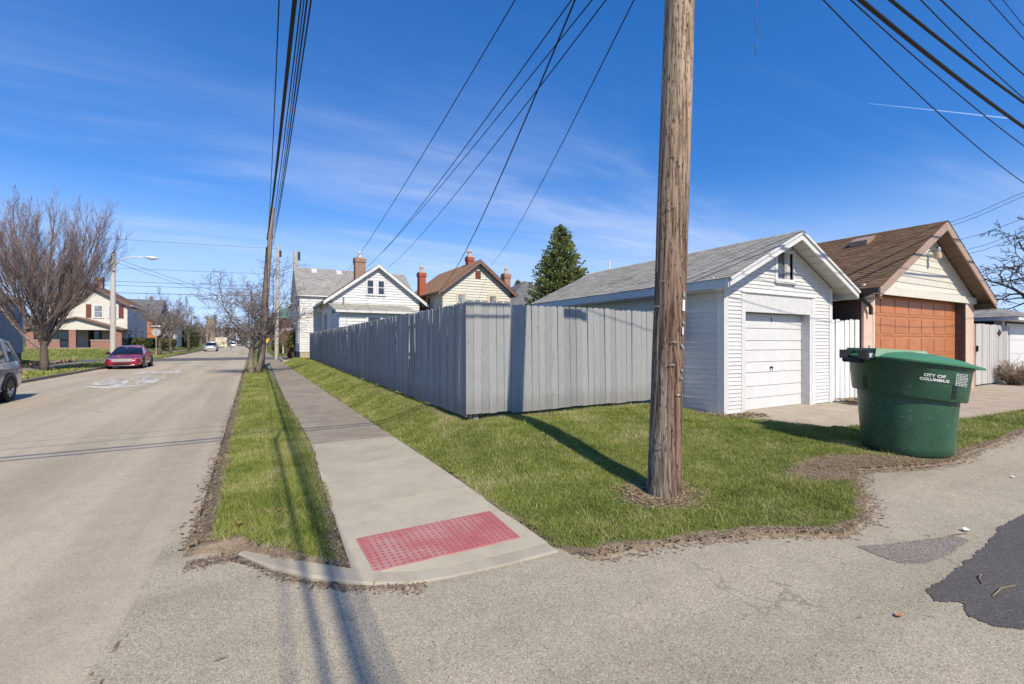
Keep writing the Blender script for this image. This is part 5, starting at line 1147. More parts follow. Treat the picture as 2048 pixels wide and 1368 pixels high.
# far wood on the horizon: many bare crowns that read as one mass
fw = MB(); rg = random.Random(77)
for i in range(170):
    x = rg.uniform(-95, 60); y = rg.uniform(190, 330); hgt = rg.uniform(7, 13)
    if -9.5 < x < 1.5 and y < 300: continue
    for k in range(75):
        a = rg.uniform(0, 6.28); rr = abs(rg.gauss(0, 2.2)); z0 = rg.uniform(1.0, hgt * .6); p = Vector((x + rr * math.cos(a) * .4, y + rr * math.sin(a) * .4, z0)); q = Vector((x + rr * math.cos(a) * 1.5, y + rr * math.sin(a) * 1.5, min(hgt, z0 + rg.uniform(2, 5)))); wv = Vector((rg.uniform(-.8, .8), 0, rg.uniform(-.3, .3)))
        fw.face([p - wv * .25, p + wv * .25, q + wv * .5, q - wv * .5], rg.random())
    fw.tube([(x, y, 0), (x, y, hgt * .5)], [.25, .12], 4, rg.random())
tag(stuff(fw.build('far_wood', 'twig_gray', None, center=False, fixn=False)), 'brown mass of bare trees far down the street', 'trees')
# conifer
def conifer(name, label, loc, hgt, rad, seed, dens=1.0, twig='needle'):
    r = thing(name, label, 'tree', loc); rg = random.Random(seed); T = MB(); T.tube([(loc[0], loc[1], loc[2] - .1), (loc[0], loc[1], loc[2] + hgt)], [.2, .02], 8); T.build('trunk', 'bark', r)
    b = MB(); z = hgt * .06; lx, ly, lz = loc
    while z < hgt - .15:
        f = 1 - z / hgt; rl = rad * (f ** .93) * 1.02; nb = max(4, int((13 * dens) * (f ** .5) + 4))
        for k in range(nb):
            a = rg.uniform(0, 6.283); L_ = rl * rg.uniform(.72, 1.10) + .1; droop = rg.uniform(-.05, .30) + .25 * (1 - f); d = Vector((math.cos(a), math.sin(a), droop)); base = Vector((lx, ly, lz + z + rg.uniform(-.12, .12))); steps = max(3, int(L_ / .13))
            for s in range(1, steps + 1):
                t = s / steps
                if t < .3 and rg.random() < .6: continue
                p = base + d * (L_ * t) + Vector((0, 0, -.12 * math.sin(t * 3.14) * L_))
                for q in range(3):
                    w2 = (1.05 - t * .55) * .26; o = p + Vector((rg.gauss(0, w2 * .5), rg.gauss(0, w2 * .5), rg.gauss(0, .06))); dir_ = (Vector((math.cos(a + rg.gauss(0, .7)), math.sin(a + rg.gauss(0, .7)), rg.uniform(-.1, .55)))).normalized(); l = rg.uniform(.13, .26); sd = dir_.cross(UZ).normalized() * l * .30
                    tt = min(1, max(0, .25 + .5 * t + rg.gauss(0, .18)))
                    b.face([o, o + dir_ * l * .5 + sd, o + dir_ * l, o + dir_ * l * .5 - sd], tt); up_ = dir_.cross(sd).normalized() * l * .28; b.face([o, o + dir_ * l * .5 + up_, o + dir_ * l, o + dir_ * l * .5 - up_], tt)
        z += .17 + .07 * f
    for k in range(60):
        zz = hgt - rg.uniform(0, .6); a = rg.uniform(0, 6.28); o = Vector((lx, ly, lz + zz)); dir_ = Vector((math.cos(a), math.sin(a), .8)).normalized(); sd = dir_.cross(UZ).normalized() * .04; l = .2; b.face([o, o + dir_ * l * .5 + sd, o + dir_ * l, o + dir_ * l * .5 - sd], rg.random())
    b.build('crown', twig, r, center=False, fixn=False).location = -Vector(loc); return r
conifer('conifer', 'full green conifer standing behind the white garage', (18.75, 26.2, .2), 9.55, 3.6, 3, 1.7)
conifer('conifer', 'dark distant conifer left of the old brick chimney', tuple(at(1006, 690, D=62))[:2] + (.2,), 10.0, 2.3, 4, .5)
conifer('conifer', 'dark distant conifer right of the old brick chimney', tuple(at(1036, 690, D=62))[:2] + (.2,), 9.8, 2.0, 5, .5)
# shrubs
def twig_shrub(name, label, loc, w_, h_, n, seed, mat, leaf=None):
    r = thing(name, label, 'shrub', loc); rg = random.Random(seed); b = MB()
    for i in range(n):
        a = rg.uniform(0, 6.28); rr = rg.random() ** .5; d = Vector((math.cos(a) * w_ * rr, math.sin(a) * w_ * rr, h_ * rg.uniform(.6, 1.05))); p = Vector(loc) + Vector((math.cos(a) * .12, math.sin(a) * .12, -.03)); m = p + d * .5 + Vector((0, 0, .12)); e_ = p + d + Vector((rg.gauss(0, .08), rg.gauss(0, .08), -.05)); b.tube([p, m, e_], [.010, .007, .004], 3, rg.random(), False)
        for k in range(5):
            t = rg.uniform(.25, 1); q = p.lerp(e_, t); b.tube([q, q + Vector((rg.gauss(0, .14), rg.gauss(0, .14), rg.gauss(.03, .12)))], [.006, .003], 3, rg.random(), False)
    b.build('branches', mat, r, fixn=False)
    if leaf:
        l = MB()
        for i in range(leaf):
            a = rg.uniform(0, 6.28); u = rg.uniform(-.2, 1); rr = math.sqrt(max(0, 1 - max(0, u) ** 2)) * rg.uniform(.75, 1.05); o = Vector(loc) + Vector((math.cos(a) * w_ * rr, math.sin(a) * w_ * rr, h_ * (.5 + .5 * u))); d = Vector((rg.gauss(0, 1), rg.gauss(0, 1), rg.gauss(.3, 1))).normalized() * .09; s = d.cross(Vector((rg.gauss(0, 1), rg.gauss(0, 1), 1))).normalized() * .06; l.face([o - d, o + s, o + d, o - s], rg.random())
        l.build('leaves', 'hedge_leaf', r, fixn=False)
    return r
sb = at(2034, 770, z=.1); twig_shrub('bare_shrub', 'bare brown twiggy shrub in front of the weathered gate', (sb.x - .1, sb.y, .08), .75, .95, 150, 3, 'twig_tan')
twig_shrub('shrub', 'tan leafless shrub before the white house corner', (3.0, 46.3, .1), 1.0, 3.0, 200, 5, 'twig_tan', 300)
twig_shrub('shrub', 'dark evergreen shrub against the white house wall', (3.2, 44.0, .1), .55, 2.6, 60, 6, 'twig_dark', 2600)
def hedge(label, x, y, z, w_, h_, seed, cat='hedge'):
    r = thing('hedge', label, cat, (x, y, z)); rg = random.Random(seed); l = MB(); l.lathe((x, y, z), [(w_ * .7, 0), (w_ * .92, h_ * .3), (w_ * .85, h_ * .75), (w_ * .4, h_ * .95)], 14, .05)
    for i in range(1600):
        a = rg.uniform(0, 6.28); u = rg.random(); rr = w_ * (1.0 if u < .8 else rg.random()) * rg.uniform(.9, 1.06) * (.8 + .2 * math.sin(u * 3)); o = Vector((x + math.cos(a) * rr, y + math.sin(a) * rr, z + h_ * min(1, u * 1.2) * rg.uniform(.9, 1.05))); d = Vector((rg.gauss(0, 1), rg.gauss(0, 1), rg.gauss(.4, 1))).normalized() * .12; s = d.cross(Vector((rg.gauss(0, 1), rg.gauss(0, 1), 1))).normalized() * .09; l.face([o - d, o + s, o + d, o - s], rg.random())
    l.build('foliage', 'hedge_leaf', r, fixn=False); return r
hedge('clipped round hedge beside the stop sign post', -13.2, 72, .75, 2.3, 1.3, 1); hedge('clipped low hedge on the terrace behind the second street tree', -13.0, 88, .75, 2.0, 1.4, 2); hedge('clipped dark hedge beyond the terrace hedge', -12.8, 96, .75, 1.6, 1.3, 3); hedge('rounded green bush behind the stop sign', -15.0, 80, .75, 1.5, 2.4, 4, 'bush'); hedge('low brown bush on the right verge lawn beyond the cross street', 3.6, 66, .4, 1.4, 1.4, 5, 'bush'); hedge('green yellow bush in front of the church tower', -11.8, 118, .5, 2.2, 4.2, 6, 'bush')

# ------------------------------------------------------------------ poles and lamp
def lamp_post():
    x, y, z = -9.05, 44.6, .1; r = thing('street_lamp', 'pale concrete street lamp post with curved arm over the red car', 'street lamp', (x, y, z))
    MB().lathe((x, y, z - .1), [(.20, 0), (.19, .3), (.17, 4), (.15, 8.25), (.13, 8.35)], 14).build('post', 'concrete_pole', r, smooth=True, auto=40)
    MB().tube([(x + .1, y, 7.35), (x + .4, y - .05, 7.75), (x + .9, y - .1, 7.98), (x + 1.5, y - .15, 8.06), (x + 2.0, y - .2, 8.06)], [.06, .055, .05, .045, .045], 8).build('arm', 'metal_white', r, smooth=True)
    h = MB(); h.loft([[(x + 1.9 + dx * .9, y - .2 + w2 * math.cos(a), 8.06 + zo + hh * math.sin(a)) for a in np.arange(0, 6.28, .628)] for dx, w2, hh, zo in ((0, .05, .05, 0), (.15, .13, .09, .02), (.45, .19, .12, .03), (.8, .17, .10, .0), (.95, .06, .04, -.02))]); h.build('lamp_head', 'metal_white', r, smooth=True)
    g = MB(); g.lathe((x + 2.35, y - .2, 7.90), [(.05, 0), (.14, .05), (.17, .11)], 12); g.build('lens', 'lamp_glass', r, smooth=True)
    MB().box((x - .04, y - .22, 6.9), (x + .3, y - .14, 7.05)).build('band', 'metal_gray', r)
    return r
lamp_post()
def wood_pole(label, base, top, r0, r1, mat, hard=True, name='utility_pole'):
    r = thing(name, label, 'utility pole', tuple(base)); b = MB(); B = Vector(base) - UZ * .1; Tp = Vector(top); pts = [B.lerp(Tp, i / 8) for i in range(9)]; b.tube(pts, [r0 + (r1 - r0) * i / 8 for i in range(9)], 14); b.build('shaft', mat, r, smooth=True, auto=50)
    return r
UP0, UP1 = Vector((.42, 28.6, .05)), Vector((.98, 28.6, 9.05))
up = wood_pole('brown leaning utility pole behind the spreading street tree', UP0, UP1, .16, .115, 'pole_wood_far')
for (t, dx) in ((.80, -.16), (.74, -.17), (.82, .15), (.70, .14), (.66, -.16)):
    p = UP0.lerp(UP1, t); MB().box((p.x + min(0, dx), p.y - .05, p.z - .05), (p.x + max(0, dx), p.y + .05, p.z + .05)).build('bracket', 'black_metal', up)
MB().tube([UP0 + Vector((-.19, -.12, 0)), UP0.lerp(UP1, .75) + Vector((-.15, -.12, 0))], .03, 6).build('riser_conduit', 'cable_black', up)
p = at(553, 716, z=.1); wp = wood_pole('pale utility pole standing beside the white house at the corner', (p.x, p.y, .1), (p.x + .15, p.y, 1.6 + 189 / 919 * 44.5), .19, .13, 'pole_wood_pale')
MB().box((p.x + .22, p.y - .12, 9.6), (p.x + .42, p.y + .05, 10.2)).build('transformer_bracket', 'black_metal', wp)
p = at(591, 700, D=60); wp2 = wood_pole('pale utility pole top rising behind the white house roof', (p.x, p.y, 0.1), (p.x, p.y, 1.6 + 182 / 919 * 60), .30, .26, 'pole_wood_pale'); MB().box((p.x + .3, p.y - .2, 12.3), (p.x + .55, p.y + .1, 13.4)).build('cutout', 'black_metal', wp2)
p = at(473, 690, D=110); wood_pole('distant thin pale pole beside the far parked cars', (p.x, p.y, 0), (p.x, p.y, 5.6), .12, .1, 'pole_wood_pale')
# sign posts
def sign_post():
    x, y = -8.85, 61.0; r = thing('sign_post', 'stop sign seen from behind with one way sign above', 'road sign', (x, y, .1))
    MB().box((x - .035, y - .02, .0), (x + .035, y + .02, 3.55)).build('post', 'galv_post', r)
    b = MB(); b.prism([(x + .40 * math.cos(R(22.5 + 45 * k)), y + .03, 2.62 + .40 * math.sin(R(22.5 + 45 * k))) for k in range(8)], (0, .006, 0)); b.build('stop_sign_back', 'sign_back', r)
    s = MB().box((x - .50, y - .034, 3.13), (x + .50, y - .026, 3.46)).build('one_way_sign', 'car_black', r)
    a = MB(); yy = y - .036; a.prism([(x - .45, yy, 3.24), (x + .22, yy, 3.24), (x + .22, yy, 3.18), (x + .46, yy, 3.295), (x + .22, yy, 3.41), (x + .22, yy, 3.35), (x - .45, yy, 3.35)], (0, .0015, 0)); ao = a.build('white_arrow', 'trim_white', s)
    V, Fc = text_mesh('ONE WAY', .11, .001); t = MB(); t.mesh([(x - .06 + px_, yy - .002, 3.258 + py_) for px_, py_, _ in V], Fc); t.build('lettering', 'car_black', s)
sign_post()
p = at(533, 700, D=62); r = thing('warning_sign', 'yellow warning sign on a post by the right sidewalk', 'road sign', (p.x, p.y, .3)); MB().box((p.x - .03, p.y - .02, .2), (p.x + .03, p.y + .02, 2.0)).build('post', 'galv_post', r)
b = MB(); b.prism([(p.x - .55, p.y - .03, 1.25), (p.x + .12, p.y - .03, 1.55), (p.x + .45, p.y - .03, 2.1), (p.x - .1, p.y - .03, 1.95), (p.x - .5, p.y - .03, 1.6)], (0, .006, 0)); b.build('panel', 'yellow_sign', r)

# ------------------------------------------------------------------ vehicles
def wheel(parent, x, y, r, w_, side):
    t = MB(); pr = [(r * .66, -w_ / 2), (r * .93, -w_ / 2), (r, -w_ / 2 + .03), (r, w_ / 2 - .03), (r * .93, w_ / 2), (r * .66, w_ / 2)]; n = 28; rings = [[(x + rr * math.cos(2 * math.pi * k / n), y + d, r + rr * math.sin(2 * math.pi * k / n)) for k in range(n)] for rr, d in pr]; t.loft(rings + [rings[0]], cap=False); to = t.build('wheel', 'rubber', parent, smooth=True, auto=35)
    h = MB(); yo = y + side * (w_ / 2 - .035); n = 24
    h.loft([[(x + r * .67 * math.cos(2 * math.pi * k / n), y + side * (w_ / 2 - .005), r + r * .67 * math.sin(2 * math.pi * k / n)) for k in range(n)], [(x + r * .60 * math.cos(2 * math.pi * k / n), yo - side * .02, r + r * .60 * math.sin(2 * math.pi * k / n)) for k in range(n)]], cap=False)
    for k in range(9):
        a = 2 * math.pi * k / 9; u = Vector((math.cos(a), 0, math.sin(a))); v = Vector((-math.sin(a), 0, math.cos(a))); c = Vector((x, yo, r)); h.hexa([c + v * .035, c - v * .035, c - v * .028 + u * r * .63, c + v * .028 + u * r * .63] + [q + Vector((0, side * .02, 0)) for q in (c + v * .035, c - v * .035, c - v * .028 + u * r * .63, c + v * .028 + u * r * .63)])
    h.lathe((x, yo, r), [(.01, -.05)], 6) if False else None
    ro = h.build('rim', 'alloy', to); d = MB(); d.loft([[(x + r * .66 * math.cos(2 * math.pi * k / n), yo - side * .04, r + r * .66 * math.sin(2 * math.pi * k / n)) for k in range(n)], [(x + .02 * math.cos(2 * math.pi * k / n), yo - side * .045, r + .02 * math.sin(2 * math.pi * k / n)) for k in range(n)]], cap=True); d.build('brake_disc', 'car_black', to)
def car(name, label, kind, col, group=None, detail=True):
    """local: x forward, y left; ground at z=0"""
    root = thing(name, label, 'car' if kind != 'van' else 'van', (0, 0, 0), group)
    if kind == 'sedan':
        L_, w_, wb = 4.85, .915, (1.42, -1.40); rw = .335
        low = [(2.42, .30, .30, .55, .66), (2.36, .22, .27, .62, .80), (2.15, .20, .26, .70, .88), (1.7, .19, .25, .80, .91), (1.0, .19, .25, .915, .915), (.3, .19, .25, .955, .915), (-.7, .19, .25, .965, .915), (-1.6, .19, .25, .985, .905), (-2.1, .22, .28, 1.0, .87), (-2.36, .30, .36, .97, .80), (-2.42, .42, .45, .86, .68)]
        gh_ = [(1.12, .935, .80), (.30, 1.395, .60), (-.2, 1.455, .585), (-.75, 1.435, .58), (-1.35, 1.26, .60), (-1.95, 1.01, .72)]
    elif kind == 'van':
        L_, w_, wb = 5.15, .985, (1.55, -1.45); rw = .355
        low = [(2.55, .35, .35, .60, .70), (2.48, .24, .28, .72, .86), (2.2, .22, .27, .85, .95), (1.6, .2, .26, 1.00, .985), (.8, .2, .26, 1.06, .985), (-.8, .2, .26, 1.08, .985), (-1.9, .22, .28, 1.10, .97), (-2.38, .28, .34, 1.10, .92), (-2.55, .36, .42, 1.06, .85), (-2.60, .45, .5, .95, .80)]
        gh_ = [(1.75, 1.04, .86), (.9, 1.60, .74), (.2, 1.74, .72), (-1.6, 1.72, .71), (-2.0, 1.66, .70), (-2.45, 1.12, .80)]
    else:
        L_, w_, wb = 4.6, .92, (1.35, -1.35); rw = .34
        low = [(2.28, .32, .34, .70, .66), (2.2, .24, .3, .80, .82), (1.9, .22, .3, .92, .9), (.9, .2, .28, 1.0, .92), (-1.6, .2, .28, 1.05, .915), (-2.1, .25, .32, 1.04, .88), (-2.28, .38, .45, .95, .78)]
        gh_ = [(1.15, 1.0, .80), (.35, 1.56, .64), (-.3, 1.64, .63), (-1.5, 1.60, .62), (-1.95, 1.48, .62), (-2.2, 1.06, .74)]
    rings = []
    for x, zb_, zs_, zt, ww in low:
        half = [(0, zb_), (ww * .82, zb_), (ww * .97, zs_ + .04), (ww, zb_ + (zt - zb_) * .5), (ww * .985, zb_ + (zt - zb_) * .72), (ww * .93, zt - .035), (ww * .80, zt), (ww * .4, zt + .022), (0, zt + .03)]
        ring = [(x, y_, z_) for y_, z_ in half] + [(x, -y_, z_) for y_, z_ in half[-2:0:-1]]; rings.append(ring)
    b = MB(); b.loft(rings); body = b.build('body', col, root, smooth=True, auto=42)
    rg_ = []
    zbelt = lambda x: np.interp(-x, [-q[0] for q in low], [q[3] for q in low]) - .02
    wbelt = lambda x: np.interp(-x, [-q[0] for q in low], [q[4] for q in low]) * .90
    for x, zt, wr in gh_:
        wb_ = wbelt(x); zb_ = min(zbelt(x), zt - .01); rg_.append([(x, wb_, zb_), (x, wr + .03, zt - .06 if zt - zb_ > .1 else zt), (x, wr - .06, zt), (x, 0, zt + .015), (x, -wr + .06, zt), (x, -wr - .03, zt - .06 if zt - zb_ > .1 else zt), (x, -wb_, zb_)])
    b = MB(); b.loft(rg_, closed=True, cap=True); b.build('windows', 'car_glass', root, smooth=True, auto=30)
    # roof skin and pillars
    rf = MB(); i0, i1 = 1, len(gh_) - 2
    for i in range(i0, i1):
        A, B_ = rg_[i], rg_[i + 1]
        for k in range(1, 5):
            q = [Vector(A[k]), Vector(A[k + 1]), Vector(B_[k + 1]), Vector(B_[k])]; up_ = UZ * .012; rf.hexa([v - UZ * .004 for v in q] + [v + up_ for v in q])
    rf.build('roof', col, root)
    def pillar(p, q, t):
        p = Vector(p); q = Vector(q); b = MB(); b.tube([p, p.lerp(q, .5), q], [t, t, t], 6); b.build('pillar', col, root)
    for s in (1, 6):
        k = 1 if s == 1 else 5; kk = 0 if s == 1 else 6
        pillar(rg_[0][kk], rg_[1][k], .035); pillar(rg_[-1][kk], rg_[-2][k], .045)
        m0 = Vector(rg_[2][kk]).lerp(Vector(rg_[3][kk]), .5); m1 = Vector(rg_[2][k]).lerp(Vector(rg_[3][k]), .5); pillar(m0, m1, .03)
        if kind != 'sedan': pillar(rg_[-3][kk], rg_[-3][k], .04)
    for x in wb:
        for s in (1, -1):
            wheel(root, x, s * (w_ - .10), rw, .22, s)
            ar = MB(); n = 20; ar.loft([[(x + (rw + .075) * math.cos(math.pi * k / n), s * (w_ * .2), rw + (rw + .075) * math.sin(math.pi * k / n)) for k in range(n + 1)], [(x + (rw + .075) * math.cos(math.pi * k / n), s * (w_ + .006), rw + (rw + .075) * math.sin(math.pi * k / n)) for k in range(n + 1)]], closed=False, cap=False)
            yv = s * (w_ + .006); ar.mesh([(x + (rw + .075) * math.cos(math.pi * k / n), yv, rw + (rw + .075) * math.sin(math.pi * k / n)) for k in range(n + 1)], [tuple(range(n + 1))]); ar.build('wheel_arch', 'car_black', root)
    for s in (1, -1): MB().loft([[(gh_[0][0] - .35 + dx, s * (w_ - .02 + dy), .98 + dz) for dx, dz in ((-.05, -.07), (.06, -.06), (.07, .06), (-.05, .08))] for dy in (.0, .21)]).build('mirror', col, root)
    if kind == 'sedan':
        gr = MB().box((2.385, -.50, .47), (2.425, .50, .66)).build('grille', 'car_black', root)
        for i in range(21): yy = -.48 + i * .048; MB().box((2.42, yy - .013, .475), (2.445, yy + .013, .655)).build('grille_bar', 'metal_white', gr)
        MB().box((2.40, -.53, .655), (2.44, .53, .68)).build('grille_trim', 'chrome', root)
        for s in (1, -1): MB().loft([[(2.34, s * .54, .50), (2.34, s * .54, .66), (2.30, s * .66, .68), (2.30, s * .66, .52)], [(2.10, s * .83, .54), (2.10, s * .83, .70), (2.06, s * .85, .71), (2.06, s * .85, .56)]]).build('headlight', 'lamp_glass', root); MB().lathe((2.335, s * .62, .60), [(.05, -.05), (.06, 0), (.05, .05)], 10).build('lamp', 'chrome', root)
        MB().box((2.40, -.42, .27), (2.435, .42, .38)).build('lower_intake', 'car_black', root); MB().box((2.41, -.60, .215), (2.445, .60, .245)).build('bumper_trim', 'chrome', root)
    else:
        for s in (1, -1):
            MB().box((low[1][0] - .1, s * .55 - .16, .62), (low[0][0] + .012, s * .55 + .16, .74)).build('headlight', 'lamp_glass', root)
            tl = MB(); xe = low[-1][0]; tl.box((xe + .015, s * (.78) - .07, .80), (xe + .16, s * (.78) + .075, 1.06)); tl.build('tail_light', 'shutter_red', root)
        MB().box((low[0][0] - .06, -.4, .5), (low[0][0] + .014, .4, .66)).build('grille', 'car_black', root)
        if kind == 'van':
            MB().box((-1.9, w_ - .03, .86), (.6, w_ + .004, .875)).build('slide_rail', 'car_black', root); MB().box((-.2, w_ - .02, .95), (-.02, w_ + .02, .99)).build('door_handle', col, root)
    MB().box((low[0][0] - .02, -.26, .40), (low[0][0] + .02, .26, .50)).build('number_plate', 'trim_white', root) if kind != 'sedan' else None
    return root
FACE = -math.pi / 2   # facing the camera end of the street
rc_ = car('sedan', 'dark red sedan parked facing us with wide chrome grille', 'sedan', 'car_red'); rc_.location = (-6.62, 36.9, 0); rc_.rotation_euler = (0, 0, FACE); rc_.scale = (.94,) * 3
vn = car('minivan', 'silver minivan parked at the kerb with its rear end in view', 'van', 'car_silver'); vn.location = (-6.62, 15.9, 0); vn.rotation_euler = (0, 0, FACE)
sv = car('suv', 'pale silver car parked on the far side beyond the cross street', 'suv', 'car_pale', 'cars parked down the street'); p = at(422, 703, z=0); sv.location = (p.x - .1, p.y + 2.2, 0); sv.rotation_euler = (0, 0, FACE)
for i, (px, py, lb, mt) in enumerate(((467, 694.5, 'pale car far down the street before the dark one', 'car_pale'), (479, 692.5, 'dark car far down the street behind the pale one', 'car_dark'))):
    c2 = dup(sv, (0, 0, 0), FACE, 1, lb, 'cars parked down the street'); q = at(px, py, z=0); c2.location = (max(-7.3, q.x), q.y, 0)
    if mt == 'car_dark':
        for ch in c2.children:
            if ch.data and ch.data.materials and ch.data.materials[0].name.startswith('car_pale'): ch.data = ch.data.copy(); ch.data.materials[0] = MATS[mt]

# ------------------------------------------------------------------ houses across the street
lh = thing('house', 'blue grey sided house on block foundation at the street edge', 'house', (-15, 34, .4))
MB().box((-22, 27.5, .95), (-12.6, 40.4, 4.1)).build('wall', 'blue_gray_vinyl', lh); MB().box((-21.97, 27.53, .2), (-12.63, 40.37, .949)).build('foundation', 'block_dark', lh)
lap_wall(lh, 'blue_gray_vinyl', (-12.6, 0, 0), UY, UX, .95, 4.1, lambda z: (27.5, 40.3), .2, (), False, th=.03, rs=95); MB().box((-12.61, 40.3, .95), (-12.56, 40.45, 4.1)).build('corner_board', 'trim_white', lh)
lap_wall(lh, 'blue_gray_vinyl', (0, 27.5, 0), UX, -UY, .95, 4.1, lambda z: (-22, -12.6), .2, (), False, th=.03, rs=96)
MB().prism([(-22.4, 27, 4.1), (-12.2, 27, 4.1), (-17.3, 27, 6.4)], (0, 13.8, 0)).build('roof', 'roof_darkgray', lh)
ph = thing('house', 'white two storey house with brick porch and dark red shutters', 'house', (-16.5, 74, .7))
hx0, hx1, hy0, hy1, hm_, hea, hz0 = -20.2, -12.9, 70.0, 81.8, -16.55, 8.5, .8
hp = (hea - 6.0) / 4.05
def hrz(x): return hea - abs(x - hm_) * hp
MB().prism([(hx0, hy0, hz0), (hx1, hy0, hz0), (hx1, hy0, hrz(hx1) - .15), (hm_, hy0, hea - .15), (hx0, hy0, hrz(hx0) - .15)], (0, hy1 - hy0, 0)).build('wall', 'gray_and_shaded_vinyl', ph)
lap_wall(ph, 'cream_vinyl', (0, hy0, 0), UX, -UY, hz0, hea - .2, lambda z: (max(hx0, hm_ - (hea - .15 - z) / hp), min(hx1, hm_ + (hea - .15 - z) / hp)), .22, (), False, th=.03, rs=97)
lap_wall(ph, 'gray_and_shaded_vinyl', (hx1, 0, 0), UY, UX, hz0 + .5, hrz(hx1) - .2, lambda z: (hy0, hy1), .22, (), False, th=.03, rs=98)  # street side of the same white house: its shade painted in as grey boards
MB().box((hx0 + .02, hy0 + .02, .3), (hx1 + .04, hy1, hz0 + .5)).build('foundation', 'block_dark', ph)
for cx in (-15.5, -14.2): window(ph, (cx, hy0 - .03, 4.45), UX, -UY, .72, 1.35, .1, gl='glass_blind')
for cx in (-16.35, -13.45): MB().box((cx - .23, hy0 - .07, 4.4), (cx + .23, hy0 - .032, 5.95)).build('shutter', 'shutter_red', ph)
for (yy, zz, hh) in ((74.2, 4.7, 1.4), (78.8, 4.7, 1.2), (74.5, 1.9, 1.5), (78.6, 1.9, 1.2)): window(ph, (hx1 + .03, yy, zz), UY, UX, .75, hh, .1)
hb_ = MB()
for xa, xb in ((hm_ - 4.05, hm_), (hm_, hm_ + 4.05)): hb_.hexa([(xa, hy0 - .5, hrz(xa) - .14), (xb, hy0 - .5, hrz(xb) - .14), (xb, hy1 + .4, hrz(xb) - .14), (xa, hy1 + .4, hrz(xa) - .14), (xa, hy0 - .5, hrz(xa)), (xb, hy0 - .5, hrz(xb)), (xb, hy1 + .4, hrz(xb)), (xa, hy1 + .4, hrz(xa))])
hro_ = hb_.build('roof', 'roof_brown', ph)
for xe in (hm_ - 4.05, hm_ + 4.05): barge(xe, 1, 'trim_brown', hy0 - .54, .04, .3, hro_, rzf=hrz, xa=hm_, top=.0)
MB().box((hm_ + 4.0, hy0 - .4, hrz(hm_ + 4.05) - .16), (hm_ + 4.12, hy1 + .4, hrz(hm_ + 4.05))).build('gutter', 'metal_white', hro_)
brick_chimney(ph, -17.0, -16.2, 75, 75.8, 7, 9.6, 'brick_old')
# porch
py0 = 66.6; pr = lambda x: 4.35 - abs(x - hm_) * .33
pb_ = MB()
for xa, xb in ((hx0 - .5, hm_), (hm_, hx1 + .35)): pb_.hexa([(xa, py0 - .4, pr(xa) - .14), (xb, py0 - .4, pr(xb) - .14), (xb, hy0 - .02, pr(xb) - .14), (xa, hy0 - .02, pr(xa) - .14), (xa, py0 - .4, pr(xa)), (xb, py0 - .4, pr(xb)), (xb, hy0 - .02, pr(xb)), (xa, hy0 - .02, pr(xa))])
pro = pb_.build('porch_roof', 'trim_brown', ph)
MB().prism([(hx0 - .3, py0, 2.92), (hx1 + .15, py0, 2.92), (hx1 + .15, py0, pr(hx1 + .15) - .16), (hm_, py0, pr(hm_) - .16), (hx0 - .3, py0, pr(hx0 - .3) - .16)], (0, .1, 0)).build('porch_gable', 'cream_vinyl', pro)
MB().box((hx0 - .2, py0, .2), (hx1 + .1, hy0 - .01, .98)).build('porch_floor', 'concrete_old', ph)
for cx in (hx0, -16.9, hx1 - .15): MB().box((cx - .28, py0 - .02, .3), (cx + .28, py0 + .5, 2.91)).build('pillar', 'brick_red', ph)
for (xa, xb) in ((-20, -17.9), (-15.4, hx1 - .43)):
    w0 = MB().box((xa, py0 + .02, .25), (xb, py0 + .3, 1.75)).build('porch_wall', 'brick_red', ph); MB().box((xa - .05, py0 - .03, 1.751), (xb, py0 + .35, 1.85)).build('coping', 'concrete_curb', w0)
for i in range(5): MB().box((-17.6, py0 - .35 * (5 - i), .2), (-15.5, py0 - .35 * (4 - i) - .004, .30 + i * .14)).build('step', 'concrete_apron', ph)
window(ph, (-15.8, hy0 - .03, 1.0), UX, -UY, .95, 2.05, .1, 'shutter_red', 'glass_dark', False, False); window(ph, (-13.9, hy0 - .03, 1.7), UX, -UY, 1.2, 1.1, .1); window(ph, (-18.4, hy0 - .03, 1.7), UX, -UY, 1.3, 1.1, .1)
MB().tube([(hx1 + .2, py0 + 1, 3.0), (hx1 + .45, hy0 + .4, 2.85), (hx1 + .15, hy0 + .25, 2.5), (hx1 + .12, hy0 + .25, .8)], .06, 6).build('downspout', 'gutter_dark', ph)
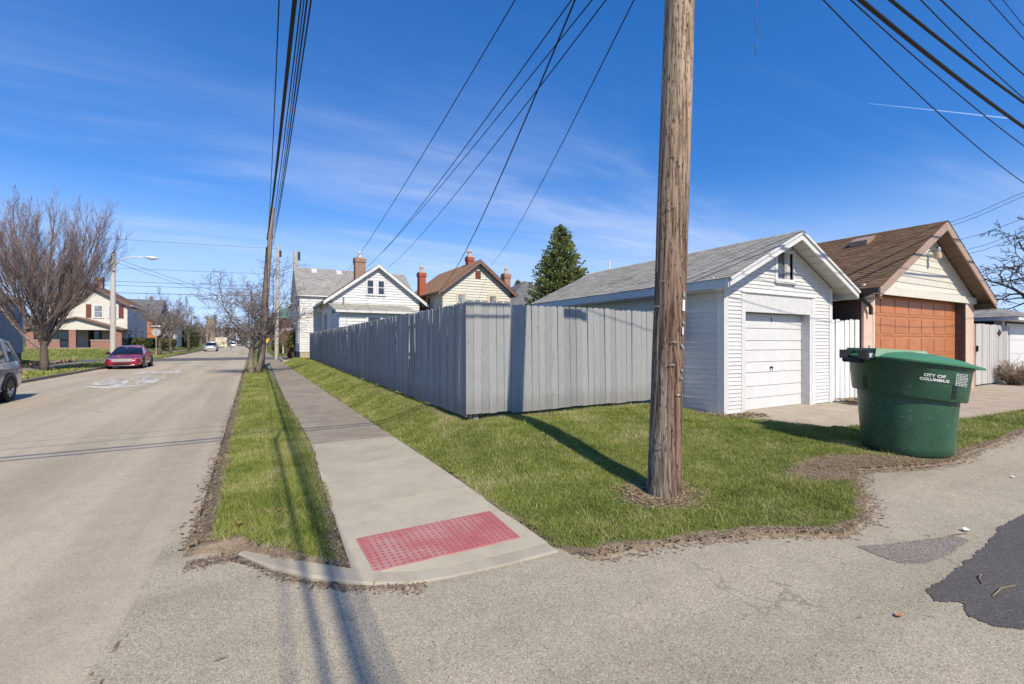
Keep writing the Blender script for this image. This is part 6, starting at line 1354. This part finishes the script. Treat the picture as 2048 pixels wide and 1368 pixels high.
# retaining wall stones and low walls on the corner lawn
rw_ = thing('garden_wall', 'broken low brick garden wall along the left sidewalk', 'wall', (-11.6, 42, .1)); rg = random.Random(8)
for i in range(26):
    y = 37.2 + i * .34; h_ = rg.uniform(.08, .30); MB().box((-11.62, y, .02), (-11.40, y + rg.uniform(.22, .32), .1 + h_)).build('brick', 'brick_old', rw_)
def simple_house(label, x0, x1, y0, y1, zb, ze, za, wm, rmat, axis='y', wins=(), chim=False):
    r = thing('house', label, 'house', ((x0 + x1) / 2, (y0 + y1) / 2, zb)); 
    MB().box((x0, y0, zb - .3), (x1, y1, ze)).build('wall', wm, r); o = .35
    if axis == 'y': xm = (x0 + x1) / 2; ro = MB().prism([(x0 - o, y0 - o, ze), (x1 + o, y0 - o, ze), (xm, y0 - o, za)], (0, y1 - y0 + 2 * o, 0)).build('roof', rmat, r); MB().prism([(x0 + .1, y0 - o - .01, ze + .02), (x1 - .1, y0 - o - .01, ze + .02), (xm, y0 - o - .01, za - .3)], (0, .01, 0)).build('gable', wm, ro)
    else: ym = (y0 + y1) / 2; ro = MB().prism([(x0 - o, y0 - o, ze), (x0 - o, y1 + o, ze), (x0 - o, ym, za)], (x1 - x0 + 2 * o, 0, 0)).build('roof', rmat, r)
    for (c, n_) in wins: window(r, c, UX if abs(n_[1]) else UY, Vector(n_), .9, 1.4, .12)
    if chim: MB().box(((x0 + x1) / 2 - .3, (y0 + y1) / 2, za - .8), ((x0 + x1) / 2 + .3, (y0 + y1) / 2 + .6, za + 1)).build('chimney', 'brick_old', ro)
    return r
simple_house('orange brick house with brown roof beyond the brick porch house', -22, -13.0, 90, 101, .8, 5.2, 8.6, 'brick_orange', 'roof_darkgray', 'x', [((-16.5, 89.98, 2), (0, -1, 0)), ((-12.98, 93, 2), (1, 0, 0)), ((-12.98, 97, 2), (1, 0, 0))])
simple_house('white house with dark gable roof behind the street trees', -22, -12.6, 108, 119, .8, 5.2, 9.5, 'white_vinyl', 'roof_darkgray', 'y', [((-18, 107.98, 2), (0, -1, 0)), ((-12.58, 112, 2), (1, 0, 0)), ((-16, 107.98, 4), (0, -1, 0))], True)
simple_house('cream house with grey roof far along the left side', -23, -13, 126, 138, .8, 5.4, 9, 'cream_vinyl', 'roof_gray', 'y', [((-18, 125.98, 2), (0, -1, 0)), ((-12.98, 130, 2), (1, 0, 0))])
simple_house('tall pale house with porch farthest along the left side', -23, -15, 146, 158, .8, 6, 9.5, 'gray_and_shaded_vinyl', 'roof_brown', 'y', [((-18, 145.98, 2), (0, -1, 0))])
simple_house('white two storey house beyond the cross street on the right', 4.6, 12, 60, 71, .6, 6.3, 8.6, 'white_vinyl', 'roof_gray', 'y', [((5.7, 59.98, 4.2), (0, -1, 0)), ((7.9, 59.98, 4.2), (0, -1, 0)), ((4.58, 64, 4.2), (-1, 0, 0)), ((5.7, 59.98, 1.4), (0, -1, 0))])
wp_ = thing('porch', 'small sloping white porch roof before the right hand white house', 'porch', (4, 59, .5)); slab4(wp_, 'roof', 'metal_white', [(2.9, 57.6, 2.95), (8, 57.6, 3.6), (8, 59.9, 3.75), (2.9, 59.9, 3.1)], .12); [MB().box((x, 57.8, .3), (x + .1, 57.9, 2.9)).build('post', 'trim_white', wp_) for x in (3.0, 5.2)]
simple_house('dark red brick house with green metal roof far along the right', 4.2, 13, 80, 92, .5, 5.3, 7.3, 'dark_red_far', 'roof_green', 'x', [((6, 79.98, 1.6), (0, -1, 0)), ((4.18, 84, 1.6), (-1, 0, 0)), ((7.6, 79.98, 3.7), (0, -1, 0))])
simple_house('pale house far along the right side of the street', 5, 13, 102, 114, .5, 5.5, 8.5, 'cream_vinyl', 'roof_gray', 'y', [((7, 101.98, 1.6), (0, -1, 0))])
ct = thing('church_tower', 'tan brick church tower with battlements far down the street', 'tower', (-20, 185, 0)); p = at(422, 690, D=150); X_, Y_ = p.x, p.y
MB().box((X_ - 1.2, Y_ - 1.2, 0), (X_ + 1.2, Y_ + 1.2, 9.2)).build('tower', 'tan_brick_far', ct); ct.location = (X_, Y_, 0); WL[ct.name] = Vector((X_, Y_, 0))
for ch in ct.children: ch.location = (0, 0, 0)
for sx in (-1, 1):
    for sy in (-1, 1): MB().box((X_ + sx * 1.1 - .35, Y_ + sy * 1.1 - .35, 9.0), (X_ + sx * 1.1 + .35, Y_ + sy * 1.1 + .35, 10.2)).build('pinnacle', 'tan_brick_far', ct)
MB().box((X_ + 1.25, Y_ - 1, 0), (X_ + 4.5, Y_ + 9, 3.2)).build('nave', 'tan_light', ct); MB().box((X_ + 1.9, Y_ - .6, 3.2), (X_ + 2.8, Y_ + .4, 5.6)).build('chimney', 'block_dark', ct)
# flower bed edging at the white house corner
fb_ = thing('flower_bed', 'dark mulch bed with timber edging at the white house corner', 'flower bed', (2.7, 42.5, .05)); MB().box((2.15, 39.4, .0), (3.2, 46.2, .16)).build('mulch', 'mulch', fb_)
MB().box((2.05, 39.3, .0), (2.15, 46.3, .22)).build('edging', 'wood_gray', fb_); MB().box((2.05, 39.18, .0), (3.9, 39.29, .24)).build('edging', 'concrete_curb', fb_)
# ------------------------------------------------------------------ overhead lines
def cable(name, label, pts, r, mat='cable_black', group=None, n=5, cat='cable'):
    b = MB(); b.tube(pts, r, n); o = b.build(name, mat, None, smooth=True); return tag(o, label, cat, group)
def para(A, B, sag, n=36): A = Vector(A); B = Vector(B); return [A.lerp(B, i / n) - UZ * (4 * sag * (i / n) * (1 - i / n)) for i in range(n + 1)]
def street_line(px, t, dx, r, label, ynear=6.4, mat='cable_black', ya=-11.0):
    B = UP0.lerp(UP1, t) + Vector((dx, -.16, 0)); Q = at(px, 0, Y=ynear); A = Vector((B.x + (Q.x - B.x) * (ya - B.y) / (Q.y - B.y), ya, 0)); A.z = B.z - .35; tq = (Q.y - A.y) / (B.y - A.y); sag = (A.z + (B.z - A.z) * tq - Q.z) / (4 * tq * (1 - tq)); return cable('overhead_cable', label, para(A, B, sag), r, mat, 'cables above the tree lawn')
street_line(589, .80, -.16, .031, 'thick black cable bundle running above the sidewalk verge')
street_line(602, .79, -.02, .010, 'thin black cable beside the thick bundle above the verge')
street_line(608, .82, .06, .008, 'thin cable above the verge, second from the thick bundle')
street_line(614, .80, .12, .012, 'twisted cable above the verge beside the outer wire')
street_line(622, .76, .15, .012, 'outer wire above the verge on the house side')
street_line(558, .85, -.14, .009, 'lone wire above the road edge apart from the bundle')
sl = para((.20, -11, 6.2), (.24, 2.5, 5.15), .25); cable('slack_cable', 'slack cable lashed below the street bundle', sl + [Vector((.32, 2.9, 5.3)), Vector((.40, 3.0, 5.6)), Vector((.42, 2.8, 5.95))], .022)
def alley_line(px0, py0, py1, r, label, Yp=2.95, c=.004, mat='cable_black'):
    Q1 = at(px0, py0, Y=Yp); Q2 = at(2048, py1, Y=Yp); m = (Q2.z - Q1.z) / (Q2.x - Q1.x)
    f = lambda x: Q1.z + m * (x - Q1.x) + c * (x - Q1.x) * (x - Q2.x)
    x0 = PX_ + .046 * 5.8 + .16; xs_ = np.concatenate([np.linspace(x0, 16, 30), np.linspace(17, 40, 14)]); return cable('overhead_cable', label, [Vector((x, Yp, f(x))) for x in xs_], r, mat, 'cables above the alley')
alley_line(1647, 0, 366, .008, 'lowest thin wire sagging above the garages', c=.009)
alley_line(1702, 0, 292, .009, 'thin wire just below the thick alley bundle', c=.005)
alley_line(1722, 0, 254, .030, 'thick black cable bundle running above the alley')
alley_line(1782, 0, 205, .024, 'second thick black cable above the alley bundle')
alley_line(1842, 0, 197, .009, 'thin wire crossing the second thick alley cable', c=.007)
alley_line(1882, 0, 150, .012, 'medium wire above the alley, clear of the thick cables')
alley_line(1978, 0, 78, .008, 'kinked thin wire high above the alley'); alley_line(2006, 0, 52, .006, 'faint thin wire highest above the alley')
Ap = Vector((PX_ + .25, 3.0, 5.72))
for i, (z0, z1, sag, r, lb) in enumerate(((5.72, 6.3, .35, .026, 'thick cable crossing the street from the near pole'), (5.52, 6.1, .40, .020, 'second cable crossing the street below the thick one'), (6.4, 7.0, .45, .009, 'thin wire crossing the street above the thick cable'), (6.9, 7.5, .4, .008, 'upper thin wire crossing the street from the near pole'))):
    cable('overhead_cable', lb, para((PX_ + .046 * z0 - .2, 2.98, z0), (-24, 2.6, z1), sag), r, 'cable_black', 'cables crossing the street')
sc_ = MB(); sc_.tube([(PX_ + 1.2, 2.95, 5.70), (PX_ + 1.75, 2.95, 5.66)], .07, 10); tag(sc_.build('splice_case', 'cable_black', None, smooth=True, auto=40), 'black splice case on the alley cable beside the pole', 'splice case')
def drop(px, E, sag, r, label, dx=0):
    E = Vector(E); S = Vector((PX_ + .38 + dx, PY_, 0)); d = ray(px, 0); dx_, dy_ = E.x - S.x, E.y - S.y
    k = (S.x * dy_ - S.y * dx_) / (d.x * dy_ - d.y * dx_); Q = Vector((0, 0, EYE)) + d * k; t = (Q.y - S.y) / dy_; S.z = (Q.z - E.z * t + 4 * sag * t * (1 - t)) / (1 - t); return cable('service_wire', label, para(S, E, sag, 30), r, 'cable_black', 'service wires to the houses')
drop(1030, at(672, 572, Y=39.2), .45, .011, 'service wire to the main roof of the white house', -.1)
drop(1143, at(727, 540, Y=38.3), .5, .011, 'service wire to the white house chimney', .0)
drop(1184, at(735, 533, Y=37.0), .3, .010, 'service wire crossing beside the chimney wire')
drop(1212, at(777, 534, Y=33.66), .4, .010, 'service wire to the gable of the white house')
drop(1150, at(885, 573, Y=31.2), .8, .016, 'thicker twisted service wire to the beige house', -.25)
drop(1268, at(983, 529, Y=31.2), .5, .010, 'service wire to the right side of the beige gable', .05)
lw = [(4.66, 2.95, 5.86), at(1512, 12, Y=2.95), at(1510, 40, Y=2.95), at(1517, 66, Y=2.95), at(1514, 92, Y=2.95), at(1510, 112, Y=2.95)]; cable('loose_wire', 'loose thin wire dangling beside the pole', lw, .004, 'cable_steel')
# lines across the far end of the street
pB = at(553, 600, D=44.5)
for i, (py, dz) in enumerate(((497, .25), (548, .2), (572, .15), (579, .15), (592, .1))):
    zz = 1.6 + (684 - py) / 919 * 44.5; cable('overhead_cable', ['top wire', 'second wire', 'third wire', 'fourth wire', 'lowest cable'][i] + ' strung across the far street', para((pB.x + .1, pB.y, zz), (-46, pB.y + 4, zz + .6), .5), [.012, .012, .016, .016, .02][i], 'cable_black', 'wires across the far street')
for (pa, pb2, lb) in (((236, 512), (452, 562), 'upper'), ((238, 516), (455, 570), 'lower')): cable('overhead_cable', lb + ' wire from the street lamp across the road', para((-8.95, 44.6, 7.9 if lb == 'upper' else 7.6), (.6, 60, 6.3 if lb == 'upper' else 5.9), .3), .014, 'cable_black', 'lamp wires')
for i, (a0, b0) in enumerate((((1888, 450), (2048, 384)), ((1898, 454), (2048, 392)), ((1918, 478), (2048, 437)), ((1930, 498), (2048, 462)), ((1936, 506), (2048, 470)))):
    A = at(a0[0] - 30, a0[1] + 10, D=30); B = at(b0[0], b0[1], D=26); C_ = B + (B - A) * .6; cable('overhead_cable', ['upper', 'second', 'middle', 'fourth', 'lowest'][i] + ' thin wire behind the brown roofed garage', [A, A.lerp(B, .5) - UZ * .12, B, C_], .013, 'cable_black', 'wires behind the brown garage')
# contrail high in the sky
p0, p1 = at(1738, 207, D=4000), at(1885, 222, D=4000); p2_ = at(2030, 238, D=4000); ctr = MB(); ctr.tube([p0, p1, p2_], [1.2, 3.2, 5.0], 8); tag(ctr.build('contrail', 'vapour', None, smooth=True), 'thin white contrail high in the blue sky', 'contrail')

# ------------------------------------------------------------------ grass and litter
npr = np.random.default_rng(5)
def blades(X, Y, hgt, wid, tint, lean=.5, name='grass', mat='grass_blade', zoff=0.0, label=None, cat='grass', flat=None):
    n = len(X); Z = H(X, Y) + zoff; a = npr.uniform(0, 2 * np.pi, n); la = npr.uniform(0, 2 * np.pi, n); ln = np.abs(npr.normal(0, lean, n)) * hgt
    wx, wy = np.cos(a) * wid / 2, np.sin(a) * wid / 2
    V = np.empty((n, 3, 3), np.float32); V[:, 0] = np.stack([X - wx, Y - wy, Z - .004], -1); V[:, 1] = np.stack([X + wx, Y + wy, Z - .004], -1); V[:, 2] = np.stack([X + np.cos(la) * ln, Y + np.sin(la) * ln, Z + hgt], -1)
    me = np_mesh(name, V.reshape(-1, 3), np.arange(n * 3).reshape(-1, 3), [('tint', 'FACE', np.clip(tint, 0, 1))]); me.materials.append(MATS[mat])
    o = link(name, me, (0, 0, 0)); stuff(o)
    if label: tag(o, label, cat)
    return o
def patchn(X, Y, s):
    return .5 + .5 * (np.sin(X * 2.1 * s + 1.3 * np.sin(Y * 1.7 * s)) * np.sin(Y * 2.6 * s + 1.1 * np.sin(X * 1.3 * s)) * .6 + .4 * np.sin(X * 6.1 * s + Y * 4.7 * s) * np.sin(Y * 7.3 * s - X * 3.1 * s))
def scatter(x0, x1, y0, y1, dens):
    n = int((x1 - x0) * (y1 - y0) * dens); return npr.uniform(x0, x1, n), npr.uniform(y0, y1, n)
def lawn(regs, label, hs=(.018, .046), wd=.006, thin=1.0):
    XS, YS, S_ = [], [], []
    for (x0, x1, y0, y1, dens, sc) in regs:
        X, Y = scatter(x0, x1, y0, y1, dens); m = lawn_mask(X, Y); d = dirt_at(X, Y); keep = m & (npr.random(len(X)) > np.clip(d * 1.15 - .05, 0, .97)) & (npr.random(len(X)) > np.clip(2.4 * (patchn(X * .8 + 5, Y * .9 - 2, 1.9) - .62), 0, .72)); keep &= ~((np.abs(X - 3.0) < .0))
        # blades stay out of the fence line and off the pole and bin
        keep &= np.hypot(X - POLE[0], Y - POLE[1]) > .19; keep &= np.hypot(X - BIN[0], Y - BIN[1]) > .50
        XS.append(X[keep]); YS.append(Y[keep]); S_.append(np.full(keep.sum(), sc))
    X = np.concatenate(XS); Y = np.concatenate(YS); S_ = np.concatenate(S_); p = patchn(X, Y, .9); q = patchn(X + 7, Y * 1.3, 2.6)
    hg = npr.uniform(hs[0], hs[1], len(X)) * (.4 + .8 * q + .9 * (npr.random(len(X)) < .03)) * (1 + .35 * (S_ - 1)); tint = .42 + .62 * (p - .5) + .26 * (q - .5) + npr.normal(0, .17, len(X)); dry = npr.random(len(X)) < (.05 + .22 * (patchn(X * 1.1 + 3, Y + 9, 1.4) > .66)); tint = np.where(dry, npr.uniform(.8, 1, len(X)), tint)
    return blades(X, Y, hg, wd * S_ * npr.uniform(.7, 1.3, len(X)), tint, .75, label=label)
lawn([(-.42, .82, 2.9, 7, 15000, 1.0), (-.42, .82, 7, 12, 9000, 1.25), (-.42, .82, 12, 24, 3200, 2.1), (-.42, .82, 24, 47, 900, 3.6)], 'green grass strip between road and sidewalk', (.026, .062))
lawn([(2.0, 8.7, 1.9, 4.6, 11000, 1.05), (2.0, 8.7, 4.6, 6.95, 7500, 1.3), (8.7, 13, 2.4, 4.1, 3500, 1.7), (13, 24, 2.4, 3.6, 1200, 2.5)], 'green lawn around the utility pole beside the alley')
lawn([(2.0, 3.5, 6.95, 12, 7500, 1.3), (2.0, 3.7, 12, 24, 2600, 2.2), (2.0, 3.9, 24, 40, 900, 3.4)], 'grass bank between sidewalk and board fence')
X, Y = scatter(-40, -7.9, 16, 47, 60); X2, Y2 = scatter(-40, -7.9, 56.2, 80, 45); X = np.concatenate([X, X2]); Y = np.concatenate([Y, Y2]); k = ~((X < -9.95) & (X > -11.35)) & ~((X < -12.5) & (Y < 40.6)) & ~((X > -20.6) & (X < -12.4) & (Y > 66)); X, Y = X[k], Y[k]
blades(X, Y, npr.uniform(.05, .12, len(X)), npr.uniform(.05, .11, len(X)), .45 + .5 * (patchn(X, Y, .35) - .3) + npr.normal(0, .15, len(X)), .6, label='yellow green lawns across the street')
# straw, dirt and leaf litter along edges
def litter(X, Y, smin, smax, mat, label, name, lift=.004):
    n = len(X); Z = np.maximum(H(X, Y), .004) + lift; s = npr.uniform(smin, smax, n); a = npr.uniform(0, 6.283, n); asp = npr.uniform(.08, .5, n); ux, uy = np.cos(a) * s, np.sin(a) * s; vx, vy = -np.sin(a) * s * asp, np.cos(a) * s * asp; t = npr.uniform(-.5, .6, n) * s
    V = np.empty((n, 4, 3), np.float32); V[:, 0] = np.stack([X - ux, Y - uy, Z], -1); V[:, 1] = np.stack([X + vx, Y + vy, Z + np.abs(t) * .4], -1); V[:, 2] = np.stack([X + ux, Y + uy, Z + np.maximum(t, 0)], -1); V[:, 3] = np.stack([X - vx, Y - vy, Z + .002], -1)
    me = np_mesh(name, V.reshape(-1, 3), np.arange(n * 4).reshape(-1, 4), [('tint', 'FACE', npr.random(n))]); me.materials.append(MATS[mat]); return tag(stuff(link(name, me, (0, 0, 0))), label, 'litter')
n = 6000; Y = 4.3 + npr.random(n) ** 1.9 * 26; X = ROAD_R + .05 + npr.normal(0, .055, n) + wob(Y, Y, .9, .03); X = np.clip(X, ROAD_R - .10 - .04 * npr.random(n), ROAD_R + .22); litter(X, Y, .008, .032, 'litter', 'brown leaf litter along the road edge of the verge', 'leaf_litter')
n = 5200; Y = 3.2 + npr.random(n) ** 1.7 * 20; X = swl(Y) - .02 + npr.normal(0, .05, n); litter(X, Y, .006, .022, 'litter', 'dry debris along the verge side of the sidewalk', 'leaf_litter', .012)
n = 4200; X = npr.uniform(2.1, 14, n); Y = edge_y(X) + npr.normal(.02, .055, n); litter(X, Y, .006, .026, 'litter', 'dry debris along the alley edge of the lawn', 'leaf_litter')
X = np.concatenate([npr.normal(6.55, .75, 4200), npr.normal(7.9, .9, 2600)]); Y = np.concatenate([npr.normal(2.98, .26, 4200), npr.normal(2.62, .16, 2600)]); k = (np.hypot(X - BIN[0], Y - BIN[1]) > .5) & (Y > edge_y(X) - .15); litter(X[k], Y[k], .006, .024, 'straw_blade', 'wood chips and dead grass on the bare soil by the bin', 'wood_chips', .006)
n = 1700; a = npr.uniform(0, 6.283, n); rr = .19 + np.abs(npr.normal(0, .15, n)); X = POLE[0] + rr * np.cos(a) * 1.15 - .03; Y = POLE[1] + rr * np.sin(a); litter(X, Y, .010, .036, 'straw_blade', 'dry straw ringed round the foot of the pole', 'straw', .012)
n = 1500; X = npr.uniform(-.42, 1.0, n); Y = np.interp(X, arcx, arcy) + npr.normal(-.015, .05, n); litter(X, Y, .006, .022, 'litter', 'dirt and debris at the foot of the curved curb', 'leaf_litter')
n = 3200; X = npr.uniform(-3.5, 9, n); Y = npr.uniform(-.2, 2.6, n); litter(X, Y, .003, .009, 'litter', 'loose grit scattered over the alley asphalt', 'grit', .002)
n = 900; X = npr.uniform(7.5, 9.1, n); Y = npr.normal(5.75, .16, n); k = Y < 5.93; litter(X[k], Y[k], .02, .07, 'straw_blade', 'dead weeds at the foot of the white garage corner', 'weeds', .03)
n = 1100; X = npr.uniform(12.3, 13.3, n); Y = npr.normal(5.55, .16, n); litter(X, Y, .02, .06, 'straw_blade', 'brown leaves heaped under the white picket screen', 'leaf_litter', .115)
def leaf(px, py, s, mat, label, name='fallen_leaf', z=.012):
    p = at(px, py, z=z); b = MB(); a = random.uniform(0, 6); pts = []
    for k in range(9):
        t = k / 8; wv = math.sin(t * math.pi) * .42; pts.append((t - .5, wv, .25 * abs(t - .5) + .1 * wv))
    for k in range(8):
        x0, w0, z0_ = pts[k]; x1, w1, z1_ = pts[k + 1]
        for sg in (-1, 1):
            q = [(x0, 0, z0_), (x1, 0, z1_), (x1, sg * w1, z1_ + w1 * .6), (x0, sg * w0, z0_ + w0 * .6)]; b.face([(p.x + s * (x * math.cos(a) - y * math.sin(a)), p.y + s * (x * math.sin(a) + y * math.cos(a)), p.z + s * zz) for x, y, zz in q])
    return tag(b.build(name, mat, None, smooth=True), label, 'leaf')
leaf(1800, 1233, .045, 'leaf_orange', 'single orange brown fallen leaf on the alley asphalt'); leaf(558, 1021, .06, 'leaf_orange', 'orange fallen leaf in the grass verge', z=.09); leaf(480, 1048, .05, 'leaf_orange', 'tan fallen leaf in the verge near the road edge', z=.09)
for (px, py, s, lb) in ((1935, 1062, .07, 'white paper scrap on the alley beside the dark patch'), (2028, 955, .06, 'white paper scrap on the alley past the bin'), (1650, 1022, .03, 'tiny white scrap in the lawn by the alley')): leaf(px, py, s, 'paper', lb, 'paper_scrap')
jb = MB(); rgj = random.Random(19); yj = -1.5
while yj < 3.6:
    ln = rgj.uniform(.03, .12); xj = -.70 - .12 * math.sin(yj * 1.3) + rgj.gauss(0, .03); wj = rgj.uniform(.003, .013)
    if rgj.random() < .5: jb.face([(xj - wj, yj, .0075), (xj + wj * rgj.uniform(.3, 1), yj + ln * .2, .0075), (xj + wj * rgj.uniform(.2, 1), yj + ln, .0075), (xj - wj * .6, yj + ln * .8, .0075)])
    yj += ln * 1.05
struct(jb.build('pavement_joint', 'litter', None))
for (px, py, l, an, lb) in ((1965, 1168, .16, .3, 'dry twig lying on the dark asphalt patch'), (1880, 1078, .35, -.2, 'thin dark twig beside the worn tar smear'), (1985, 1192, .3, -.1, 'pale straw lying on the dark asphalt patch')):
    p = at(px, py, z=.012); q = p + Vector((math.cos(an) * l, math.sin(an) * l, .004)); o = MB().tube([p, p.lerp(q, .5) + Vector((.01, .015, .006)), q], .004, 5).build('twig', 'twig_tan', None); tag(o, lb, 'twig')
